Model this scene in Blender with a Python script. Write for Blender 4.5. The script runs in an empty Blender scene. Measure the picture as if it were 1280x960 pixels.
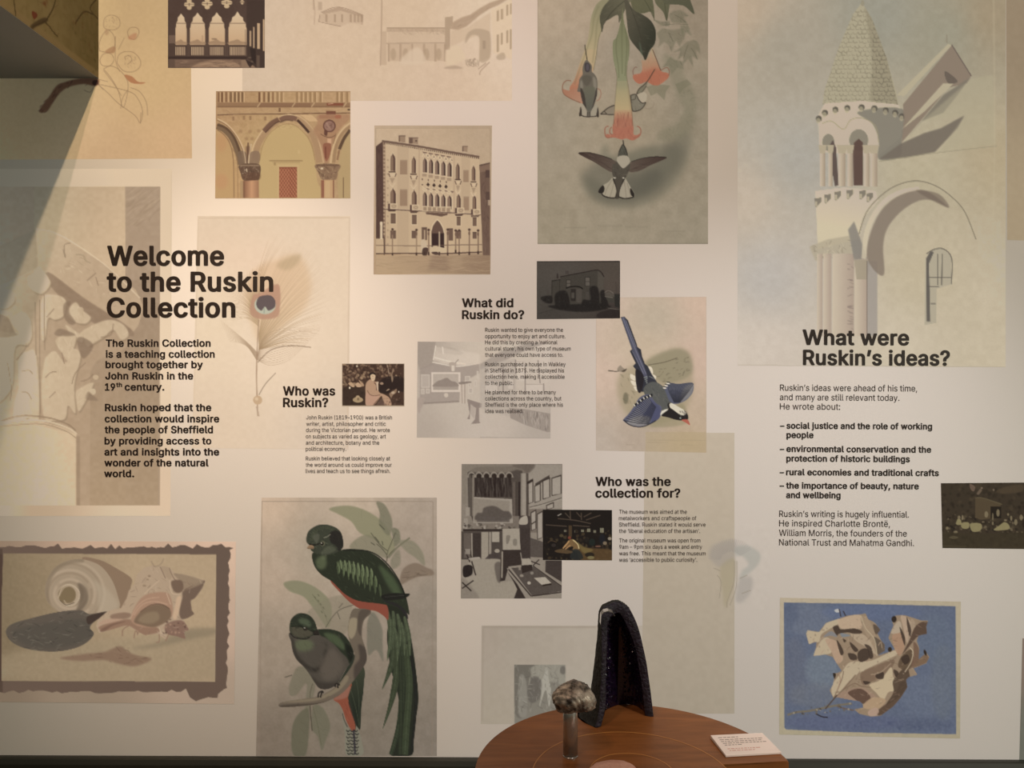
import bpy, bmesh, math, random
import numpy as np
from mathutils import Vector, Matrix
# ------------------------------------------------------------------ camera, world, lamps, exposure
SC = bpy.context.scene
COL = SC.collection
CAM_D, CAM_Z, F = 3.0, 1.6, 960.0          # distance to the mural wall, eye height, focal length (1280 wide frame)
S = CAM_D / F                              # metres of wall per unit of drawing
cam_data = bpy.data.cameras.new('camera')
cam_data.sensor_fit = 'HORIZONTAL'; cam_data.sensor_width = 36.0; cam_data.lens = 36.0 * F / 1280.0
cam = bpy.data.objects.new('camera', cam_data); COL.objects.link(cam)
cam.location = (0, -CAM_D, CAM_Z); cam.rotation_euler = (math.pi / 2, 0, 0)
SC.camera = cam
w = bpy.data.worlds.new('world'); SC.world = w; w.use_nodes = True
w.node_tree.nodes['Background'].inputs[0].default_value = (1.0, 0.94, 0.72, 1)
w.node_tree.nodes['Background'].inputs[1].default_value = 0.19
SC.view_settings.view_transform = 'Standard'; SC.view_settings.look = 'None'
SC.view_settings.gamma = 1.0; SC.view_settings.use_curve_mapping = False
SC.view_settings.exposure = -0.03

def W(px, py, y=0.0):                      # drawing units on the wall -> world
    return Vector(((px - 640) * S, y, CAM_Z + (480 - py) * S))

def spot(name, loc, target, power, color, deg, blend, size):
    l = bpy.data.lights.new(name, 'SPOT'); l.energy = power; l.color = color
    l.spot_size = math.radians(deg); l.spot_blend = blend; l.shadow_soft_size = size
    o = bpy.data.objects.new(name, l); COL.objects.link(o); o.location = loc
    o.rotation_euler = (Vector(target) - Vector(loc)).to_track_quat('-Z', 'Y').to_euler()
    return o
K = 49.35                                  # lamp strength scale
def lamp(name, px, py, y, ax, ay, deg, rgb, size=0.02):
    p = max(rgb); spot(name, W(px, py, y), W(ax, ay), p * K, tuple(c / p for c in rgb), deg, 1.0, size)
lamp('track_spotlight', 251, -215, -1.6, 150, 348, 74.7, (1.04, 0.77, 0.342))
lamp('track_spotlight', 209, -215, -2.19, 315, 608, 41.2, (5.20, 4.00, 3.03))
lamp('track_spotlight', 856, -250, -3.0, 500, 347, 45.0, (1.97, 1.69, 1.66))
lamp('track_spotlight', 326, -400, -3.0, 681, -150, 117.7, (2.60, 1.74, 1.30))
lamp('track_spotlight', 257, -400, -3.0, 612, -150, 117.7, (2.80, 1.84, 1.34))
lamp('track_spotlight', 1082, -394, -2.92, 985, 811, 40.0, (7.1, 6.3, 6.0))
fill_light = bpy.data.lights.new('right_fill_area', 'AREA'); fill_light.shape = 'RECTANGLE'; fill_light.size = 2.2; fill_light.size_y = 2.0  # unseen fill light, added to brighten the right side of the wall
fill_light.energy = 68; fill_light.color = (1.0, 0.985, 0.80)
fill_obj = bpy.data.objects.new('right_fill_area', fill_light); COL.objects.link(fill_obj); fill_obj.location = (4.6, -4.2, 1.9)
fill_obj.rotation_euler = (Vector((0.6, 0, 1.2)) - fill_obj.location).to_track_quat('-Z', 'Y').to_euler()

# ------------------------------------------------------------------ helpers
def lin(c):
    c = np.asarray(c, float) / 255.0
    return np.where(c <= 0.04045, c / 12.92, ((c + 0.055) / 1.055) ** 2.4)
def mat(name, col, rough=0.6, metal=0.0, noise=None, bump=0.0, bscale=60.0, spec=0.5):
    m = bpy.data.materials.new(name); m.use_nodes = True; nt = m.node_tree
    b = nt.nodes['Principled BSDF']; b.inputs['Roughness'].default_value = rough
    b.inputs['Metallic'].default_value = metal; b.inputs['Specular IOR Level'].default_value = spec
    c = tuple(lin(col)) + (1,)
    if noise:
        tc = nt.nodes.new('ShaderNodeTexCoord'); n = nt.nodes.new('ShaderNodeTexNoise')
        mp = nt.nodes.new('ShaderNodeMapping'); mp.inputs['Scale'].default_value = noise[2] if len(noise) > 2 else (1, 1, 1)
        n.inputs['Scale'].default_value = noise[1]; n.inputs['Detail'].default_value = 6
        r = nt.nodes.new('ShaderNodeValToRGB')
        r.color_ramp.elements[0].position = 0.32; r.color_ramp.elements[1].position = 0.68
        r.color_ramp.elements[0].color = c; r.color_ramp.elements[1].color = tuple(lin(noise[0])) + (1,)
        nt.links.new(tc.outputs['Object'], mp.inputs[0]); nt.links.new(mp.outputs[0], n.inputs['Vector'])
        nt.links.new(n.outputs['Fac'], r.inputs[0]); nt.links.new(r.outputs[0], b.inputs['Base Color'])
    else:
        b.inputs['Base Color'].default_value = c
    if bump:
        n2 = nt.nodes.new('ShaderNodeTexNoise'); n2.inputs['Scale'].default_value = bscale; n2.inputs['Detail'].default_value = 4
        tc2 = nt.nodes.new('ShaderNodeTexCoord'); nt.links.new(tc2.outputs['Object'], n2.inputs['Vector'])
        bp = nt.nodes.new('ShaderNodeBump'); bp.inputs['Strength'].default_value = bump; bp.inputs['Distance'].default_value = 0.01
        nt.links.new(n2.outputs['Fac'], bp.inputs['Height']); nt.links.new(bp.outputs[0], b.inputs['Normal'])
    return m
def mesh_obj(name, verts, faces, m, parent=None, smooth=False, loc=None):
    me = bpy.data.meshes.new(name); me.from_pydata([tuple(v) for v in verts], [], faces); me.update()
    if m: me.materials.append(m)
    if smooth: me.polygons.foreach_set('use_smooth', [True] * len(me.polygons))
    o = bpy.data.objects.new(name, me); COL.objects.link(o)
    if parent: o.parent = parent
    if loc is not None: o.location = loc
    return o
def bm_obj(name, bm, m, parent=None, smooth=False, loc=None):
    bmesh.ops.recalc_face_normals(bm, faces=bm.faces)
    me = bpy.data.meshes.new(name); bm.to_mesh(me); bm.free()
    if m: me.materials.append(m)
    if smooth: me.polygons.foreach_set('use_smooth', [True] * len(me.polygons))
    o = bpy.data.objects.new(name, me); COL.objects.link(o)
    if parent: o.parent = parent
    if loc is not None: o.location = loc
    return o
def box(x0, x1, y0, y1, z0, z1):
    v = [(x, y, z) for x in (x0, x1) for y in (y0, y1) for z in (z0, z1)]
    f = [(0, 1, 3, 2), (4, 6, 7, 5), (0, 4, 5, 1), (2, 3, 7, 6), (0, 2, 6, 4), (1, 5, 7, 3)]
    return v, f
def empty(name, loc):
    o = bpy.data.objects.new(name, None); COL.objects.link(o); o.location = loc; return o
def tag(o, label, cat, group=None):
    o['label'] = label; o['category'] = cat
    if group: o['group'] = group
    return o
def struct(o): o['kind'] = 'structure'; return o

# ------------------------------------------------------------------ room shell
WALL_REF = 0.80
wm = mat('wall_paper_white', (231, 231, 231), 0.75, bump=0.04, bscale=220, spec=0.15)
wm.node_tree.nodes['Principled BSDF'].inputs['Base Color'].default_value = (WALL_REF, WALL_REF, WALL_REF, 1)
plaster = mat('grey_plaster', (150, 150, 148), 0.8, bump=0.05)
v, f = box(-5.0, 5.2, 0, 0.12, 0, 5.2); struct(mesh_obj('wall_back', v, f, wm))
v, f = box(-5.0, 5.2, -6.5, 0.12, 5.2, 5.3); struct(mesh_obj('ceiling', v, f, mat('ceiling_paint', (205, 203, 198), 0.8, bump=0.03)))
v, f = box(-5.0, 5.2, -6.5, 0.12, -0.1, 0); struct(mesh_obj('floor', v, f, mat('floor_boards', (78, 66, 52), 0.5, noise=((98, 82, 64), 3.0, (1, 8, 1)))))
# lamp light falling on the plain wall, 33 x 25 samples x rgb (thousandths), used to read true paper tones out of seen tones
LIGHT = '429306212501358244569408276630452304784576383805590394816599404813598412797588416772572416746555416730545417727546422728549426720545424707537418689525407663506391633484370601460349573440332558432325546425321534418316522412312510406308500401305489396301480391298471387296461382293452378290448376289452324218522375249588423279646465306791582383815600397833614412837619424829615432807601434780584435753567434738558434734557437729556437718550432699537421676520406646498386610471361576445338552428323539420318527414314516408310506404307496399304486394300477390298469386295460382293453379291447376289461332219526379248586423276640463301778576378809600398836622418850634435848634445831624450805608450776589448749572446735563445729561445721556442705546433683531420656510401620483376582453349548427325527413313517408309507403306497398303487394300479390297470386295463383293456380292449378290445376289457330215515373242570413268623452295746557368787588394818613416837628434842634447835631454814618456785599454755579450732564446720558445713554443702547437684535427659516410625491386587461358549432331519409311505400304497397301489393299479389296473386295464383292458380291451378290446376289442375289443321208495359233547398260598437288703528354750564382784591406807610426820621440819622449803613453779597451751579447725561442707550440697545437689540434675530425654515412625493391588465365549434336513407311494393298487390297479387294471383293464381291458379290452376289447375288441373287438373287423308199472344224521381251611462310665503341723547377780592413818623441831633454816624454786603446759584441735569438712553434691540430677531427670527425659521419643509408617489390583463366545434338508405311485388295477384293471383292464380291457377288450374286445373286441372286436370285434371286402293191448328215494363242586446304674513356776592416860657469908696501919705512891685502835643478767594447716556427689538421669525417656516415647512413639507409625497400602480384572457363539431338513412320499404312501408317500411321492407318478397309460384297443373287435368283431367283429368284380279183423312207470348235609468326737566401854656470941724524990762556999770565973750555910704525827641484737574440673527411647509403632500401624495400617491397605483389586469376568457364557451359550448356547450358554458367557464372549460369531447357504426338472400314443377293426365281423364281359265175400296199489365252661510362795613442906700508984760556999794584999802593999786585962746559883686519786614470692544423630498393610484387600478385592473382583468377582470379587478386594487395597493401599499406607508415611515422605512420586498407556474385519443356477409324440379296420363281339251167400299204563437310698542390823638464921713523987764563999793587999802596999792591979761572911710538823644492726571442639506398589470374575460370569457369576466378594485395614505414629521430636531439640537445647546454652553461645550458629538447602517427564485398518447362471408324437379298323240162418314219587458329715557405825642470905703518958745551988768571999777580991771578963751565911712541838657503749590456658522409584467371553444357558451365581475388611503415636528438652545454660555464664561469670570477675576484670574483656564473633545456598517429555481395505439355464404323322242166432327232595466338710555406803627462869677501912711528936730544946739553945738555925724547888696529831654500755596461670533416591473374546441355557455371588484400622516430645540452662557467669566476673572481678579488683585494679584494669577487648561472619537449579504418534466381492430348326246171438333239589464338689541398767601444822643478856670499877686513887694521888696525877688521851669509808637488746590456672535417600482380558454365560461378592491408623521436645543457660558471665565477668570481673577488678583494676583494668578489651565477627546459594518432552483399512450367327248175470373271571452331659519383725570422770605450798627468816641480826649488829652492825649493807637485773612469724575444662528411608490388573469379566469386589492411617519436638539455647550465651556470654560473660567480664572485663574487657570483645562475626547461599524439562493410525462380323246175456364265547434319622492364678535398718566422742585438757597448767605456772609461769608462759601458734582447693552426649520405612496393584480388570475392581488408603510429620526444627535453631541457634545461641552467644557472645559474641558473633552467618541456595522439564497414532470388314240172437351256517412303583463343632501373666527394688544408702555418712564426717568430717569432710564430690550422660528407632509398607494393586483392571477394569480402586497418598510430605518437608522441613528446618534452621538455623541458620541458616538455604530447586515433560493412533471391302232166415334245485388287543433322587467348618491367638506380652518390660524396667530402668532404661527403647517397628504390611495388596487389580480390563472390556471394563479404573490413579497419583501423590509429595515435599520439599522441599523443595522441587516435572504424551487407527466388336273200390315231453364269505404300544434324573456342591471354605482363613489370618493374620495377616492376605485372597481373589479376579476380565469381551463382540459383539460387547469395553476401560483406566489412570495417573499421577503425577504426575504426569500422557492413539477399520460383318259190364296218420339251466374278503403301530424317548438329561448338569455344574460349576462351572459350566456350565457355563460362557460367546455370533449370521443369516442371522449377529456383536464390542470396546475400551480404554484408555486409554486409550484407540477400524465388508451375297244179339277204389315233431348258464374279489393294507407306520417314528424320533428324534430326532428326531429330533434337536440347533441353525439356513434357502428355494424355499430360506438367513445373519451379524456384528461388531465391533467393533469395530468393523462387510452377495439365277229168315258190360293217397322239428346258451364272468377283481388292490394297494398301495400303494400304498405311504412320507418329507422337501420341491416341481411340474407340477412344486421352493428359500435365503438368507443372510447375513451378513452379511451378505447374494438365480427355259215157292241177331271200366298221394320238417337252433350262445360270454367276459371280460372281462375285468381293475390303480397313481401320477401325469398326461394325456392326458396331467405338474412345480418350484423354489427358491431361494434364495436365493436364487432360477424353466415344241201148270224165305251185337276204363296220385313233401325243413334251421341256425344259426346261431351266438358275447368286454376297455381304454383309448381311442378312438377313442382319449390325456397331463403337467407341471412344474416348476419350477421352476420351471417348461410341451402333224188138251209153283233172312256189336275204356290216372302225384312233391317237395321241398323243403329250413339260422348270429357281432362289432365294429365297425365300423365302425368306433376314440383319446389324451394328455398332457401335460404337461406339460407338455403335447397329437389322210178130236197145265220162291240177316259192336274203351286212362294219369300224374304228377307230384314238394324248403334259410343269415349278415351283413353287412354291411355294414359298422367305428373311434379315437383319441387322445391326447393328448396329447395329442392325435387320425379313'
LIGHT = np.array([int(LIGHT[i:i + 3]) for i in range(0, len(LIGHT), 3)], float).reshape(25, 33, 3) / 1000 * 2 ** SC.view_settings.exposure
def wall_light(px, py):
    x = np.clip(np.asarray(px, float) / 40.0, 0, 31.999); y = np.clip(np.asarray(py, float) / 40.0, 0, 23.999)
    xi, yi = x.astype(int), y.astype(int); fx, fy = (x - xi)[..., None], (y - yi)[..., None]
    return ((LIGHT[yi, xi] * (1 - fx) + LIGHT[yi, xi + 1] * fx) * (1 - fy) + (LIGHT[yi + 1, xi] * (1 - fx) + LIGHT[yi + 1, xi + 1] * fx) * fy)
v, f = box(-5.0, (123 - 640) * S, -2.15, 0.0, CAM_Z + (480 - 98) * S, 5.199)
struct(mesh_obj('ceiling_bulkhead', v, f, plaster))
# ------------------------------------------------------------------ drawing kit for the printed pictures
def catmull(p, closed, n=5):
    p = np.asarray(p, float); N = len(p)
    if N < 3: return p
    idx = np.arange(N) if closed else np.arange(N - 1)
    g = (lambda i: p[i % N]) if closed else (lambda i: p[np.clip(i, 0, N - 1)])
    a, b, c, d = g(idx - 1), g(idx), g(idx + 1), g(idx + 2)
    t = np.linspace(0, 1, n, endpoint=False)[None, :, None]
    a, b, c, d = (q[:, None, :] for q in (a, b, c, d))
    r = .5 * ((2 * b) + (c - a) * t + (2 * a - 5 * b + 4 * c - d) * t * t + (3 * b - a - 3 * c + d) * t ** 3)
    r = r.reshape(-1, 2)
    return r if closed else np.vstack([r, p[-1:]])
def blur1(a, r, ax):
    if r < 1: return a
    pad = [(0, 0)] * a.ndim; pad[ax] = (r + 1, r)
    c = np.cumsum(np.pad(a, pad, mode='edge'), axis=ax); n = a.shape[ax]
    sl = lambda s: tuple(slice(s, s + n) if k == ax else slice(None) for k in range(a.ndim))
    return (c[sl(2 * r + 1)] - c[sl(0)]) / (2 * r + 1)
def blur(a, r):
    r = int(round(r))
    for _ in range(2): a = blur1(blur1(a, r, 0), r, 1)
    return a
def vnoise(h, w, cell, rng):
    gh, gw = int(h / cell) + 3, int(w / cell) + 3
    g = rng.random((gh, gw)); y = np.arange(h) / cell; x = np.arange(w) / cell
    yi, xi = y.astype(int), x.astype(int); fy, fx = (y - yi)[:, None], (x - xi)[None, :]
    fy = fy * fy * (3 - 2 * fy); fx = fx * fx * (3 - 2 * fx)
    A = g[yi][:, xi]; B = g[yi][:, xi + 1]; C = g[yi + 1][:, xi]; D = g[yi + 1][:, xi + 1]
    return (A * (1 - fx) + B * fx) * (1 - fy) + (C * (1 - fx) + D * fx) * fy
class Sheet:
    """a picture drawn in sRGB tones on a fine raster; later every raster point becomes a mesh vertex colour"""
    SS = 2
    def __init__(s, x0, y0, x1, y1, base, seed=1):
        s.x0, s.y0 = x0, y0; s.w = int((x1 - x0) * s.SS) + 2; s.h = int((y1 - y0) * s.SS) + 2
        s.c = np.zeros((s.h, s.w, 3)) + np.array(base, float); s.rng = np.random.default_rng(seed)
        s.f = (0, 0, 1); s.clipm = None
    def fr(s, ox=0, oy=0, k=1): s.f = (ox, oy, k); return s
    def P(s, p):
        p = np.asarray(p, float).reshape(-1, 2); ox, oy, k = s.f
        return (np.array([ox, oy]) + p * k - np.array([s.x0, s.y0])) * s.SS
    def raster(s, q, soft=0):
        pad = 2 + int(soft * s.SS * 2)
        bx0 = max(0, int(q[:, 0].min()) - pad); by0 = max(0, int(q[:, 1].min()) - pad)
        bx1 = min(s.w, int(q[:, 0].max()) + pad + 1); by1 = min(s.h, int(q[:, 1].max()) + pad + 1)
        if bx1 <= bx0 or by1 <= by0: return None
        H, Wd = by1 - by0, bx1 - bx0; acc = np.zeros((H * 2, Wd + 2))
        a = q - [bx0, by0]; b = np.roll(a, -1, 0)
        ys = a[:, 1] * 2; ye = b[:, 1] * 2; d = np.where(ye > ys, 1.0, -1.0)
        lo = np.ceil(np.minimum(ys, ye) - .5).astype(int); hi = np.ceil(np.maximum(ys, ye) - .5).astype(int)
        lo = np.clip(lo, 0, 2 * H); hi = np.clip(hi, 0, 2 * H); n = hi - lo
        if n.sum() == 0: return None
        e = np.repeat(np.arange(len(a)), n); start = np.repeat(np.cumsum(n) - n, n)
        r = lo[e] + (np.arange(n.sum()) - start)
        x = a[e, 0] + (b[e, 0] - a[e, 0]) * ((r + .5 - ys[e]) / (ye[e] - ys[e]))
        x = np.clip(x, 0, Wd); fl = x.astype(int); fx = x - fl
        np.add.at(acc, (r, fl), d[e] * (1 - fx)); np.add.at(acc, (r, fl + 1), d[e] * fx)
        m = np.clip(np.abs(np.cumsum(acc, 1)[:, :Wd]), 0, 1).reshape(H, 2, Wd).mean(1)
        if soft: m = blur(m, soft * s.SS * .6)
        return (slice(by0, by1), slice(bx0, bx1)), m
    def blend(s, sl, m, col, a=1.0):
        if s.clipm is not None: m = m * s.clipm[sl]
        m = (m * a)[..., None]; col = np.asarray(col, float)
        s.c[sl] = s.c[sl] * (1 - m) + col * m
    def clip(s, p=None, sm=0, soft=0, keep=False):
        if p is None: s.clipm = None; return s
        q = s.P(p); q = catmull(q, True) if sm else q
        r = s.raster(q, soft); m = np.zeros((s.h, s.w))
        if r: m[r[0]] = r[1]
        s.clipm = m if (s.clipm is None or not keep) else m * s.clipm; return s
    def fill(s, p, col, a=1, soft=0, sm=1):
        q = s.P(p); q = catmull(q, True) if sm else q
        r = s.raster(q, soft)
        if r: s.blend(r[0], r[1], col, a)
        return s
    def rect(s, x0, y0, x1, y1, col, a=1, soft=0): return s.fill([(x0, y0), (x1, y0), (x1, y1), (x0, y1)], col, a, soft, 0)
    def grad(s, p, pa, ca, pb, cb, a=1, soft=0, sm=1):
        q = s.P(p); q = catmull(q, True) if sm else q
        r = s.raster(q, soft)
        if not r: return s
        sl, m = r; A, B = s.P([pa])[0], s.P([pb])[0]; d = B - A
        yy, xx = np.mgrid[sl[0], sl[1]]
        t = np.clip(((xx - A[0]) * d[0] + (yy - A[1]) * d[1]) / (d @ d), 0, 1)[..., None]
        s.blend(sl, m, np.array(ca, float) * (1 - t) + np.array(cb, float) * t, a); return s
    def ell(s, cx, cy, rx, ry, col, a=1, soft=0, rot=0):
        t = np.linspace(0, 2 * math.pi, 26, endpoint=False); cr, sr = math.cos(math.radians(rot)), math.sin(math.radians(rot))
        x, y = rx * np.cos(t), ry * np.sin(t)
        return s.fill(np.stack([cx + x * cr - y * sr, cy + x * sr + y * cr], 1), col, a, soft, 0)
    def line(s, p, w, col, a=1, sm=1, taper=0, soft=0):
        """w in drawing units of 1/1280 of the frame (not scaled by the local frame); taper 1: thin to the end, 2: thin at both ends"""
        q = s.P(p); q = catmull(q, False, 4) if sm and len(q) > 2 else q
        if len(q) < 2: return s
        d = np.gradient(q, axis=0); n = np.stack([-d[:, 1], d[:, 0]], 1); L = np.hypot(n[:, 0], n[:, 1])[:, None]; n = n / np.maximum(L, 1e-6)
        t = np.linspace(0, 1, len(q))
        ww = w * s.SS / 2 * (np.ones(len(q)) if not taper else (1 - .85 * t if taper == 1 else .15 + .85 * np.sin(math.pi * t)))
        aa = a
        if w < .8: aa = a * w / .8; ww = ww * .8 / w
        r = s.raster(np.vstack([q + n * ww[:, None], (q - n * ww[:, None])[::-1]]), soft)
        if r: s.blend(r[0], r[1], col, aa)
        return s
    def lines(s, L, w, col, a=1, **k):
        for p in L: s.line(p, w, col, a, **k)
        return s
    def mottle(s, amp, cell, p=None, tint=(1, 1, 1), seed=None):
        rng = np.random.default_rng(seed) if seed is not None else s.rng
        n = (vnoise(s.h, s.w, cell * s.SS, rng) - .5) * 2 * amp
        m = 1.0 if s.clipm is None else s.clipm
        if p is not None:
            mm = np.zeros((s.h, s.w)); r = s.raster(catmull(s.P(p), True))
            if r: mm[r[0]] = r[1]
            m = m * mm
        s.c += (n * m)[..., None] * np.array(tint); return s
    def strokes(s, p, n, ln, w, cols, ang=0, spread=20, a=.6, curve=.15, taper=2):
        """short brush strokes scattered inside an outline"""
        q = s.P(p); q = catmull(q, True) if len(q) > 4 else q
        old = s.clipm; r = s.raster(q); m = np.zeros((s.h, s.w))
        if not r: return s
        m[r[0]] = r[1]; s.clipm = m if old is None else m * old
        lo, hi = q.min(0), q.max(0); f = s.f; s.f = (s.x0, s.y0, 1.0 / s.SS)
        for _ in range(n):
            x, y = lo + (hi - lo) * s.rng.random(2)
            th = math.radians((ang(x / s.SS + s.x0, y / s.SS + s.y0) if callable(ang) else ang) + s.rng.normal() * spread)
            l = ln * s.SS * s.rng.uniform(.5, 1.3); dx, dy = math.cos(th) * l / 2, math.sin(th) * l / 2; c = s.rng.normal() * curve
            s.line([(x - dx, y - dy), (x - dy * c, y + dx * c), (x + dx, y + dy)], w * s.rng.uniform(.6, 1.3), cols[s.rng.integers(len(cols))], a, sm=1, taper=taper)
        s.f = f; s.clipm = old; return s
    def dabs(s, p, n, r0, r1, cols, a=.6, soft=.3, flat=1.0):
        q = s.P(p); q = catmull(q, True) if len(q) > 4 else q
        old = s.clipm; r = s.raster(q); m = np.zeros((s.h, s.w))
        if not r: return s
        m[r[0]] = r[1]; s.clipm = m if old is None else m * old
        lo, hi = q.min(0), q.max(0); f = s.f; s.f = (s.x0, s.y0, 1.0 / s.SS)
        for _ in range(n):
            x, y = lo + (hi - lo) * s.rng.random(2); rr = s.rng.uniform(r0, r1) * s.SS; k = 7
            t = np.arange(k) / k * 2 * math.pi; rad = rr * s.rng.uniform(.55, 1.25, k)
            s.fill(np.stack([x + rad * np.cos(t), y + rad * np.sin(t) * flat], 1), cols[s.rng.integers(len(cols))], a, soft)
        s.f = f; s.clipm = old; return s
    def px(s, r):                                    # soften the whole sheet
        s.c = blur(s.c, r * s.SS) if r * s.SS >= 1 else (s.c + blur1(blur1(s.c, 1, 0), 1, 1)) / 2; return s
    def tame(s, k=.62, gain=.97):                    # old inks: pull strong hues towards the warm paper grey
        L = s.c @ np.array([.3, .59, .11]); n = L[..., None] * np.array([1.055, .985, .87]); s.c = (n + (s.c - n) * k) * gain; return s
    def sample(s, X, Y):
        x = np.clip((X - s.x0) * s.SS - .5, 0, s.w - 1.001); y = np.clip((Y - s.y0) * s.SS - .5, 0, s.h - 1.001)
        xi, yi = x.astype(int), y.astype(int); fx, fy = (x - xi)[..., None], (y - yi)[..., None]; c = s.c
        return (c[yi, xi] * (1 - fx) + c[yi, xi + 1] * fx) * (1 - fy) + (c[yi + 1, xi] * (1 - fx) + c[yi + 1, xi + 1] * fx) * fy

def ink_material(name, rough=0.7):
    m = bpy.data.materials.new(name); m.use_nodes = True; nt = m.node_tree; b = nt.nodes['Principled BSDF']
    at = nt.nodes.new('ShaderNodeVertexColor'); at.layer_name = 'ink'
    n = nt.nodes.new('ShaderNodeTexNoise'); n.inputs['Scale'].default_value = 420; n.inputs['Detail'].default_value = 3
    tc = nt.nodes.new('ShaderNodeTexCoord'); nt.links.new(tc.outputs['Object'], n.inputs['Vector'])
    mr = nt.nodes.new('ShaderNodeMapRange'); mr.inputs['To Min'].default_value = .93; mr.inputs['To Max'].default_value = 1.07
    nt.links.new(n.outputs['Fac'], mr.inputs['Value'])
    mx = nt.nodes.new('ShaderNodeVectorMath'); mx.operation = 'SCALE'
    nt.links.new(at.outputs['Color'], mx.inputs[0]); nt.links.new(mr.outputs[0], mx.inputs['Scale'])
    nt.links.new(mx.outputs[0], b.inputs['Base Color'])
    b.inputs['Roughness'].default_value = rough; b.inputs['Specular IOR Level'].default_value = 0.15
    return m
INK = ink_material('printed_paper')
LAYER = [0]
TONE = {}
def grid_mesh(name, X, Y, pos, col, m):
    nh, nw = X.shape; me = bpy.data.meshes.new(name); nf = (nh - 1) * (nw - 1)
    me.vertices.add(nh * nw); me.vertices.foreach_set('co', pos.reshape(-1).astype(np.float32))
    i = np.arange(nh * nw).reshape(nh, nw)
    fs = np.stack([i[:-1, :-1], i[1:, :-1], i[1:, 1:], i[:-1, 1:]], -1).reshape(-1).astype(np.int32)
    me.loops.add(nf * 4); me.loops.foreach_set('vertex_index', fs); me.polygons.add(nf)
    me.polygons.foreach_set('loop_start', np.arange(0, nf * 4, 4, dtype=np.int32)); me.update(calc_edges=True)
    ca = me.color_attributes.new('ink', 'FLOAT_COLOR', 'POINT')
    ca.data.foreach_set('color', np.concatenate([col.reshape(-1, 3), np.ones((nh * nw, 1))], 1).reshape(-1).astype(np.float32))
    me.materials.append(m); return me
def hang(name, sh, quad, step, label, cat='picture', group=None, lay=None, depth=0.0002):
    """turn a sheet into a printed sheet on the wall; quad = TL, TR, BR, BL"""
    q = np.array(quad, float); nw = int(np.hypot(*(q[1] - q[0])) / step) + 2; nh = int(np.hypot(*(q[3] - q[0])) / step) + 2
    u = np.linspace(0, 1, nw)[None, :, None]; v = np.linspace(0, 1, nh)[:, None, None]
    p = (q[0] * (1 - u) + q[1] * u) * (1 - v) + (q[3] * (1 - u) + q[2] * u) * v
    X, Y = p[..., 0], p[..., 1]
    seen = lin(np.clip(sh.sample(X, Y), 0, 255)); alb = np.clip(seen / wall_light(X, Y) * WALL_REF, 0.004, 0.93)
    LAYER[0] += 1; y = -depth - 0.00002 * (LAYER[0] + 8) if lay is None else -depth - 0.00002 * lay
    c = q.mean(0); base = W(c[0], c[1], 0)
    pos = np.stack([(X - 640) * S - base.x, np.full_like(X, y), CAM_Z + (480 - Y) * S - base.z], -1)
    me = grid_mesh(name, X, Y, pos, alb, INK)
    o = bpy.data.objects.new(name, me); COL.objects.link(o); o.location = base
    return tag(o, label, cat, group)

def wall_tone(sh, k=(1, 1, 1)):
    """paper as bright as the bare wall times k"""
    yy, xx = np.mgrid[0:sh.h, 0:sh.w]; v = wall_light(sh.x0 + xx / sh.SS, sh.y0 + yy / sh.SS) * np.array(k)
    sh.c[:] = 255 * (1.055 * np.clip(v, 1e-4, 1) ** (1 / 2.4) - .055); return sh
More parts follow.
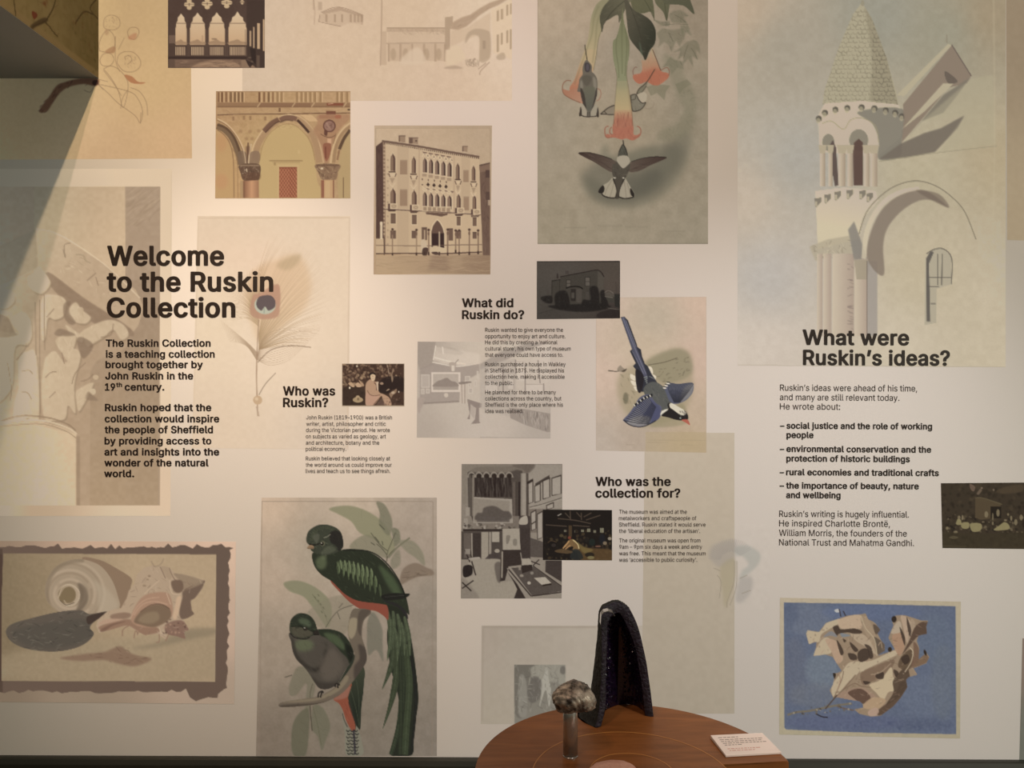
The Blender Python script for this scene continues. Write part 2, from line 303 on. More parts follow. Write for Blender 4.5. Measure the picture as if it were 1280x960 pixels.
# ------------------------------------------------------------------ letter shapes: advance, outlines (thousandths of an em), regular and bold
FONT = {
    ' ': (188, ""),
    '(': (273, "173,-92 178,-98 232,-98 236,-92 191,12 173,68 161,118 153,208 162,312 175,368 192,428 237,538 232,540 178,540 153,498 117,402 90,262 88,202 98,102 127,2"),
    ')': (273, "37,-92 40,-98 96,-98 101,-92 126,-45 162,52 184,158 183,262 166,362 143,442 121,498 96,540 36,538 61,482 98,368 111,312 120,208 118,158 100,68 71,-18"),
    ',': (188, "37,-116 42,-120 82,-120 86,-116 136,72 66,70"),
    '.': (188, "75,0 94,-5 114,-2 128,8 140,24 139,60 128,74 114,84 94,88 78,85 63,74 52,60 51,24"),
    '0': (453, "194,-4 226,-8 276,-1 326,26 360,62 385,112 404,202 405,302 398,352 385,396 360,446 322,486 282,508 226,517 172,508 131,486 96,451 68,396 49,306 49,202 68,112 94,62 126,26 172,1|202,56 166,74 140,106 124,146 115,192 111,256 114,312 124,362 142,404 166,435 192,451 226,458 262,451 286,435 312,404 329,362 339,312 342,252 339,196 329,146 310,102 290,76 262,58 226,52"),
    '1': (453, "74,4 80,-2 390,-2 392,4 390,56 278,58 274,510 195,508 86,428 84,364 90,359 210,444 210,58 80,56 74,54"),
    '2': (453, "62,4 68,-2 388,-2 390,4 388,58 158,58 333,254 373,318 382,368 377,414 360,448 338,475 308,498 268,513 228,517 182,513 137,494 110,474 85,444 69,404 68,361 128,362 139,408 156,434 192,454 222,458 252,455 292,434 306,418 315,398 318,368 310,328 281,284 63,48"),
    '3': (453, "170,-4 222,-8 268,-3 308,10 348,38 372,66 388,102 394,146 389,182 369,226 342,256 308,278 262,290 225,292 372,460 372,509 72,510 68,506 68,456 72,450 278,450 285,446 157,302 156,252 158,246 242,242 272,233 298,216 314,196 325,166 324,116 312,93 297,76 272,62 242,54 192,53 162,62 129,86 108,134 43,132 50,92 69,56 101,26 132,9"),
    '4': (453, "280,4 284,-2 344,-1 344,98 348,104 414,104 414,108 414,164 348,164 344,168 344,319 282,318 278,165 118,164 112,168 312,508 248,510 39,158 38,108 44,104 278,104"),
    '5': (453, "178,-4 224,-8 268,-2 308,13 340,36 371,76 386,116 392,166 382,226 365,262 344,288 298,320 264,331 228,335 178,327 137,306 152,446 158,450 364,450 368,456 368,506 364,510 98,510 94,506 68,252 128,245 164,265 194,274 248,271 274,261 297,242 312,222 323,192 326,162 313,106 298,85 278,68 248,54 198,53 173,62 138,91 124,129 118,132 64,132 59,126 65,92 84,56 107,32 136,12"),
    '6': (453, "189,-4 228,-8 268,-4 312,14 347,42 369,72 385,112 390,156 385,202 371,242 348,272 318,296 278,311 232,315 181,302 322,506 318,510 252,510 248,506 101,286 80,242 67,202 63,162 67,116 84,72 108,40 138,16|212,51 172,66 153,82 140,102 129,132 129,186 152,232 177,252 202,261 252,261 295,236 313,212 323,186 323,132 312,101 298,80 281,66 252,53"),
    '7': (453, "97,4 100,-2 166,-1 168,4 392,448 390,510 60,508 60,454 66,450 321,448"),
    '8': (453, "179,-4 230,-8 276,-3 316,9 356,35 379,62 397,96 402,136 398,166 388,196 372,222 352,242 303,266 334,282 362,312 377,342 383,376 379,416 362,452 339,476 306,500 270,512 226,517 186,513 146,499 112,476 90,453 73,416 69,382 74,346 90,310 118,282 150,266 100,242 64,196 54,166 51,136 55,96 73,62 100,32 136,10|220,51 168,62 131,92 117,136 120,162 134,192 170,222 200,231 256,231 286,219 320,188 332,162 332,116 320,91 286,62|196,296 160,314 140,346 135,376 145,416 161,436 200,456 230,458 276,447 305,422 315,396 314,352 306,332 290,313 256,295"),
    '9': (453, "131,4 132,-2 202,1 351,224 374,268 386,308 390,348 385,394 370,434 342,470 312,494 272,511 222,517 182,512 142,495 108,468 85,438 68,398 63,354 66,308 82,268 108,234 138,212 178,197 238,194 268,204|202,248 172,260 141,294 127,348 130,378 141,408 174,444 202,456 252,456 280,444 298,428 312,406 323,378 323,324 301,278 278,258 252,248"),
    ':': (188, "75,0 94,-5 114,-2 128,8 140,24 139,60 128,74 114,84 94,88 78,85 63,74 52,60 51,24|75,274 94,270 114,273 128,283 140,300 139,334 129,350 114,360 78,361 62,350 52,334 51,300"),
    '?': (358, "143,0 166,-5 180,-3 196,7 208,24 207,60 196,74 180,85 146,84 130,74 120,60 119,24|130,154 136,150 190,150 196,154 196,184 208,220 221,234 286,284 307,310 321,344 325,384 320,420 308,450 284,480 256,499 220,512 176,517 136,512 101,500 72,480 49,454 32,420 26,380 90,376 106,420 121,440 140,452 180,460 216,452 236,440 258,404 257,360 245,334 228,314 167,270 142,234 132,200"),
    'B': (456, "58,4 64,-2 244,-2 304,3 344,16 374,35 402,68 414,98 419,138 415,174 403,204 385,228 364,246 318,264 358,286 388,318 396,344 399,374 396,408 382,444 358,471 328,493 288,506 244,510 58,508|128,58 128,230 278,226 308,214 340,184 351,158 353,134 346,104 328,81 294,64 248,59|128,286 128,450 244,450 284,444 314,425 328,404 334,368 322,328 304,308 264,289"),
    'C': (510, "221,-4 268,-8 304,-6 344,4 378,21 429,62 450,92 474,156 468,162 408,162 388,116 358,84 314,61 268,55 224,60 184,78 152,106 126,146 110,196 105,252 110,312 128,366 151,402 187,432 224,448 264,454 314,448 338,437 374,412 397,376 408,346 474,349 450,416 424,452 374,491 304,515 268,517 224,513 184,501 148,485 92,432 70,396 51,352 43,306 39,252 43,202 52,156 70,112 92,76 146,26 184,7"),
    'E': (419, "58,4 64,-2 374,-2 374,58 128,58 126,64 128,227 354,228 356,234 354,287 127,288 126,448 368,450 374,454 374,508 58,508"),
    'G': (520, "221,-4 268,-8 324,-2 378,18 418,48 449,86 473,142 480,202 479,256 474,258 282,256 284,198 408,198 412,192 409,162 396,126 375,96 344,72 308,59 268,55 228,60 187,76 152,106 126,146 110,196 105,252 110,312 128,366 150,402 184,430 224,449 264,454 314,447 338,436 370,412 386,392 408,348 468,348 475,352 465,386 428,448 374,491 304,515 264,517 224,514 188,504 148,485 118,462 91,432 67,392 51,352 42,306 42,202 52,156 70,112 91,76 145,26 184,6"),
    'H': (517, "58,4 64,-2 124,-2 126,4 128,230 388,230 390,4 394,-2 454,-2 458,4 458,508 391,508 390,294 384,290 128,291 126,508 58,508"),
    'J': (396, "154,-4 186,-8 246,2 296,34 319,62 332,96 338,146 336,509 276,510 270,506 270,146 265,106 246,75 216,57 186,52 152,57 122,76 107,102 96,174 32,172 36,102 51,62 76,30 122,3"),
    'M': (628, "58,4 64,-2 118,-2 124,4 124,419 169,288 284,2 288,-2 338,-2 345,4 457,288 504,422 502,4 508,-2 568,-1 568,510 478,510 474,507 314,81 278,188 154,508 58,508"),
    'N': (523, "58,4 64,-2 124,-2 126,4 124,421 201,288 384,3 388,-2 464,-1 464,510 398,508 398,89 363,154 138,508 58,508"),
    'R': (449, "58,4 64,-2 124,-2 126,4 128,196 244,197 354,-2 424,-2 428,4 316,208 367,238 390,268 406,308 410,348 407,394 391,434 368,465 334,490 288,506 238,510 58,508|128,256 128,450 268,448 298,438 318,423 333,404 343,354 334,304 318,283 298,269 268,259"),
    'S': (447, "172,-6 222,-10 276,-6 322,9 362,34 388,64 405,100 409,140 405,174 396,200 362,238 312,266 166,311 133,334 120,354 119,394 142,430 172,448 222,457 266,451 302,435 325,410 336,377 402,378 396,414 376,452 352,477 316,499 276,512 226,517 182,513 136,499 102,477 76,452 56,410 51,370 58,330 86,287 132,257 296,203 329,180 341,160 344,140 339,114 312,77 282,60 226,51 166,60 142,73 122,93 102,138 42,138 37,134 45,94 63,60 86,34 126,8"),
    'T': (449, "192,4 196,-2 256,-2 258,4 258,448 416,450 416,510 30,508 30,454 36,450 192,448"),
    'V': (480, "201,4 204,-2 280,0 464,508 393,508 244,68 240,63 86,508 15,508"),
    'W': (686, "152,4 160,-2 230,-2 233,4 344,419 454,-1 530,-2 671,508 602,508 494,79 490,84 382,508 304,509 194,75 84,505 80,510 15,508"),
    'a': (389, "123,-6 164,-10 214,-1 254,24 274,50 277,0 338,0 338,250 335,290 324,320 306,344 264,373 194,385 128,375 104,365 78,347 57,324 41,294 44,289 98,273 119,300 148,320 198,329 218,328 244,318 264,299 271,280 274,254 264,237 100,204 58,181 41,160 29,110 33,74 44,50 69,20 94,4|148,49 114,64 97,84 96,120 106,140 138,158 274,186 270,114 248,77 228,61 204,51"),
    'b': (424, "192,-4 232,-9 276,-2 314,16 348,46 372,86 386,130 391,190 386,246 370,296 346,332 316,360 276,379 226,385 172,375 136,347 116,320 116,506 112,510 56,510 52,506 52,0 112,-2 116,57 152,16|206,50 186,54 166,64 142,87 125,120 115,190 126,260 142,290 162,310 186,323 222,328 256,322 278,310 298,290 317,250 326,186 315,120 296,86 276,66 252,52"),
    'c': (396, "167,-4 232,-8 288,9 308,20 338,50 364,100 302,117 291,90 268,66 242,54 208,48 172,53 148,66 125,90 111,116 100,156 101,226 109,256 122,281 148,310 178,324 208,328 238,324 272,306 288,289 302,261 362,276 352,305 322,344 282,370 238,384 208,385 162,380 115,360 81,330 57,296 38,240 33,186 39,130 54,86 81,46 112,18"),
    'd': (424, "158,-4 198,-9 228,-6 252,3 288,29 308,57 311,50 312,-1 374,0 372,510 312,510 310,506 308,320 288,347 252,375 228,383 192,385 152,380 112,363 78,332 53,290 38,246 33,190 38,134 53,86 78,45 108,17|192,50 172,53 148,66 124,90 101,150 98,190 110,260 127,290 147,310 172,323 208,328 238,323 258,313 282,290 299,260 306,236 310,186 308,150 299,120 281,86 262,67 238,53"),
    'e': (404, "169,-4 212,-9 248,-7 288,5 338,40 353,60 366,90 308,106 285,76 268,61 212,48 178,52 152,62 130,80 112,106 101,140 102,168 372,170 369,246 359,280 342,316 297,360 238,383 202,385 158,380 112,359 81,330 57,296 37,240 33,186 39,130 54,86 81,46 115,16|102,222 100,240 109,266 128,294 148,312 172,324 202,328 238,324 264,310 295,270 306,226"),
    'f': (254, "80,4 84,-2 140,-2 144,4 144,324 230,328 230,378 144,382 147,444 155,458 173,468 194,472 228,468 244,518 240,524 184,531 131,518 96,488 84,464 80,384 4,378 4,328 80,324"),
    'g': (425, "159,-148 208,-152 252,-148 292,-137 325,-118 350,-92 367,-58 374,-8 372,379 312,379 311,328 308,322 288,349 252,375 228,384 198,385 152,380 108,359 79,332 53,292 37,242 33,192 37,138 55,88 79,52 112,26 148,10 198,4 252,15 285,38 308,66 310,62 309,-8 302,-48 282,-72 252,-89 208,-95 158,-87 132,-73 102,-41 51,-68 62,-91 83,-112 108,-130|192,62 172,65 148,76 125,98 101,152 98,192 103,238 128,291 148,311 170,322 208,328 238,323 260,312 282,291 299,262 310,192 299,122 282,95 262,76 238,65"),
    'h': (410, "52,4 56,-2 112,-2 116,4 119,258 128,284 144,304 182,323 212,327 246,321 272,303 289,274 294,234 296,-2 356,-2 358,4 358,238 355,284 342,323 322,350 296,370 266,381 226,385 186,380 152,364 116,321 116,504 112,510 52,508"),
    'i': (167, "52,4 54,-2 114,-1 116,4 114,380 52,378|73,444 100,444 114,454 125,468 125,498 114,513 100,523 84,525 64,521 42,498 42,468 54,454"),
    'j': (167, "-12,-140 -6,-144 34,-141 66,-130 88,-112 104,-90 112,-64 116,-30 114,380 54,380 52,376 49,-50 40,-70 27,-80 -12,-90|65,446 84,442 98,444 114,453 123,466 127,480 124,500 104,521 84,525 68,523 54,514 43,500 40,480 44,466"),
    'k': (381, "52,4 56,-2 112,-2 116,4 115,138 152,173 156,173 292,1 366,-2 371,4 205,214 205,218 361,378 282,379 116,214 116,504 112,510 52,508"),
    'l': (189, "101,2 162,-3 181,2 182,6 172,53 132,55 122,64 117,76 116,506 112,510 56,510 52,506 52,82 57,46 72,21"),
    'm': (610, "52,4 56,-2 112,-2 116,4 118,264 128,288 142,306 162,320 196,328 232,323 253,308 268,284 272,258 272,4 276,-2 332,-2 336,4 339,268 346,289 372,316 396,327 416,328 446,324 469,314 488,288 494,254 496,-2 556,-2 558,254 554,298 542,330 522,356 496,374 466,385 436,387 404,384 358,364 336,344 316,313 309,334 286,363 256,382 216,387 192,384 152,365 132,347 116,323 112,380 52,378"),
    'n': (410, "52,4 56,-2 112,-2 116,4 119,258 128,284 144,304 182,323 212,327 246,321 272,303 289,274 294,234 296,-2 356,-2 358,238 355,284 341,324 322,350 296,370 266,381 232,385 186,380 152,363 116,320 112,380 52,378"),
    'o': (415, "167,-4 208,-9 252,-4 300,16 334,46 358,80 377,130 382,186 378,240 361,290 334,330 302,359 258,379 202,385 158,379 118,362 78,326 54,290 39,246 33,186 39,130 54,86 81,46 112,18|188,50 148,66 125,90 109,120 101,150 98,190 109,256 125,286 148,310 172,323 208,328 242,323 268,310 291,286 313,230 317,186 306,120 288,86 268,66 242,53"),
    'p': (424, "52,-140 56,-144 112,-144 116,-140 116,57 137,30 172,3 196,-6 232,-9 276,-2 314,16 346,44 370,80 387,136 391,190 386,246 370,296 346,332 312,363 272,380 232,385 196,382 172,375 152,361 116,320 112,380 56,380 52,376|206,50 186,54 166,64 142,87 125,120 115,190 126,260 142,290 162,310 186,323 222,328 256,322 278,310 298,290 317,250 326,186 315,120 296,86 276,66 252,52"),
    'r': (259, "52,4 56,-2 112,-2 116,4 116,234 119,264 140,298 162,314 206,324 244,324 242,386 182,382 152,368 130,348 116,327 112,380 52,378"),
    's': (365, "137,-4 184,-9 224,-6 260,4 303,36 328,76 332,106 327,140 304,174 274,196 144,234 124,245 113,260 111,276 117,300 132,316 160,328 190,331 220,326 244,312 270,276 324,289 314,318 284,356 254,373 224,382 150,383 114,371 87,356 66,336 50,306 46,276 51,240 73,206 104,184 234,146 252,136 263,120 266,106 262,86 244,65 214,51 184,47 150,51 124,62 106,80 94,108 37,96 44,61 63,36 85,16"),
    't': (227, "132,0 190,-5 214,4 201,54 170,52 140,61 130,74 128,100 128,324 204,327 205,380 130,381 128,470 70,472 64,470 64,384 60,380 5,380 4,330 10,326 62,324 64,94 70,54 92,20"),
    'u': (410, "143,-2 182,-6 226,1 261,18 286,46 296,64 296,4 302,-2 356,-2 356,380 294,378 292,124 282,98 266,78 246,63 202,52 162,60 137,78 120,108 116,144 115,378 52,378 52,138 56,94 68,58 86,32 116,9"),
    'v': (389, "160,4 166,-2 226,-2 229,4 370,380 303,378 224,158 196,66 86,378 16,378"),
    'w': (567, "135,4 142,-2 196,-2 202,3 282,292 286,292 366,0 426,-2 432,4 546,378 479,378 396,74 364,214 316,380 250,378 172,77 89,378 22,378"),
    'x': (379, "22,4 24,-2 90,-2 94,3 190,151 284,1 354,-2 357,4 228,194 353,378 280,378 190,238 102,378 28,378 152,194"),
    'y': (389, "51,-142 90,-146 140,-137 176,-110 192,-86 370,380 303,378 196,69 86,378 16,378 161,-2 140,-56 126,-76 106,-87 59,-86 46,-136"),
    'ë': (404, "169,-4 212,-9 248,-7 288,5 338,40 353,60 366,90 308,106 285,76 268,61 212,48 178,52 152,62 130,80 112,106 101,140 102,168 372,170 369,246 359,280 342,316 297,360 238,383 202,385 158,380 112,359 81,330 57,296 37,240 33,186 39,130 54,86 81,46 115,16|102,222 100,240 109,266 128,294 148,312 172,324 202,328 238,324 264,310 295,270 306,226|115,446 132,442 148,444 169,466 173,480 170,500 162,512 148,522 118,522 102,513 93,500 92,469|258,446 278,442 292,445 313,466 317,480 314,500 292,521 278,524 258,520 237,500 236,470 245,456"),
    '–': (350, "-2,192 4,186 348,186 352,242 344,246 4,246 -2,242"),
    '‘': (177, "51,322 56,316 120,316 150,510 106,510 102,506"),
    '’': (177, "51,322 56,316 96,316 100,321 150,509 80,508"),
}
FONT_BOLD = {
    ' ': (208, ""),
    '(': (293, "172,-115 245,-114 260,-107 265,-95 216,20 201,70 188,120 180,205 190,310 202,365 220,426 264,535 260,550 240,558 170,558 149,545 125,500 90,405 63,265 63,155 83,50 124,-55 151,-105"),
    ')': (293, "32,-115 103,-115 123,-105 152,-50 188,45 211,155 210,265 202,325 183,405 148,501 123,547 103,558 28,557 13,550 8,540 34,480 71,365 83,310 93,210 91,160 73,70 45,-10 8,-95 13,-107"),
    ',': (208, "33,-138 94,-137 112,-123 165,67 165,77 154,87 64,90 49,86 40,77 9,-118 14,-130"),
    '.': (208, "90,-23 126,-18 151,-3 165,17 170,42 166,64 151,85 126,100 96,106 66,101 41,85 26,66 21,42 26,17 40,-3 61,-17"),
    '0': (473, "222,-26 299,-13 344,11 385,54 412,109 424,149 434,254 424,359 412,399 385,454 344,497 299,522 229,535 158,524 109,497 68,454 41,399 29,359 19,254 29,149 41,109 69,54 114,8 160,-16|209,73 189,84 168,109 153,144 142,194 138,254 144,323 151,359 165,394 188,424 209,436 229,439 265,424 288,394 302,359 309,323 315,254 311,194 302,149 285,109 269,89 249,75"),
    '1': (473, "71,-19 392,-19 411,-14 419,-4 420,56 412,68 392,74 305,76 305,506 303,516 292,525 272,528 182,525 58,431 57,356 63,346 77,340 102,342 177,396 183,396 183,76 72,74 52,66 47,56 48,-4"),
    '2': (473, "59,-19 390,-19 409,-14 417,-4 417,61 405,73 215,76 207,81 360,248 400,316 410,371 404,416 385,456 360,486 325,512 280,529 230,535 170,529 125,511 90,486 58,446 42,406 37,361 42,351 55,344 130,343 145,347 155,356 159,386 177,421 210,439 240,438 270,424 287,396 291,371 282,331 256,291 38,56 36,-4"),
    '3': (473, "212,-26 275,-20 330,-1 367,24 393,54 415,99 422,149 416,189 398,229 368,264 330,289 272,309 399,454 401,509 397,519 385,526 70,528 52,524 42,514 41,449 55,436 230,433 238,429 129,304 129,244 145,230 235,225 260,216 275,205 290,186 299,149 296,119 286,99 255,76 200,71 180,76 154,94 143,114 136,139 123,149 40,151 21,144 15,134 25,84 44,49 75,18 125,-9 165,-22"),
    '4': (473, "277,-19 346,-19 363,-14 372,1 372,81 376,85 426,88 439,96 442,106 439,171 421,182 372,186 372,321 353,336 276,337 256,326 251,184 161,182 152,186 337,501 340,511 336,519 316,528 241,528 221,517 11,161 12,101 26,88 251,85 254,-4 262,-14"),
    '5': (473, "216,-26 281,-18 326,-1 366,29 396,69 414,114 420,164 418,189 408,234 391,267 371,294 341,320 311,337 268,349 226,353 171,344 177,429 186,433 381,436 395,449 395,509 391,519 376,527 96,528 78,524 68,514 38,254 41,244 61,234 131,227 196,255 239,254 271,235 287,214 295,189 299,159 285,109 269,89 241,72 206,71 186,79 163,99 148,139 126,149 56,149 40,144 31,129 38,89 56,53 91,16 126,-6 171,-21"),
    '6': (473, "221,-26 280,-20 330,0 370,32 395,66 413,109 418,159 413,204 398,244 372,279 330,312 285,328 234,334 350,504 347,519 330,528 250,528 227,519 76,294 52,244 39,199 35,164 40,114 56,69 81,34 126,-1 170,-19|220,69 195,77 175,94 158,129 154,159 158,189 177,224 198,239 225,245 245,243 275,224 295,184 298,159 294,129 275,91 255,76"),
    '7': (473, "92,-19 173,-19 193,-5 420,446 420,511 408,525 393,528 63,528 48,526 35,516 33,451 48,435 284,431 69,6 71,-9"),
    '8': (473, "221,-26 288,-19 333,-5 373,20 404,54 422,89 430,134 426,169 413,204 398,229 354,269 385,299 405,339 411,384 406,419 390,454 360,489 323,514 278,529 228,535 173,529 128,513 91,489 62,454 46,419 41,384 47,339 67,299 98,269 55,229 39,204 26,169 23,134 30,89 48,54 78,21 123,-6 168,-20|223,69 188,75 168,86 149,114 144,139 149,164 168,194 192,209 228,215 263,208 283,195 303,164 308,139 303,114 287,89 268,76|203,313 183,324 165,354 162,379 170,409 183,425 208,438 228,440 258,433 273,422 286,399 287,354 277,334 258,317 243,311"),
    '9': (473, "125,-19 205,-19 226,-9 376,216 401,266 414,306 418,346 413,396 395,441 369,476 333,506 280,528 220,535 170,528 125,509 83,476 57,441 41,401 35,351 39,306 57,261 78,231 120,198 165,181 212,176 216,171 102,6 104,-9|210,265 190,275 166,301 154,351 157,376 166,401 193,431 210,438 240,439 260,431 286,401 295,376 295,326 286,301 265,276 240,265"),
    ':': (208, "90,-23 126,-18 151,-3 165,17 170,42 166,64 151,85 126,100 96,106 66,101 41,85 26,66 21,42 26,17 40,-3 61,-17|90,252 126,257 151,272 165,292 170,317 166,339 151,361 126,376 96,381 66,377 41,362 26,341 21,317 26,292 40,272 61,258"),
    '?': (378, "159,-23 193,-19 219,-3 233,17 238,42 234,62 218,85 198,99 168,105 133,100 108,85 93,62 89,42 94,17 108,-3 132,-18|114,137 128,133 198,133 218,141 233,212 311,277 333,304 348,342 352,387 347,422 334,457 304,492 273,513 233,528 173,535 128,529 88,516 46,487 23,460 5,422 -1,372 8,363 23,359 108,362 120,372 133,417 153,436 168,441 203,436 219,422 230,402 230,362 220,342 203,323 143,279 114,237 105,202 103,157 104,147"),
    'B': (476, "55,-19 246,-19 311,-14 361,2 396,24 428,61 441,96 446,131 443,176 428,211 411,236 369,266 398,291 415,316 427,371 423,411 407,451 382,481 347,506 296,523 241,528 56,528 33,516 31,1 36,-11|156,77 155,211 271,209 301,193 315,176 326,136 321,111 306,92 282,81 246,77|156,305 154,431 236,433 271,427 290,416 302,396 307,371 304,351 285,321 256,307"),
    'C': (530, "262,-26 311,-23 351,-13 391,4 422,24 454,54 475,84 491,119 502,159 496,172 481,179 396,178 382,169 372,139 347,104 306,79 271,73 236,77 206,90 177,114 154,149 138,199 132,254 138,309 153,359 176,394 206,419 236,432 266,436 301,432 320,424 353,399 372,369 382,339 396,330 478,329 493,334 501,344 491,389 476,424 451,458 423,484 391,505 351,522 311,532 266,535 216,530 171,518 131,499 94,469 64,434 42,399 26,359 11,254 24,154 42,109 67,69 94,39 126,14 166,-7 216,-21"),
    'E': (439, "55,-19 376,-19 401,-9 404,56 401,66 391,73 161,76 154,81 156,208 361,210 376,216 384,231 383,291 366,304 155,306 154,431 386,435 401,451 401,511 391,524 371,528 61,528 46,526 33,516 31,1 36,-11"),
    'G': (540, "263,-26 341,-17 395,4 443,39 478,84 498,134 507,204 507,259 491,273 271,274 254,259 256,192 266,183 281,180 382,179 381,164 368,129 350,104 326,86 301,76 271,73 236,77 207,89 176,115 154,149 139,194 132,254 138,309 153,359 175,394 201,416 236,432 286,435 318,424 345,404 361,384 381,342 391,333 476,330 492,334 502,344 493,389 475,424 455,454 426,481 392,504 351,522 311,532 266,535 216,531 171,518 131,499 92,469 66,439 44,404 26,359 15,309 11,254 15,199 24,154 42,109 66,69 93,39 125,14 166,-8 216,-21"),
    'H': (537, "55,-19 131,-19 145,-14 153,-4 154,211 161,213 361,212 366,-8 391,-19 461,-19 483,-9 486,1 486,506 480,521 461,528 391,528 376,525 365,516 363,311 356,308 156,309 152,516 141,525 121,528 56,528 33,516 31,1 36,-11"),
    'J': (416, "180,-26 259,-14 314,19 344,54 360,94 365,144 365,509 361,519 349,526 269,528 254,524 244,514 243,149 238,109 222,84 204,73 184,70 164,74 148,84 132,109 126,179 114,189 29,192 14,188 5,179 4,144 10,94 26,54 49,24 109,-13"),
    'M': (648, "55,-19 127,-19 142,-14 150,-4 151,261 151,251 156,251 258,-4 266,-14 281,-19 346,-19 368,-9 471,253 475,241 476,-4 484,-14 501,-19 571,-19 594,-9 597,1 597,506 591,521 571,528 476,528 461,526 449,516 316,169 179,516 166,526 151,528 56,528 37,521 31,506 31,1 36,-11"),
    'N': (543, "55,-19 131,-19 145,-14 153,-4 156,314 361,-9 376,-18 391,-19 466,-19 489,-9 492,1 492,506 486,521 466,528 396,528 381,524 371,513 370,206 366,196 159,521 141,528 56,528 33,516 31,1 36,-11"),
    'R': (469, "55,-19 131,-19 151,-8 154,176 161,179 228,176 333,-14 351,-19 431,-19 454,-9 456,6 350,201 391,229 418,266 434,306 438,351 434,396 416,441 391,476 351,504 301,522 236,528 56,528 33,516 31,1 36,-11|156,275 154,431 261,430 281,424 296,412 307,396 316,351 308,311 296,294 261,277"),
    'S': (467, "218,-28 289,-22 339,-5 383,22 413,57 430,92 437,137 434,172 423,202 404,230 379,252 324,282 184,325 164,337 147,357 146,392 158,412 184,432 224,439 254,435 282,422 300,402 309,372 324,361 404,359 419,363 429,372 421,422 403,457 374,488 329,515 284,529 229,535 174,530 129,517 78,487 49,457 30,417 25,362 32,322 59,282 107,247 169,222 279,189 304,172 313,157 316,137 304,103 289,87 269,76 229,69 204,71 178,77 149,97 138,117 132,142 119,154 34,156 14,148 9,137 18,92 35,57 69,19 114,-8 164,-23"),
    'T': (469, "188,-19 263,-19 277,-14 285,-4 286,431 418,433 438,439 446,451 446,511 433,525 33,528 18,526 5,516 3,451 13,437 28,433 164,431 164,1 168,-10"),
    'V': (500, "199,-19 282,-19 298,-14 306,-4 492,506 490,516 482,524 467,528 392,528 368,516 242,152 111,516 98,526 82,528 12,528 -11,516 -11,501 176,-4 184,-14"),
    'W': (706, "150,-19 232,-19 256,-9 342,303 429,-9 442,-17 457,-19 535,-19 556,-9 699,506 693,521 672,528 602,528 587,525 576,516 492,193 409,511 402,522 382,528 302,528 279,516 192,197 109,516 97,526 82,528 12,528 -7,521 -13,506 127,-4 135,-14"),
    'a': (409, "155,-28 201,-24 246,-7 271,-19 341,-19 358,-13 366,-3 366,252 362,292 349,327 326,357 281,387 246,398 196,403 156,401 86,379 55,357 32,332 12,292 15,282 26,275 101,255 121,261 145,292 181,310 220,307 241,287 246,262 241,250 116,229 66,211 31,187 15,167 6,142 1,107 6,72 26,32 46,10 76,-10 116,-23|156,66 136,74 123,92 123,117 131,131 151,142 247,157 243,117 225,87 191,67"),
    'b': (444, "223,-27 284,-20 334,3 373,38 398,78 414,133 419,188 414,248 398,298 369,343 336,373 289,395 224,403 184,398 144,382 140,518 119,528 39,526 27,518 24,508 24,-2 30,-12 49,-19 119,-19 144,-5 184,-22|214,67 184,78 164,98 146,148 142,188 145,228 153,258 167,283 184,299 219,310 239,307 258,298 277,278 295,228 299,188 296,153 276,98 244,71"),
    'c': (416, "202,-27 270,-19 327,8 367,48 392,103 387,113 375,120 310,136 295,135 280,128 266,98 250,80 230,70 205,66 169,78 138,118 128,153 128,223 136,253 150,278 169,298 205,310 230,307 247,298 262,283 280,250 300,243 375,260 390,273 380,308 347,353 300,384 235,402 205,403 145,395 96,373 60,343 27,293 12,248 5,188 12,128 27,83 56,38 105,-2 150,-20"),
    'd': (444, "190,-27 235,-24 280,-5 305,-19 370,-19 390,-15 400,-4 401,508 398,518 385,526 306,528 285,518 280,382 230,400 195,403 140,396 89,373 55,343 27,298 10,248 5,188 11,128 27,78 55,34 90,3 140,-20|195,68 169,78 150,98 128,153 125,188 129,228 148,278 167,298 205,310 240,299 260,279 272,258 280,228 283,188 279,148 256,93 225,70"),
    'e': (424, "207,-27 260,-23 299,-12 330,4 359,28 378,53 394,88 392,98 375,109 300,124 285,118 260,83 246,73 215,66 190,68 170,76 151,93 137,113 128,148 380,151 399,163 400,193 397,243 385,288 367,323 345,350 315,374 280,391 245,400 205,403 140,394 95,373 55,338 26,293 10,243 5,188 12,128 29,78 56,38 105,-2 150,-20|130,242 136,263 154,288 185,308 205,310 225,308 244,298 267,268 276,243"),
    'f': (274, "76,-19 147,-19 162,-14 170,-4 171,306 242,310 256,321 257,331 255,386 237,397 172,400 173,436 187,453 232,449 252,458 272,521 268,531 257,538 227,546 187,549 152,545 117,534 89,516 68,491 55,461 52,401 -3,397 -17,391 -23,381 -23,326 -18,316 2,308 52,306 52,1 57,-11"),
    'g': (445, "201,-170 260,-165 311,-150 345,-130 375,-100 395,-60 401,-10 401,380 396,390 385,396 310,398 295,394 280,382 230,401 195,403 135,394 92,375 54,340 28,300 11,250 5,190 10,135 27,85 59,40 95,12 145,-9 195,-14 230,-11 282,5 275,-42 260,-61 235,-74 205,-77 170,-71 146,-55 125,-30 105,-22 85,-25 31,-55 23,-65 23,-75 38,-100 85,-141 125,-158|195,80 166,90 150,105 129,155 125,195 129,230 149,280 170,300 205,310 240,300 260,280 280,230 283,190 280,155 271,125 260,105 230,83"),
    'h': (430, "48,-19 119,-19 134,-14 142,-4 146,256 164,291 184,304 209,309 229,306 244,296 262,266 267,231 269,-7 289,-19 359,-19 377,-14 385,-4 386,241 382,286 369,326 344,361 318,381 274,398 224,403 179,398 144,384 143,511 137,521 119,528 44,527 30,521 24,511 24,1 29,-11"),
